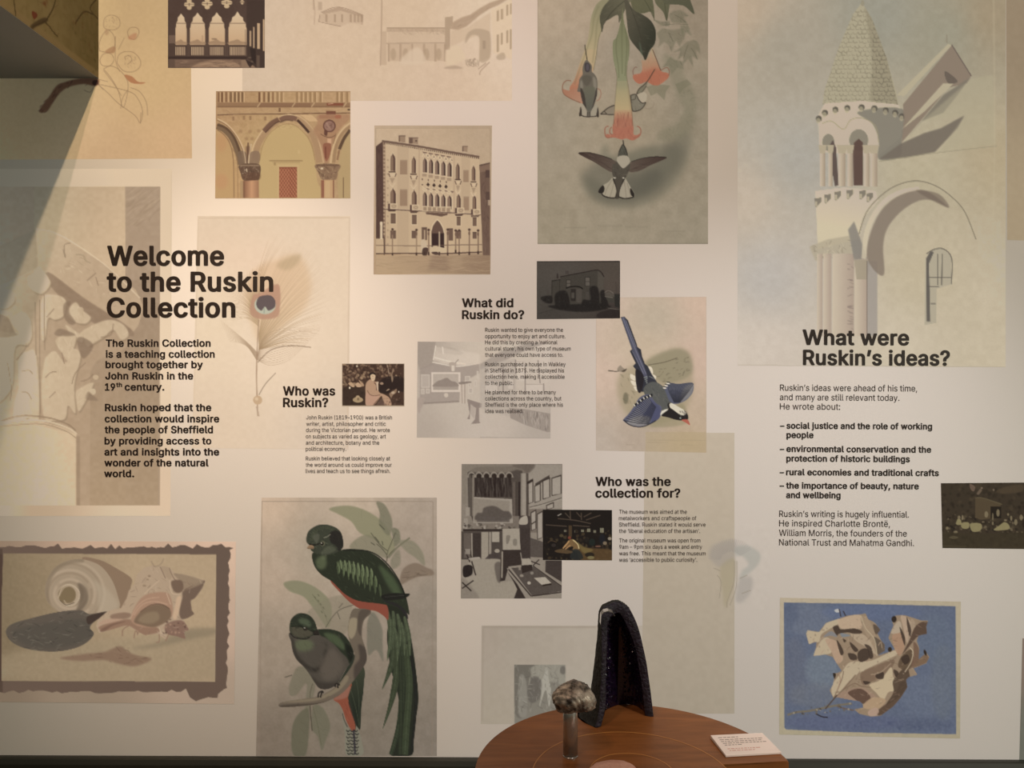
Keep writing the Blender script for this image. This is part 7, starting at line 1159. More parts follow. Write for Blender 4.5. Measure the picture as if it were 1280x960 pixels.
for x0, y0, x1, y1 in ((830, 270, 878, 495), (905, 300, 962, 480), (998, 240, 1070, 440), (1100, 210, 1200, 400), (1040, 520, 1112, 560), (862, 605, 912, 720), (866, 735, 912, 800), (935, 620, 990, 900)): sh.fill([(x0 - 10, y0 - 6), (x1 + 6, y0 - 46), (x1 + 8, y1 - 16), (x0 - 8, y1 + 14)], (84, 76, 70), .95, 0, 0).fill([(x0, y0 + 4), (x1 - 4, y0 - 24), (x1 - 4, y1 - 16), (x0 + 2, y1)], (166, 156, 144), 1, 0, 0)
sh.fill([(810, 250), (880, 210), (880, 240), (815, 280)], (66, 58, 54), .9, 0, 0).fill([(905, 270), (1000, 210), (1070, 170), (1070, 200), (910, 300)], (72, 64, 60), .8, .3, 0); sh.line([(840, 540), (1000, 500), (1210, 430)], 1, (104, 96, 88)).line([(840, 555), (1210, 450)], .8, (176, 166, 152), .6)
sh.rect(720, 640, 850, 780, (84, 76, 72)).fill([(728, 680), (760, 650), (810, 640), (815, 730), (725, 735)], (170, 160, 146)).rect(110, 540, 160, 640, (160, 150, 138), .8).rect(90, 665, 135, 760, (158, 148, 136), .8); sh.dabs([(80, 720), (720, 710), (720, 790), (80, 790)], 40, .8, 2.2, [(84, 76, 70), (170, 160, 148), (118, 110, 100)], .7)
sh.fr(570, 660, .10937); sh.rect(80, 12, 720, 40, (72, 64, 60)).rect(60, 40, 540, 360, (92, 84, 78)).rect(290, 46, 370, 350, (158, 148, 134)).rect(375, 46, 404, 300, (150, 140, 128)).rect(412, 44, 496, 160, (166, 156, 142)).rect(90, 60, 190, 340, (116, 106, 98), .8).rect(195, 60, 285, 340, (78, 70, 66)); sh.line([(180, 60), (185, 330)], 1, (170, 160, 146)); sh.rect(730, 0, 850, 350, (80, 72, 68)).fill([(850, 110), (1000, 160), (1000, 340), (850, 330)], (100, 92, 86), 1, .2, 0)
sh.fill([(150, 380), (500, 360), (480, 600), (660, 610), (700, 700), (660, 810), (60, 810), (60, 560), (200, 540)], (158, 148, 134), 1, .6).fill([(60, 560), (60, 810), (260, 810), (200, 700)], (132, 122, 112), .6, 1.5); sh.fill([(530, 10), (722, 6), (738, 246), (535, 250)], (164, 154, 140), 1, 0, 0).fill([(575, 90), (620, 90), (600, 170), (575, 180)], (120, 112, 102), .7, .3).fill([(655, 130), (695, 130), (695, 195), (655, 195)], (124, 116, 106), .7, .3)
sh.fill([(535, 250), (735, 246), (755, 420), (600, 440), (560, 600), (500, 610), (510, 350)], (74, 66, 62), 1, .1, 0).line([(530, 270), (524, 570)], 1.8, (158, 148, 134)).line([(738, 280), (752, 370)], 1.2, (150, 140, 128)); sh.fill([(440, 420), (510, 400), (510, 610), (470, 600)], (98, 90, 84), .7, 1)
sh.fill([(580, 460), (880, 430), (1215, 640), (1215, 810), (800, 810)], (150, 140, 128), 1, 0, 0).fill([(630, 455), (880, 440), (1215, 670), (1215, 720), (870, 775)], (98, 90, 84), 1, 0, 0).line([(600, 470), (860, 780)], 1.6, (76, 68, 64)).line([(865, 778), (1215, 732)], 1.4, (72, 64, 60)).line([(880, 432), (1215, 670)], 1, (70, 62, 58)); sh.fill([(580, 490), (700, 640), (800, 810), (660, 810), (700, 700), (650, 600)], (74, 66, 62), 1, .2, 0)
sh.fill([(745, 405), (870, 400), (875, 480), (755, 520)], (70, 62, 58), 1, 0, 0).fill([(755, 350), (840, 345), (875, 420), (750, 425)], (166, 156, 142), 1, 0, 0).fill([(890, 570), (1020, 560), (1090, 630), (980, 650)], (176, 166, 152), 1, 0, 0).fill([(980, 650), (1090, 630), (1090, 650), (985, 664)], (60, 52, 48), 1, 0, 0).ell(835, 628, 20, 18, (176, 166, 152)).ell(750, 545, 22, 16, (150, 140, 128)).ell(868, 515, 20, 18, (140, 132, 122)).rect(715, 440, 740, 480, (150, 140, 128), .8)
sh.fill([(1025, 370), (1212, 370), (1212, 620), (1020, 500)], (82, 74, 70), 1, .1, 0); sh.lines([[(860, 380), (960, 420)], [(950, 360), (880, 430)]], 1.2, (64, 56, 54)); sh.lines([[(70, 690), (200, 600)], [(70, 620), (175, 720)], [(100, 250), (160, 390)], [(160, 250), (180, 360)], [(180, 380), (225, 540)]], 1.6, (72, 64, 60)); sh.fill([(85, 440), (180, 430), (182, 530), (90, 560)], (62, 56, 54)).rect(105, 240, 165, 300, (156, 146, 134), .8).fill([(150, 345), (260, 330), (270, 355), (160, 362)], (164, 154, 142)).fill([(370, 310), (440, 270), (500, 240), (500, 350), (330, 355)], (88, 80, 76), .9, .2, 0).ell(470, 262, 30, 22, (160, 150, 136))
sh.mottle(3, 1.5); sh.c = (sh.c - 128) * 1.12 + 114; sh.fr(); hang('art_print', sh, [(577, 580), (703, 580), (702, 748), (576, 748)], .75, 'grey photograph of a study with curtains, pictures and a long table')
# -- dark workshop painting
sh = Sheet(676, 635, 767, 702, (34, 28, 24), 26); sh.fr(674, 632, .075)
sh.rect(66, 60, 1215, 912, (30, 25, 22)); sh.dabs([(66, 400), (1215, 400), (1215, 912), (66, 912)], 130, .8, 2.4, [(54, 44, 34), (38, 32, 26), (70, 56, 40), (28, 24, 22), (84, 70, 48)], .6); sh.fill([(640, 640), (760, 700), (1215, 740), (1215, 912), (700, 912)], (92, 70, 44), .8, 1).fill([(640, 620), (760, 690), (900, 740), (740, 790)], (112, 96, 58), .8, .6)
sh.lines([[(310, 215), (600, 245), (860, 300)], [(515, 90), (520, 230)], [(700, 120), (705, 240)], [(430, 120), (515, 210)], [(780, 240), (1020, 160)], [(740, 190), (870, 120)], [(110, 320), (460, 345)], [(560, 330), (840, 350)], [(620, 110), (690, 190)]], 1.3, (84, 70, 58), .8); sh.line([(308, 168), (370, 135)], 1.1, (160, 150, 136)); sh.rect(490, 330, 545, 520, (76, 60, 42), .9)
for x0, y0, x1, y1 in ((415, 405, 450, 440), (700, 400, 745, 440), (800, 385, 850, 440), (905, 410, 945, 455), (1015, 372, 1075, 450), (588, 415, 600, 450)): sh.rect(x0, y0, x1, y1, (142, 136, 112), .9, .2).line([((x0 + x1) / 2, y0), ((x0 + x1) / 2, y1)], .6, (70, 64, 52))
sh.fill([(400, 700), (460, 620), (500, 570), (560, 560), (620, 600), (660, 700), (640, 760), (560, 740), (560, 680)], (112, 88, 58), 1, .3).line([(395, 715), (500, 590)], 1.5, (176, 136, 92)).line([(430, 730), (520, 660)], 1.4, (166, 126, 86)).line([(560, 570), (640, 640), (662, 720)], 1.3, (190, 170, 124)).ell(505, 535, 28, 26, (110, 60, 44)).fill([(560, 740), (660, 740), (730, 880), (520, 880)], (40, 42, 40), .9, .3)
sh.ell(225, 650, 70, 56, (26, 22, 20), 1, .3).line([(140, 620), (200, 585), (290, 610)], 1, (72, 56, 42)).ell(240, 660, 40, 30, (50, 42, 38)).ell(840, 820, 80, 40, (40, 34, 26)).ell(860, 866, 58, 26, (120, 110, 74), .9, .3).ell(790, 570, 34, 40, (36, 32, 28)).ell(880, 610, 50, 60, (32, 38, 34), .9, .4).ell(1050, 560, 50, 90, (30, 30, 34), .9, .5).ell(1175, 550, 32, 28, (150, 136, 116), .9, .3).ell(1095, 625, 34, 30, (128, 110, 88), .9, .3).ell(980, 680, 50, 14, (110, 78, 62), .9, .3).ell(370, 500, 34, 26, (86, 74, 52), .8, .4); sh.fill([(260, 750), (400, 720), (560, 770), (470, 800), (300, 780)], (96, 76, 52), .8, .4)
sh.fr(); hang('art_print', sh, [(678.5, 637), (765, 637.5), (765, 700.5), (678.5, 700)], .65, 'small dark painting of metalworkers in a workshop')
# -- crowd in front of a hut, cut by the frame
sh = Sheet(1174, 601, 1302, 690, (62, 52, 40), 27); sh.fr(1170, 598, .0958)
sh.dabs([(60, 60), (1380, 60), (1380, 915), (60, 915)], 420, 1, 3, [(50, 42, 32), (66, 56, 42), (76, 64, 48), (42, 34, 26)], .6, .5); sh.fill([(510, 250), (600, 250), (840, 320), (850, 500), (600, 540), (510, 520)], (88, 74, 54), .9, .2, 0).line([(510, 255), (620, 258), (860, 340)], 1.2, (96, 84, 62)).rect(710, 365, 850, 520, (34, 28, 22), .9)
sh.fill([(440, 70), (510, 110), (490, 170), (450, 140)], (112, 92, 76), .9, .3).fill([(530, 200), (570, 140), (600, 150), (560, 210)], (118, 100, 82), .8, .3).ell(596, 125, 14, 12, (128, 110, 90)).ell(750, 150, 14, 14, (112, 96, 78)).fill([(780, 170), (900, 110), (1120, 80), (1120, 170), (900, 200)], (84, 70, 52), .7, .6); sh.dabs([(230, 470), (700, 540), (1380, 480), (1380, 690), (640, 700), (120, 690)], 150, .8, 2, [(34, 28, 24), (120, 106, 82), (88, 76, 58), (48, 40, 32)], .7)
Y = (150, 138, 98)
for q in ([(440, 600), (500, 580), (580, 590), (600, 640), (560, 690), (470, 690)], [(330, 590), (370, 570), (430, 580), (420, 650), (340, 650)], [(750, 670), (830, 610), (890, 570), (945, 600), (955, 660), (820, 680)], [(265, 600), (280, 530), (320, 540), (330, 600)]): sh.fill(q, Y, .9, .3)
for x, y, a, b in ((655, 470, 24, 42), (808, 450, 22, 48), (300, 510, 20, 26), (345, 510, 12, 34), (905, 545, 20, 14), (1040, 570, 22, 40), (980, 520, 14, 34), (940, 470, 12, 18), (1110, 510, 20, 40), (740, 500, 10, 50), (145, 650, 20, 22), (255, 700, 28, 18), (230, 770, 60, 18), (740, 585, 12, 24)): sh.ell(x, y, a, b, (134, 120, 92), .85, .25)
sh.fill([(70, 700), (600, 720), (1380, 690), (1380, 915), (70, 915)], (62, 54, 38), .6, 1, 0).line([(70, 880), (400, 888)], 1, (88, 78, 56), .6); sh.c *= .93; sh.fr(); hang('art_print', sh, [(1176, 604), (1300, 603), (1300, 686.5), (1178, 685)], .75, 'dark brown photograph of a crowd resting before a hut at the right edge')
# -- dried oak leaf on blue
sh = Sheet(972, 744, 1204, 926, (186, 174, 146), 31); bg(sh, [(978, 750, (180, 164, 138)), (1198, 755, (176, 162, 134)), (1198, 920, (164, 152, 122)), (978, 915, (168, 156, 126))]); sh.mottle(3, 3)
sh.fr(940, 720, .26563); BQ = [(150, 124), (400, 128), (958, 142), (960, 744), (560, 738), (160, 722), (152, 712)]
sh.fill(BQ, (88, 102, 132), 1, 0, 0); sh.clip(BQ)
for x, y, rx, ry, c in ((260, 200, 110, 80, (104, 116, 140)), (200, 450, 60, 160, (96, 104, 126)), (330, 440, 80, 90, (112, 128, 144)), (560, 170, 240, 40, (88, 106, 148)), (860, 300, 90, 120, (92, 108, 134)), (820, 560, 120, 100, (96, 110, 138)), (440, 690, 280, 40, (84, 94, 134)), (800, 700, 150, 30, (78, 90, 122)), (180, 180, 40, 60, (80, 94, 126)), (900, 500, 60, 180, (96, 108, 126)), (300, 560, 120, 60, (104, 112, 128))): sh.ell(x, y, rx, ry, c, .6, 5)
sh.strokes([(150, 124), (960, 140), (960, 740), (150, 720), (150, 400), (150, 300)], 420, 11, 1.8, [(104, 116, 142), (78, 92, 126), (96, 104, 128), (88, 106, 140)], 85, 30, .22); sh.mottle(5, 2)
T1, T2, T3, K1, K2 = (176, 152, 122), (150, 118, 92), (196, 176, 144), (92, 66, 52), (54, 42, 34)
sh.fr(1000, 755, .15766)
L1 = [(48, 235), (60, 208), (150, 220), (205, 150), (300, 118), (380, 90), (470, 82), (520, 75), (540, 120), (580, 140), (600, 155), (635, 205), (615, 235), (640, 285), (670, 320), (672, 370), (640, 390), (615, 410), (690, 385), (750, 360), (735, 330), (700, 270), (715, 230), (740, 170), (725, 120), (760, 90), (830, 88), (900, 110), (960, 130), (1015, 130), (1000, 180), (1005, 235), (940, 250), (925, 290), (945, 350), (940, 440), (985, 400), (985, 360), (1025, 420), (1000, 470), (900, 510), (930, 560), (860, 580), (840, 600), (850, 660), (800, 740), (740, 810), (640, 885), (560, 892), (470, 870), (430, 835), (500, 820), (495, 790), (470, 770), (400, 760), (300, 740), (265, 745), (235, 685), (260, 640), (270, 590), (262, 550), (300, 545), (330, 530), (290, 470), (260, 420), (200, 400), (105, 412), (125, 350), (130, 300), (70, 318)]
sh.fill(L1, (150, 124, 98), 1, .15, 0); sh.clip(L1, 0, .15, keep=True)
BG_, M1, M2, M3 = (186, 166, 134), (168, 140, 112), (122, 94, 74), (160, 122, 98)
for q, c in (([(48, 235), (60, 205), (150, 220), (210, 150), (300, 115), (310, 150), (230, 200), (170, 240), (150, 300), (110, 300), (70, 318)], BG_), ([(110, 410), (140, 330), (190, 270), (240, 280), (250, 380), (190, 400)], BG_), ([(200, 280), (280, 290), (320, 360), (340, 440), (290, 470), (250, 380)], (182, 146, 118)), ([(310, 120), (470, 85), (490, 180), (440, 200), (330, 195), (300, 150)], (188, 158, 128)), ([(400, 230), (500, 240), (580, 330), (600, 400), (520, 340), (440, 290)], (176, 152, 124)), ([(480, 100), (540, 120), (600, 260), (610, 400), (580, 340), (500, 190)], (160, 134, 106)), ([(580, 160), (635, 200), (600, 240)], (92, 74, 60)), ([(590, 260), (670, 320), (672, 370), (620, 400), (600, 330)], (96, 80, 66)), ([(250, 650), (330, 540), (400, 460), (560, 450), (740, 370), (770, 400), (600, 480), (480, 540), (400, 600), (330, 680), (270, 740)], BG_), ([(490, 540), (600, 490), (740, 440), (730, 500), (650, 570), (560, 620), (500, 640), (480, 590)], (126, 98, 76)), ([(550, 640), (640, 600), (720, 500), (740, 580), (780, 600), (760, 680), (700, 700), (660, 760), (600, 700)], (192, 170, 134)), ([(270, 740), (350, 690), (480, 660), (560, 700), (600, 740), (500, 790), (400, 760)], (158, 124, 102)), ([(380, 700), (480, 670), (560, 740), (500, 790), (430, 750)], (96, 68, 54)), ([(500, 800), (580, 740), (680, 760), (620, 830), (520, 830)], (176, 142, 106)), ([(610, 850), (740, 740), (800, 620), (850, 650), (760, 810), (640, 880)], (92, 68, 52)), ([(740, 600), (840, 500), (870, 580), (850, 660), (780, 740), (680, 800), (740, 700)], (84, 64, 50)), ([(730, 250), (800, 230), (830, 330), (790, 410), (750, 350)], (172, 128, 98)), ([(720, 230), (770, 140), (800, 150), (800, 220)], (176, 156, 132)), ([(800, 90), (870, 130), (890, 250), (850, 310), (820, 200)], (180, 150, 124)), ([(880, 120), (920, 180), (890, 280), (850, 320)], (164, 138, 112)), ([(920, 170), (1010, 140), (1005, 235), (930, 260), (870, 330), (810, 400), (860, 300)], (88, 64, 50)), ([(800, 420), (880, 360), (900, 460), (860, 520), (780, 500)], (96, 74, 54)), ([(900, 300), (940, 350), (940, 450), (880, 500), (900, 400)], (118, 86, 66)), ([(890, 500), (985, 400), (1020, 430), (990, 470)], (122, 92, 68))): sh.fill(q, c, .92, .35)
sh.strokes(L1, 300, 7, .9, [(190, 166, 134), (126, 98, 76), (170, 132, 106), (100, 76, 60)], lambda x, y: -30 + (x - 1080) * .6, 26, .42).dabs(L1, 120, .5, 1.6, [(196, 174, 142), (112, 84, 66), (150, 116, 92)], .35, .2)
for q in ([(260, 185), (300, 170), (320, 200), (400, 195), (440, 195), (490, 215), (480, 235), (420, 235), (380, 225), (310, 235), (290, 250)], [(460, 380), (510, 350), (545, 370), (545, 430), (490, 460), (460, 440)], [(510, 320), (560, 340), (580, 420), (550, 430), (540, 370)], [(380, 390), (440, 400), (450, 440), (400, 440)], [(290, 285), (330, 340), (345, 390), (320, 400)], [(340, 275), (365, 290), (350, 305)], [(395, 300), (460, 360), (440, 380), (410, 350)], [(600, 560), (660, 540), (660, 590), (610, 590)], [(500, 610), (560, 620), (520, 640)], [(790, 180), (830, 260), (830, 330), (805, 260)], [(845, 100), (880, 200), (870, 260), (850, 180)], [(800, 430), (850, 400), (870, 450), (830, 480)], [(740, 520), (780, 540), (760, 580)]): sh.fill(q, (62, 46, 38), .82, .35)
sh.fill([(320, 232), (370, 238), (400, 250), (350, 262), (330, 258)], (116, 128, 142), .9, .3).fill([(185, 262), (240, 215), (285, 240), (290, 262), (240, 250)], (120, 126, 138), .8, .4).fill([(330, 790), (420, 775), (490, 800), (440, 820), (360, 815)], (100, 112, 140), .9, .5).fill([(540, 850), (600, 820), (625, 850), (600, 885), (550, 885)], (178, 144, 124), .9, .3)
for p, c in (([(100, 640), (205, 810), (330, 690), (400, 610), (440, 560)], M2), ([(270, 740), (330, 600), (345, 530)], M2), ([(340, 680), (430, 630), (480, 650), (560, 660)], M2), ([(480, 90), (520, 190), (590, 280), (610, 410)], BG_), ([(870, 345), (895, 380), (880, 460), (830, 540)], (200, 180, 148)), ([(300, 545), (320, 600), (290, 700)], M3), ([(560, 560), (640, 540), (720, 470)], M1), ([(620, 330), (640, 300), (650, 350)], M1)): sh.line(p[-4:] if c is not M2 or len(p) < 5 else p[1:], 1.1, c, .85)
sh.clip(None); sh.fr(940, 720, .26563).clip(BQ)
sh.fr(1000, 755, .15766).ell(745, 120, 20, 26, K2).ell(712, 360, 16, 20, K2).fill([(985, 360), (1002, 380), (1000, 410), (980, 385)], K2).fill([(272, 50), (300, 38), (318, 60), (290, 68)], (186, 186, 186), .9, .2).fill([(260, 548), (285, 555), (272, 590)], K2); sh.lines([[(310, 40), (324, 100)], [(342, 55), (362, 95)]], 1.4, (60, 54, 60)); sh.fr(940, 720, .26563)
sh.line([(166, 654), (210, 640), (260, 636), (320, 624), (400, 608), (470, 600)], 2.6, (116, 106, 88), .95).line([(300, 648), (330, 662), (356, 664)], 1.6, (50, 46, 56)).line([(345, 625), (400, 560)], 1.6, (82, 62, 50)).line([(480, 632), (430, 622), (400, 612)], 1.4, (110, 84, 68)); sh.dabs([(160, 630), (480, 590), (480, 630), (200, 660)], 40, .6, 1.6, [(70, 62, 54), (168, 156, 132), (104, 92, 74)], .7); sh.dabs([(480, 680), (900, 690), (900, 735), (480, 725)], 14, 1, 3, [(66, 78, 116)], .5, .6); sh.clip()
sh.fr(); sh.tame(.68, 1.0); hang('art_print', sh, [(975, 747), (1201, 752), (1200, 923), (974, 918)], .9, 'oil painting of a curled brown dead leaf on bright blue')
# -- shells with torn dark border
sh = Sheet(-62, 672, 298, 884, (196, 166, 138), 32); bg(sh, [(-40, 680, (150, 128, 104)), (150, 680, (204, 172, 142)), (290, 680, (222, 190, 160)), (290, 870, (176, 158, 134)), (100, 880, (152, 136, 112)), (0, 880, (134, 118, 96)), (290, 780, (200, 174, 148))]); sh.fr(0, 660, .25)
rr = np.random.default_rng(8); top = [(x, 96 + rr.normal() * 4 - (14 if rr.random() > .7 else 0)) for x in np.linspace(-240, 1168, 70)]; rt = [(1152 + rr.normal() * 4 - (y - 100) * .03, y) for y in np.linspace(110, 800, 34)]; bt = [(x, 818 + rr.normal() * 5) for x in np.linspace(930, -240, 50)]
sh.fill(top + rt + [(1120, 806), (1090, 830), (1088, 850), (1040, 846), (1000, 858), (980, 866), (950, 846)] + bt, (108, 90, 76), 1, .1, 0); sh.rect(-240, 104, 14, 820, (90, 73, 61)).rect(-240, 130, 14, 768, (84, 66, 55), 1)
sh.fill([(18, 128), (1082, 132), (1076, 768), (10, 764), (8, 380)], (168, 148, 112), 1, 0, 0); sh.clip([(18, 128), (1082, 132), (1076, 768), (8, 764), (8, 380)])
sh.grad([(0, 100), (1100, 100), (1100, 780), (0, 780)], (20, 400), (134, 118, 88), (700, 300), (182, 160, 124), 1, 0, 0); sh.fill([(500, 560), (1080, 520), (1080, 768), (0, 768), (0, 640)], (162, 146, 114), .7, 8); sh.mottle(3, 3)
sh.fill([(920, 510), (1080, 500), (1080, 530), (940, 560), (760, 600), (660, 600), (800, 570)], (134, 122, 96), .6, 3).fill([(300, 650), (420, 630), (520, 620), (600, 590), (640, 620), (700, 640), (760, 655), (680, 690), (600, 680), (520, 660), (400, 665)], (134, 106, 84), .8, 1.5); sh.strokes([(360, 640), (600, 590), (740, 650), (660, 690), (500, 665)], 50, 9, 1, [(112, 86, 68), (150, 126, 98)], 10, 25, .5)
# moon snail
sh.fill([(410, 155), (500, 160), (580, 200), (656, 250), (655, 290), (640, 350), (600, 400), (560, 300)], (142, 118, 92), 1, .3); sh.fill([(240, 370), (226, 300), (250, 230), (300, 180), (380, 155), (450, 165), (510, 195), (560, 260), (590, 340), (596, 400), (520, 430), (400, 450), (300, 420)], (168, 150, 122), 1, .4)
sh.clip([(240, 370), (226, 300), (250, 230), (300, 180), (380, 155), (450, 165), (510, 195), (560, 260), (590, 340), (596, 400), (520, 430), (400, 450), (300, 420)], 1, 0, keep=True)
for k in range(11): sh.line([(350 + (14 + k * 16) * math.cos(a * .5 + k), 330 + (14 + k * 16) * .95 * math.sin(a * .5 + k)) for a in range(13)], 3.0, [(148, 130, 104), (186, 168, 140), (158, 142, 116)][k % 3], .55, soft=.6)
sh.line([(240, 390), (232, 300), (270, 215), (340, 170), (420, 160)], 6, (132, 116, 92), .7, soft=1.5); sh.fill([(390, 275), (430, 300), (440, 360), (410, 410), (380, 420), (400, 350)], (104, 90, 72), .7, 2); sh.fill([(470, 260), (560, 330), (590, 400), (500, 420), (490, 330)], (182, 168, 140), .6, 3); sh.ell(340, 335, 58, 55, (176, 158, 130), 1, .5).ell(336, 334, 46, 44, (128, 110, 78), 1, .6); sh.line([(296, 340), (320, 300), (360, 290), (384, 330), (370, 370), (336, 378), (320, 360)], 1.5, (176, 158, 128), .8); sh.line([(292, 350), (310, 300), (350, 282), (392, 310), (396, 350), (370, 384), (330, 390)], 1.4, (198, 180, 150), .7).line([(300, 360), (330, 384), (372, 372)], 1, (92, 78, 58), .8); sh.clip([(18, 128), (1082, 132), (1076, 768), (8, 764), (8, 380)])
# dark mussel-like shell
q = [(30, 520), (60, 480), (160, 450), (290, 420), (400, 410), (450, 430), (540, 418), (470, 470), (450, 500), (470, 530), (430, 575), (360, 605), (260, 618), (140, 605), (60, 570)]
sh.fill(q, (96, 88, 76), 1, .3); sh.clip(q, 1, 0, keep=True); sh.fill([(60, 520), (200, 480), (420, 460), (460, 540), (300, 600), (140, 590)], (84, 80, 70), .7, 3); sh.strokes(q, 150, 9, 1.1, [(58, 56, 50), (110, 108, 92), (90, 88, 74), (128, 122, 104)], -8, 25, .5); sh.fill([(440, 440), (540, 420), (470, 470), (440, 480)], (70, 56, 48), .9, .4); sh.clip([(18, 128), (1082, 132), (1076, 768), (8, 764), (8, 380)])
# murex
sh.fr(115, 690, .13135); q = [(40, 700), (60, 640), (140, 570), (220, 540), (270, 545), (330, 440), (350, 370), (400, 310), (430, 210), (500, 150), (580, 130), (640, 130), (730, 140), (790, 200), (870, 210), (970, 235), (1080, 270), (1050, 350), (990, 430), (940, 470), (950, 550), (975, 590), (910, 630), (870, 640), (925, 740), (880, 760), (890, 830), (800, 800), (730, 790), (700, 830), (620, 780), (500, 790), (430, 750), (330, 700), (180, 740), (70, 770)]
sh.fill(q, (180, 158, 128), 1, .3, 0); sh.clip(q, 0, .2, keep=True); sh.fill([(880, 360), (1080, 270), (990, 430), (940, 470), (975, 590), (860, 640), (830, 560), (860, 440)], (112, 92, 76), .92, 1).fill([(780, 200), (970, 240), (1060, 290), (880, 360), (840, 280)], (150, 130, 104), .9, .8).fill([(700, 690), (850, 650), (925, 740), (890, 830), (730, 790)], (132, 100, 84), .85, 1).fill([(60, 720), (200, 660), (360, 640), (440, 700), (600, 710), (640, 760), (500, 790), (430, 750), (330, 700), (150, 750)], (148, 114, 90), .9, .8)
sh.strokes(q, 150, 8, 1.1, [(196, 176, 146), (154, 130, 102), (128, 104, 84)], lambda x, y: -55 if x < 190 else 35, 35, .4)
sh.fill([(370, 640), (410, 520), (490, 420), (600, 385), (720, 390), (760, 470), (770, 580), (730, 640), (640, 700), (560, 720), (430, 700)], (172, 136, 108), 1, .5).fill([(400, 660), (460, 570), (560, 510), (660, 500), (740, 540), (750, 620), (680, 680), (580, 715), (460, 690)], (128, 106, 82), 1, 1).fill([(440, 640), (520, 580), (620, 570), (640, 640), (560, 680), (470, 670)], (150, 130, 100), .7, 1.5)
sh.lines([[(370, 630), (430, 520), (520, 450), (640, 430)], [(400, 600), (480, 500), (600, 470), (720, 500)]], 1.6, (190, 156, 126), .7, soft=.3); sh.line([(460, 570), (560, 505), (660, 498), (740, 540)], 1, (98, 76, 60), .8)
sh.fill([(770, 620), (790, 520), (810, 430), (850, 430), (830, 560), (800, 640)], (206, 176, 140), .85, .6).fill([(755, 280), (850, 270), (870, 350), (830, 390), (780, 370)], (114, 92, 74), .9, .5).fill([(660, 140), (720, 140), (760, 240), (720, 250)], (170, 148, 118), .9, .4).fill([(180, 600), (300, 575), (370, 590), (340, 630), (200, 640)], (140, 112, 90), .85, .6).fill([(80, 740), (200, 680), (330, 660), (200, 700), (110, 760)], (122, 92, 74), .8, .5).fill([(60, 690), (130, 640), (300, 640), (150, 680)], (184, 152, 124), .9, .5)
for p in ([(710, 390), (750, 500)], [(640, 270), (560, 340), (500, 400)], [(740, 270), (760, 390), (850, 400)], [(560, 80), (600, 140), (680, 70)], [(650, 140), (700, 250)], [(735, 150), (780, 250), (870, 350)], [(880, 360), (960, 320)], [(640, 720), (660, 780)]): sh.line(p, 1.1, (204, 180, 148) if p[0][0] in (710, 640, 740) else (122, 98, 78), .7)
sh.dabs([(680, 660), (800, 640), (900, 720), (800, 800), (680, 780)], 26, .6, 1.8, [(92, 68, 58), (178, 144, 116)], .6).ell(546, 228, 14, 10, (140, 118, 92), .8, .4).ell(500, 320, 18, 10, (150, 128, 100), .8, .4).ell(530, 262, 12, 9, (150, 128, 100), .8, .4); sh.clip()
sh.lines([[(290, 800), (295, 740), (350, 700)], [(400, 820), (415, 750), (440, 780)], [(430, 790), (450, 760), (520, 790)], [(610, 860), (640, 850), (640, 780)], [(730, 780), (700, 850)]], 1.5, (150, 118, 94), .85).lines([[(565, 85), (590, 130), (620, 135), (660, 110), (684, 60)]], 1.8, (164, 142, 112), .9); sh.fr(); sh.c *= np.array([.99, .955, .96]); sh.tame(.8, 1); hang('art_print', sh, [(-60, 676), (295, 677), (293, 880), (-60, 877)], 1.0, 'drawing of three seashells inside a torn dark brown border')
# -- carved column capital
sh = Sheet(-62, 208, 218, 648, (216, 190, 160), 33); bg(sh, [(-40, 220, (196, 170, 138)), (205, 220, (226, 200, 168)), (210, 640, (222, 194, 164)), (0, 640, (178, 154, 126)), (210, 430, (238, 212, 180))]); sh.fr(0, 200, .25)
sh.rect(-240, 132, 800, 1728, (176, 150, 122), 1); sh.grad([(170, 132), (626, 132), (626, 800), (170, 800)], (170, 200), (176, 152, 122), (600, 400), (208, 180, 146), 1, 0, 0); sh.fill([(626, 132), (802, 132), (796, 1728), (626, 1728)], (168, 144, 120), .9, .3, 0); sh.clip([(626, 132), (802, 132), (790, 1728), (450, 1728), (450, 900)]); sh.grad([(400, 600), (802, 600), (802, 1728), (400, 1728)], (600, 700), (158, 134, 110), (700, 1700), (170, 144, 114), .8, 0, 0); sh.strokes([(626, 132), (802, 132), (802, 330), (626, 330)], 30, 24, 2, [(154, 130, 106), (184, 160, 132)], -38, 5, .5); sh.clip([(-240, 132), (802, 132), (790, 1728), (-240, 1728)])
C1, C2, C3 = (206, 182, 150), (164, 140, 114), (188, 162, 132)
sh.fill([(-100, 480), (60, 410), (180, 345), (280, 370), (520, 520), (680, 650), (720, 740), (690, 830), (650, 880), (420, 760), (240, 600), (190, 540), (80, 600), (-100, 680)], C3, 1, .4, 0); sh.fill([(-100, 480), (180, 345), (190, 540), (-100, 680)], (160, 138, 112), .7, 1, 0).fill([(240, 560), (420, 690), (650, 840), (640, 880), (440, 800), (260, 660)], (140, 116, 94), .9, 1); sh.line([(180, 345), (300, 375), (520, 520), (700, 690)], 1.6, (222, 198, 166), .7); sh.strokes([(280, 400), (650, 650), (640, 780), (300, 560)], 80, 9, 1.2, [(164, 140, 112), (214, 190, 158)], 35, 50, .5)
sh.fill([(-100, 700), (120, 620), (190, 560), (260, 640), (420, 800), (640, 880), (600, 960), (480, 1010), (430, 1150), (440, 1300), (380, 1480), (330, 1340), (180, 1320), (-100, 1400)], (176, 150, 122), 1, 1)
sh.fr(0, 280, .1576); K_ = (128, 106, 86)
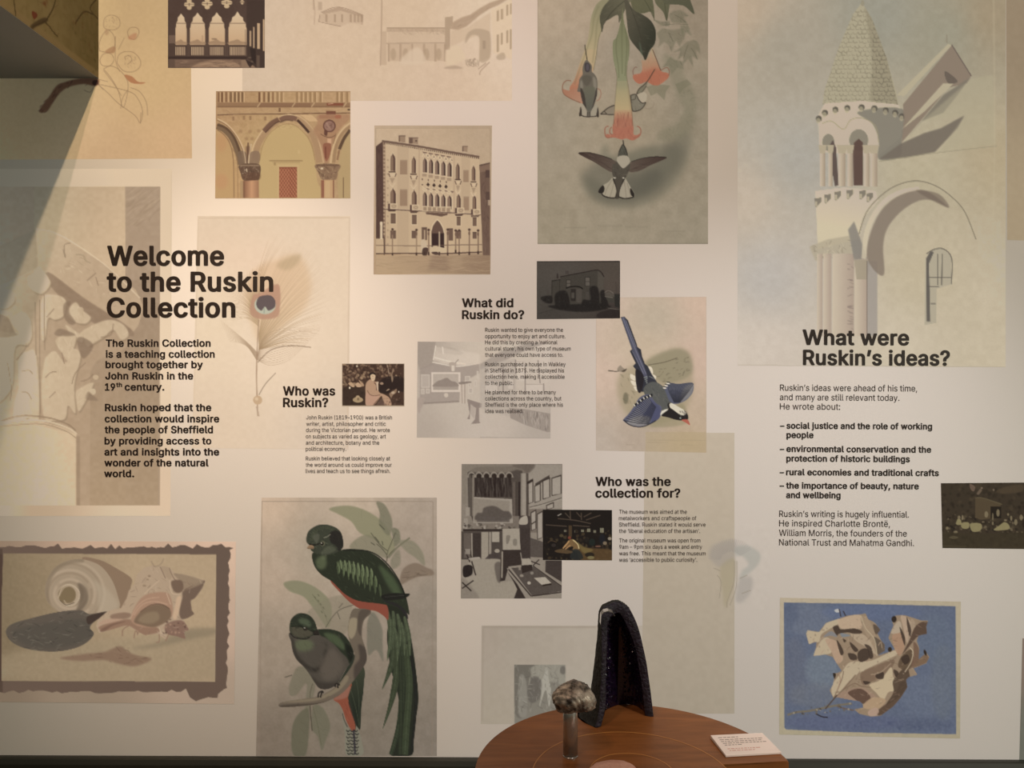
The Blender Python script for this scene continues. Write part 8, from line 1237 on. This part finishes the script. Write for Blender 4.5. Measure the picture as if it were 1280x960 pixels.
def acan(q, c=C1):
    sh.fill([(a_ + 8, b_ + 12) for a_, b_ in q], (140, 118, 94), .75, 1.2); sh.fill(q, c, .9, .5); sh.strokes(q, 16, 12, 1.2, [(182, 158, 126), (218, 196, 164)], 80, 22, .4)
for q in ([(220, 420), (260, 395), (290, 350), (320, 345), (380, 420), (400, 480), (340, 550), (280, 540), (230, 490)], [(20, 560), (60, 520), (110, 560), (110, 620), (40, 670), (-40, 640)], [(330, 600), (420, 560), (520, 600), (510, 720), (440, 760), (380, 750), (360, 900), (330, 900)], [(100, 740), (180, 700), (240, 760), (250, 900), (200, 960), (150, 860), (90, 780)], [(540, 680), (600, 620), (650, 680), (720, 740), (680, 790), (600, 780), (550, 740)], [(-40, 900), (60, 860), (180, 880), (220, 960), (120, 980), (90, 1300), (-60, 1400)], [(640, 860), (760, 790), (880, 760), (980, 800), (1020, 880), (960, 920), (900, 840), (820, 900), (700, 980), (760, 1000), (700, 980), (640, 900)], [(520, 800), (600, 850), (660, 900), (640, 940), (560, 880)], [(440, 930), (500, 880), (590, 880), (600, 940), (540, 1080), (500, 1040)], [(380, 1040), (440, 1010), (520, 1100), (560, 1000), (620, 1000), (640, 1060), (590, 1280), (600, 1500), (540, 1440), (520, 1540), (440, 1560), (350, 1540), (330, 1300), (350, 1100)], [(150, 1080), (220, 1010), (290, 1050), (310, 1540), (220, 1540), (190, 1560), (110, 1560), (120, 1400), (150, 1300)], [(640, 1300), (720, 1260), (740, 1280), (660, 1440), (620, 1480), (600, 1340)]): acan(q)
sh.fill([(505, 640), (560, 610), (550, 700), (600, 780), (560, 800), (510, 740)], K_, .7, .8).fill([(610, 920), (660, 900), (740, 960), (700, 1040), (650, 1060)], K_, .75, .8).fill([(-60, 720), (60, 740), (120, 860), (160, 870), (60, 900), (-60, 880)], K_, .7, 1).fill([(430, 870), (480, 830), (600, 880), (480, 890)], K_, .7, .5).ell(590, 690, 34, 46, (206, 184, 152), .8, .6).ell(640, 680, 24, 22, (196, 172, 140), .8, .4).ell(735, 1330, 26, 26, (204, 182, 150), .9, .4).ell(760, 1215, 22, 20, (200, 176, 144), .9, .4).fill([(700, 1330), (740, 1360), (780, 1400), (720, 1400), (680, 1380)], K_, .6, .8)
sh.lines([[(316, 600), (318, 1500)], [(350, 560), (355, 1000)], [(280, 620), (285, 1040)], [(170, 1170), (230, 1160), (260, 1190)], [(170, 1330), (220, 1340), (250, 1390)], [(390, 1380), (440, 1330)], [(360, 1220), (400, 1180), (450, 1170)], [(490, 1020), (510, 1110)], [(130, 1080), (200, 990), (210, 940)], [(60, 1100), (90, 1300), (80, 1400)], [(570, 1270), (600, 1180), (680, 1100)], [(640, 1250), (700, 1230), (740, 1190)], [(370, 740), (430, 670)], [(500, 200), (520, 270), (510, 170), (560, 150)], [(760, 420), (780, 490)], [(690, 450), (760, 390)], [(900, 790), (880, 880), (800, 900)]], 1.2, (136, 112, 90), .75); sh.line([(600, 240), (660, 250), (680, 290), (720, 310)], 2, (160, 138, 110), .6).line([(-60, 1600), (60, 1545), (200, 1520), (400, 1540), (540, 1590), (600, 1640)], 2, (140, 116, 92), .7, soft=.4); sh.fr(0, 200, .25)
sh.fill([(-100, 1330), (180, 1300), (330, 1340), (380, 1360), (384, 1728), (-100, 1728)], (198, 172, 140), 1, .3, 0); sh.grad([(-100, 1345), (100, 1310), (384, 1370), (382, 1728), (-100, 1728)], (0, 1500), (172, 146, 116), (200, 1500), (210, 184, 150), 1, 0, 0); sh.line([(-100, 1320), (180, 1300), (330, 1335), (384, 1370)], 2.2, (214, 190, 158), .9).line([(-100, 1345), (180, 1318), (320, 1352), (380, 1390)], 1, (150, 126, 100), .8); sh.rect(380, 1380, 400, 1728, (146, 122, 98), .6, 1); sh.mottle(4, 4); sh.clip()
sh.line([(860, 60), (858, 1780)], .8, (208, 182, 152), .5); sh.fr(); sh.c = sh.c * .9 + np.array([20, 17, 13.5]); hang('art_print', sh, [(-60, 211), (215, 211), (213, 645), (-60, 645)], 1.15, 'faded print of a carved leafy column capital behind the welcome text', lay=2)
# -- peacock feather
sh = Sheet(238, 266, 442, 566, (236, 210, 178), 34); bg(sh, [(250, 275, (232, 202, 170)), (430, 275, (232, 204, 174)), (250, 550, (226, 198, 168)), (430, 550, (218, 194, 170)), (340, 420, (240, 212, 182)), (260, 400, (238, 210, 176))]); sh.mottle(2, 4); sh.fr(240, 260, .35417)
sh.line([(24, 36), (556, 34)], 1.6, (214, 184, 152), .7).line([(556, 34), (548, 850)], 1.4, (214, 186, 158), .7).line([(24, 36), (4, 850)], 1, (220, 192, 160), .6)
sh.fill([(210, 230), (300, 180), (380, 170), (420, 260), (400, 350), (330, 410), (240, 470), (215, 420), (190, 330)], (222, 182, 138), .6, 6); sh.fill([(300, 200), (350, 170), (385, 165), (370, 200), (330, 220)], (190, 162, 122), .6, 3).fill([(200, 340), (215, 300), (230, 330), (215, 380)], (190, 168, 120), .6, 2); rr = np.random.default_rng(3)
for k in range(150):
    a = math.radians(-205 + 262 * (k / 149)); s0 = .55 + .45 * rr.random(); bx, by = 236, 300 + 200 * abs(math.sin(k / 149 * math.pi / 2)) if k > 75 else 420 - 110 * k / 75
    R_ = (190 if math.cos(a) > 0 else 120) * (1.0 + .15 * rr.normal() * .4); ex_, ey_ = 262 + R_ * 1.12 * math.cos(a), 330 + R_ * 1.1 * math.sin(a) - 20 * math.cos(a)
    mx_, my_ = (bx + ex_) / 2 + 14 * math.sin(a), (by + ey_) / 2 - 22 * math.cos(a) * (1 if math.cos(a) > 0 else -1); sh.line([(bx, by), (mx_, my_), (ex_, ey_)], .8, [(176, 142, 102), (196, 158, 116), (160, 132, 98)][k % 3], .42, taper=1)
for k in range(16): y = 430 + k * 7; sh.line([(230, 520 + k), (260 + k, y + 20), (340, y - 6 + k * .6), (455 - k * 4, 430 + k * 4)], .7, (150, 118, 88), .5, taper=1).line([(230, 510 + k * 2), (190, 470 + k), (100 + k * 2, 395 + k * 5)], .7, (158, 126, 94), .5, taper=1)
sh.line([(232, 545), (280, 500), (350, 486), (420, 492)], 1.1, (140, 112, 88), .8); sh.fill([(205, 370), (215, 310), (240, 300), (300, 268), (312, 300), (310, 350), (300, 385), (240, 392)], (190, 142, 114), .9, .8).ell(258, 342, 38, 33, (188, 190, 166), .95, .3).fill([(228, 330), (240, 312), (275, 308), (293, 325), (292, 350), (270, 362), (258, 348), (245, 362), (230, 350)], (98, 82, 82), .95, .3); sh.line([(256, 352), (254, 372)], .8, (140, 150, 136))
sh.line([(236, 395), (230, 500), (228, 600), (232, 735)], 1.4, (168, 134, 106), .8).line([(236, 660), (260, 620), (296, 582)], .9, (120, 98, 80), .8); sh.ell(232, 678, 16, 16, (204, 168, 130), 1, .2).ell(228, 674, 6, 6, (226, 196, 160), .8, .3).line([(228, 700), (236, 735)], 2, (186, 156, 130), .7); sh.fr(); sh.tame(.85, 1); hang('art_print', sh, [(247, 270), (438, 270), (436, 562), (240, 560)], .95, 'pale print of a single peacock feather beside the welcome heading', lay=3)
# -- round turret watercolour
sh = Sheet(918, -34, 1262, 462, (180, 166, 144), 35); bg(sh, [(925, 10, (186, 166, 142)), (925, 250, (194, 178, 158)), (985, 60, (166, 156, 138)), (1000, 200, (172, 166, 154)), (1100, 20, (154, 150, 134)), (1180, 40, (156, 150, 130)), (1240, 20, (160, 144, 118)), (1250, 200, (178, 162, 132)), (1150, 200, (184, 172, 144)), (1150, 340, (192, 178, 150)), (960, 350, (186, 178, 168)), (960, 440, (206, 192, 176)), (1120, 440, (202, 188, 164)), (1250, 380, (194, 180, 154)), (1250, 450, (196, 182, 156)), (925, 440, (208, 194, 178))]); sh.mottle(3, 6).mottle(2, 1.5); sh.fr(900, 0, .29688)
ST, SH, LT = (196, 182, 150), (128, 122, 110), (206, 192, 162)
sh.fill([(598, 10), (640, 80), (700, 240), (745, 400), (750, 440), (600, 440), (432, 435), (440, 380), (500, 200), (560, 60)], (172, 162, 136), 1, .2, 0); sh.clip([(598, 10), (640, 80), (700, 240), (750, 440), (432, 440), (440, 380), (500, 200), (560, 60)]); sh.fill([(610, 20), (660, 120), (760, 440), (640, 440), (640, 250)], (150, 140, 116), .8, 2)
for r_ in range(22):
    y = 40 + r_ * 18.5
    for c_ in range(-9, 10):
        x = 600 + (c_ + .5 * (r_ % 2)) * 20; d_ = (108, 100, 84) if x > 640 else (132, 124, 102); u_, v_ = sh.rng.normal(size=2) * 2.5; sh.line([(x - 9 + u_, y + v_), (x - 8 + u_, y + 9), (x, y + 12 + v_), (x + 8, y + 8)], .8 + .5 * (sh.rng.random() > .6), d_, .65)
sh.clip(); sh.ell(600, 14, 8, 12, (150, 142, 120), .9, .2)
sh.fill([(412, 490), (440, 435), (600, 425), (750, 440), (772, 480), (770, 520), (760, 580), (660, 660), (420, 640)], LT, 1, .2, 0).fill([(580, 470), (770, 460), (765, 600), (755, 662), (668, 670), (668, 590), (640, 520)], (124, 118, 106), .85, .8)
for x, y in ((416, 500), (442, 475), (486, 462), (536, 455), (596, 452), (650, 456), (698, 465), (738, 475), (766, 490)): sh.ell(x, y, 13, 13, (92, 86, 76), .95, .2).ell(x - 2, y + 8, 9, 12, (176, 164, 136), .7, .2)
sh.line([(430, 520), (470, 510), (520, 545), (550, 505), (600, 498), (655, 530), (668, 600)], 1.2, (154, 142, 116), .8)
for cx, cy, rx, ry in ((456, 600, 26, 36), (584, 590, 40, 46)): sh.ell(cx, cy, rx, ry, (136, 128, 112), .95, .3)
sh.fill([(462, 610), (475, 590), (488, 620), (500, 780), (484, 784), (468, 700)], (92, 78, 72), .95, .2, 0).fill([(560, 640), (565, 600), (584, 584), (602, 600), (602, 780), (562, 782)], (92, 72, 64), .95, .2, 0)
for x, w_ in ((432, 22), (466, 18), (514, 30), (548, 22), (618, 24), (648, 28)): sh.grad([(x - w_ / 2, 640), (x + w_ / 2, 640), (x + w_ / 2, 785), (x - w_ / 2, 785)], (x - w_ / 2, 700), (206, 190, 164), (x + w_ / 2, 700), (158, 140, 120), 1, 0, 0).fill([(x - w_ * .8, 610), (x + w_ * .8, 610), (x + w_ / 2, 645), (x - w_ / 2, 645)], (178, 164, 138), 1, .2, 0)
sh.fr(980, 130, .30211); sh.fill([(130, 360), (250, 345), (380, 360), (390, 400), (330, 470), (310, 560), (140, 600)], LT, 1, .4, 0)
for x, y in ((140, 405), (180, 390), (222, 378), (272, 372), (325, 374), (355, 385)): sh.fill([(x - 14, y - 14), (x + 14, y - 18), (x + 14, y), (x - 6, y + 22), (x - 12, y + 20)], (118, 110, 98), .85, .2, 0).rect(x - 12, y - 2, x - 2, y + 18, (190, 176, 148), .8)
sh.fill([(105, 590), (180, 560), (270, 545), (285, 620), (200, 620), (130, 650)], (176, 164, 140), .8, .5, 0); sh.strokes([(110, 580), (280, 545), (285, 620), (140, 650)], 50, 7, .9, [(138, 126, 106), (206, 192, 164)], 50, 50, .6)
for x0, x1 in ((136, 160), (162, 196), (200, 290), (292, 346)): sh.grad([(x0, 620), (x1, 620), (x1, 960), (x0, 960)], (x0, 800), (202, 186, 162), (x1, 800), (168, 148, 132), .85, 0, 0)
sh.strokes([(262, 650), (288, 650), (288, 960), (262, 960)], 30, 8, 1.2, [(132, 116, 106)], 0, 10, .5); sh.fill([(290, 645), (355, 645), (345, 725), (300, 725)], (160, 148, 126), .8, .3, 0).rect(346, 650, 386, 960, (150, 142, 136), .7).fill([(265, 520), (290, 485), (345, 640), (290, 645)], (128, 122, 114), .8, .5, 0).line([(344, 650), (344, 960)], 1, (110, 98, 90), .7)
sh.line([(310, 540), (340, 450), (400, 380), (470, 335), (550, 318), (630, 340), (700, 390), (750, 450), (794, 560)], 1.3, (126, 116, 98), .85); sh.line([(330, 640), (345, 520), (400, 420), (470, 370), (560, 350)], 6, (206, 192, 164), .8)
sh.fill([(345, 640), (350, 560), (390, 460), (450, 395), (530, 360), (600, 365), (680, 428), (620, 400), (560, 400), (490, 440), (430, 510), (410, 590), (415, 700), (385, 700)], (132, 118, 104), .85, .8); sh.fill([(545, 358), (640, 372), (680, 430)], (112, 98, 86), .6, 1)
sh.fill([(582, 915), (584, 640), (605, 605), (650, 597), (690, 625), (694, 745), (632, 765), (630, 905)], (174, 164, 142), .9, .3, 0); sh.fill([(590, 900), (588, 640), (605, 610), (620, 612), (600, 660), (605, 900)], (92, 86, 80), .9, .3, 0); sh.lines([[(590, 620), (620, 602), (660, 600), (694, 640), (692, 745)], [(655, 620), (652, 750)], [(636, 620), (636, 750)], [(590, 755), (640, 755)], [(600, 717), (690, 717)], [(606, 826), (628, 826)]], 1.3, (94, 88, 80), .85)
sh.fr(900, 0, .29688); sh.fill([(770, 440), (978, 188), (1058, 318), (1040, 350), (960, 370), (860, 490), (800, 560), (765, 600), (775, 500)], (138, 122, 106), .95, .3, 0).fill([(745, 400), (960, 185), (976, 190), (775, 405)], (182, 170, 142), .9, .3, 0).line([(975, 188), (1058, 320)], 1.4, (110, 98, 88)).fill([(765, 545), (940, 350), (985, 350), (860, 470)], (186, 174, 146), .9, .2, 0).fill([(945, 300), (980, 320), (1000, 345), (960, 350)], (100, 90, 80), .8, .3)
sh.fill([(768, 605), (860, 495), (940, 400), (1055, 325), (1000, 400), (940, 475), (900, 490), (850, 510)], (124, 116, 102), .9, .5, 0).fill([(668, 670), (760, 605), (860, 560), (930, 540), (1030, 485), (1000, 540), (905, 640), (780, 665)], (116, 106, 94), .9, .5, 0); sh.fill([(850, 510), (1060, 330), (1150, 315), (1160, 610), (920, 640), (1030, 490)], (176, 166, 138), .5, 2, 0); sh.line([(668, 680), (900, 645), (1165, 615)], 1.2, (154, 144, 118), .7).line([(955, 180), (955, 145)], 1.4, (140, 130, 110), .8)
sh.line([(1152, 0), (1156, 640), (1140, 1200)], 1.2, (190, 176, 148), .5, soft=1); sh.fr(); sh.line([(922, 456.5), (1257, 459)], 1, (176, 162, 142), .8); hang('art_print', sh, [(922, -32), (1257, -32), (1257, 459), (922, 457)], 1.15, 'large pale watercolour of a round scaly turret and stone arch', lay=2)
# -- plant study left of the loggia photograph, running on under the bulkhead
sh = Sheet(-64, -44, 242, 202, (206, 174, 134), 36); bg(sh, [(130, 10, (196, 168, 124)), (230, 10, (198, 170, 126)), (230, 190, (210, 176, 134)), (130, 190, (200, 168, 128)), (180, 100, (206, 176, 130)), (0, 150, (190, 158, 116))]); sh.mottle(2.5, 3); sh.fr(0, 0, .1875); PI = (140, 112, 84)
for q in ([(690, 160), (700, 120), (740, 100), (790, 120), (800, 170), (760, 200), (700, 190)], [(665, 340), (660, 300), (680, 240), (720, 200), (760, 240), (765, 300), (740, 350)], [(850, 210), (870, 185), (910, 185), (928, 215), (900, 262), (860, 250)], [(780, 420), (790, 370), (830, 345), (890, 350), (935, 400), (930, 450), (880, 480), (820, 470)], [(665, 400), (690, 360), (740, 360), (760, 400), (730, 440), (680, 435)], [(690, 460), (740, 440), (800, 470), (850, 540), (850, 620), (820, 720), (790, 610), (740, 520)], [(650, 560), (720, 620), (790, 690), (900, 770), (935, 820), (950, 740), (920, 660), (860, 610)], [(870, 585), (930, 610), (975, 680), (985, 770)], [(830, 380), (860, 370), (880, 400), (850, 430)]): sh.line(q + ([q[0]] if len(q) > 5 else []), .8, PI, .7)
sh.lines([[(770, 240), (770, 400), (800, 480)], [(690, 470), (760, 560), (810, 640)], [(655, 560), (690, 600)], [(830, 250), (790, 330)], [(805, 725), (815, 660), (850, 600)], [(935, 825), (940, 750)], [(660, 530), (720, 545)]], .7, PI, .7); sh.fill([(830, 500), (880, 510), (920, 545), (970, 548), (940, 560), (870, 550)], (168, 112, 76), .8, .3).fill([(700, 345), (750, 310), (772, 320), (755, 355)], (160, 120, 86), .7, .4).fill([(860, 240), (910, 220), (900, 262), (860, 262)], (178, 124, 92), .6, .5).ell(712, 215, 14, 20, (164, 130, 96), .6, .5); sh.strokes([(690, 110), (800, 110), (800, 190), (700, 190)], 20, 4, .6, [PI], 80, 50, .5).strokes([(830, 360), (920, 380), (900, 460), (830, 450)], 26, 4, .6, [PI], 60, 50, .5)
sh.fill([(660, 530), (600, 520), (520, 525), (440, 545), (380, 570), (330, 640), (260, 740), (310, 745), (350, 690), (400, 620), (460, 580), (560, 560), (640, 575)], (112, 72, 52), .85, .6); sh.strokes([(650, 530), (440, 540), (340, 610), (250, 740), (320, 740), (420, 600), (640, 570)], 90, 6, 1, [(74, 46, 36), (150, 108, 78)], -40, 20, .5); sh.ell(636, 552, 22, 18, (70, 44, 36), .9, .4).line([(560, 600), (600, 615), (625, 580)], .8, PI, .8); sh.fr(); sh.c *= np.array([1, .975, .96]); hang('art_print', sh, [(-62, -42), (237.5, -42), (240, 198), (-62, 200)], .95, 'tan print of a pencil flower study below the ceiling corner', lay=1)
# -- the same paper carried up the side of the bulkhead
XB = (123 - 640) * S; sh = Sheet(0, -60, 330, 100, (150, 136, 96), 37)
def ub(x, y):
    d = F * -XB / (640 - x * .1875); return ((CAM_D - d) / S, 480 - (480 - y * .1875) * d / F / S)
UB = lambda p: [ub(*v) for v in p]
bg(sh, [(5, 60, (128, 116, 78)), (60, 0, (136, 124, 86)), (120, 60, (150, 136, 96)), (180, 0, (172, 152, 112)), (250, 60, (170, 150, 112))]); sh.mottle(5, 5); sh.strokes([(0, -60), (150, -60), (160, 94), (0, 94)], 190, 9, 1.2, [(104, 90, 62), (122, 108, 74), (150, 130, 92)], 80, 35, .35); sh.rect(0, 90, 330, 100, (160, 142, 104), .8, 1)
for p in ([(370, 0), (352, 60), (312, 130), (290, 150), (215, 180)], [(290, 140), (330, 180), (350, 210), (385, 248)], [(85, -40), (95, 30), (105, 110)], [(640, 0), (600, 60), (655, 130)], [(500, 160), (560, 80), (620, 100)]): sh.line(UB(p), 1.8, (82, 70, 48), .9)
sh.dabs(UB([(470, 150), (640, 60), (650, 480), (560, 420), (520, 280)]), 60, 1, 2.4, [(92, 86, 54), (120, 92, 62), (106, 98, 66)], .5, .5).fill(UB([(210, 80), (240, 85), (248, 110), (225, 130)]), (124, 62, 46), .9, .4).fill(UB([(205, 170), (290, 120), (320, 140), (240, 180), (215, 200)]), (80, 66, 46), .8, .5).dabs(UB([(270, 0), (320, 0), (320, 80), (290, 60)]), 14, 1, 2.5, [(124, 84, 58)], .5, .5)
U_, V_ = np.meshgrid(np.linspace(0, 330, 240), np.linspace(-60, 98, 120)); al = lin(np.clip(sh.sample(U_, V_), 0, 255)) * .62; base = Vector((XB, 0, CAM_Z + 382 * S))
me = grid_mesh('art_print', U_, V_, np.stack([np.full_like(U_, .0008), -U_ * S - .0006, (98 - V_) * S + .0008], -1), al, INK); o = bpy.data.objects.new('art_print', me); COL.objects.link(o); o.location = base; tag(o, 'olive brown twig and blossom print on the side of the bulkhead', 'picture')
# -- plain pale sheets showing between the pictures
def pale_sheet(q, notes, label, lay, extra=None, step=2.5):
    q = np.array(q, float); s_ = Sheet(q[:, 0].min() - 2, q[:, 1].min() - 2, q[:, 0].max() + 2, q[:, 1].max() + 2, (200, 190, 170), lay + 40)
    wall_tone(s_, notes) if isinstance(notes, tuple) else bg(s_, notes); s_.mottle(2, 5)
    if extra: extra(s_)
    hang('art_print', s_, q, step, label, lay=lay)
pale_sheet([(806, 541), (918, 541), (918, 892), (802, 892)], (.83, .80, .71), 'plain beige paper panel reaching down behind the geode', 4)
def medusa(s_):
    k_ = int((918 - s_.x0) * s_.SS); s_.c[:, :k_] = 255 * ((s_.c[:, :k_] / 255) ** 2.2 * np.array([.83, .80, .71])) ** (1 / 2.2)
    s_.fr(870, 640, .14581); s_.fill([(110, 370), (130, 300), (200, 260), (330, 240), (340, 330), (320, 420), (210, 470), (150, 440)], (150, 142, 134), .45, 3).fill([(340, 300), (450, 290), (550, 360), (530, 450), (450, 530), (370, 580), (400, 500), (450, 450), (400, 380), (340, 370)], (156, 156, 146), .55, 2.5).fill([(210, 470), (330, 400), (330, 600), (290, 720), (250, 820), (220, 640)], (160, 148, 120), .6, 2.5).fill([(370, 580), (480, 560), (470, 680), (400, 770), (340, 760)], (150, 144, 136), .5, 3)
    for k in range(26): a = math.radians(190 + k * 5.4); s_.line([(300 + 90 * math.cos(a), 420 + 80 * math.sin(a)), (310 + 200 * math.cos(a), 430 + 200 * math.sin(a))], .6, (132, 126, 122), .4)
    s_.lines([[(150, 480), (210, 505)], [(180, 540), (215, 600), (200, 740)], [(330, 420), (325, 600), (270, 760), (265, 820)], [(350, 420), (345, 640), (290, 800)], [(375, 570), (440, 540)], [(390, 700), (470, 670)]], .9, (136, 124, 106), .6)
pale_sheet([(884, 655), (962, 655), (962, 762), (884, 762)], (1, 1, 1), 'faint grey sketch of a jellyfish-like form left of the leaf painting', 6, medusa, 1.0)
pale_sheet([(1257.5, -32), (1330, -32), (1330, 302), (1259, 300)], [(1260, 20, (150, 132, 108)), (1275, 280, (166, 148, 120))], 'dark beige print edge cut off at the upper right corner', 3)
def smallphoto(s_):
    s_.line([(604, 784), (745, 784)], 2.0, (150, 136, 120), .6, soft=.5).line([(604, 784), (603, 900)], 1.6, (152, 138, 122), .6, soft=.5); s_.rect(643, 831, 707, 905, (126, 120, 108)); s_.clip([(643, 831), (707, 831), (707, 905), (643, 905)]); s_.fr(590, 770, .13546)
    s_.fill([(390, 450), (580, 450), (520, 620), (510, 900), (400, 900)], (104, 98, 88), .8, .5).fill([(440, 560), (500, 600), (510, 900), (430, 900)], (140, 134, 122), .8, .6).fill([(570, 460), (860, 450), (860, 620), (700, 600), (560, 560)], (146, 140, 126), .9, .5).fill([(660, 560), (680, 480), (700, 480), (705, 560), (730, 700), (710, 840), (680, 680), (620, 850), (640, 700), (610, 650)], (164, 158, 144), .95, .3).fill([(560, 560), (640, 600), (620, 760), (540, 800), (510, 700)], (98, 92, 84), .8, .5).ell(840, 500, 30, 40, (100, 94, 86), .8, .5); s_.strokes([(390, 450), (860, 450), (860, 900), (390, 900)], 170, 8, 1, [(92, 86, 78), (160, 154, 140), (120, 114, 104)], 80, 40, .45); s_.clip()
pale_sheet([(602, 782), (806, 782), (806, 905), (601, 905)], [(608, 790, (164, 150, 134)), (740, 790, (172, 160, 144)), (650, 810, (166, 154, 138)), (610, 900, (164, 152, 134)), (800, 800, (176, 164, 148)), (730, 880, (170, 160, 144))], 'pale mount with a little grey photograph behind the table', 3, smallphoto, 1.1)
pale_sheet([(1278, 798), (1330, 798), (1330, 953), (1274, 953)], [(1279, 820, (126, 110, 96)), (1279, 930, (104, 104, 92))], 'dark grey picture edge cut off at the lower right corner', 7)
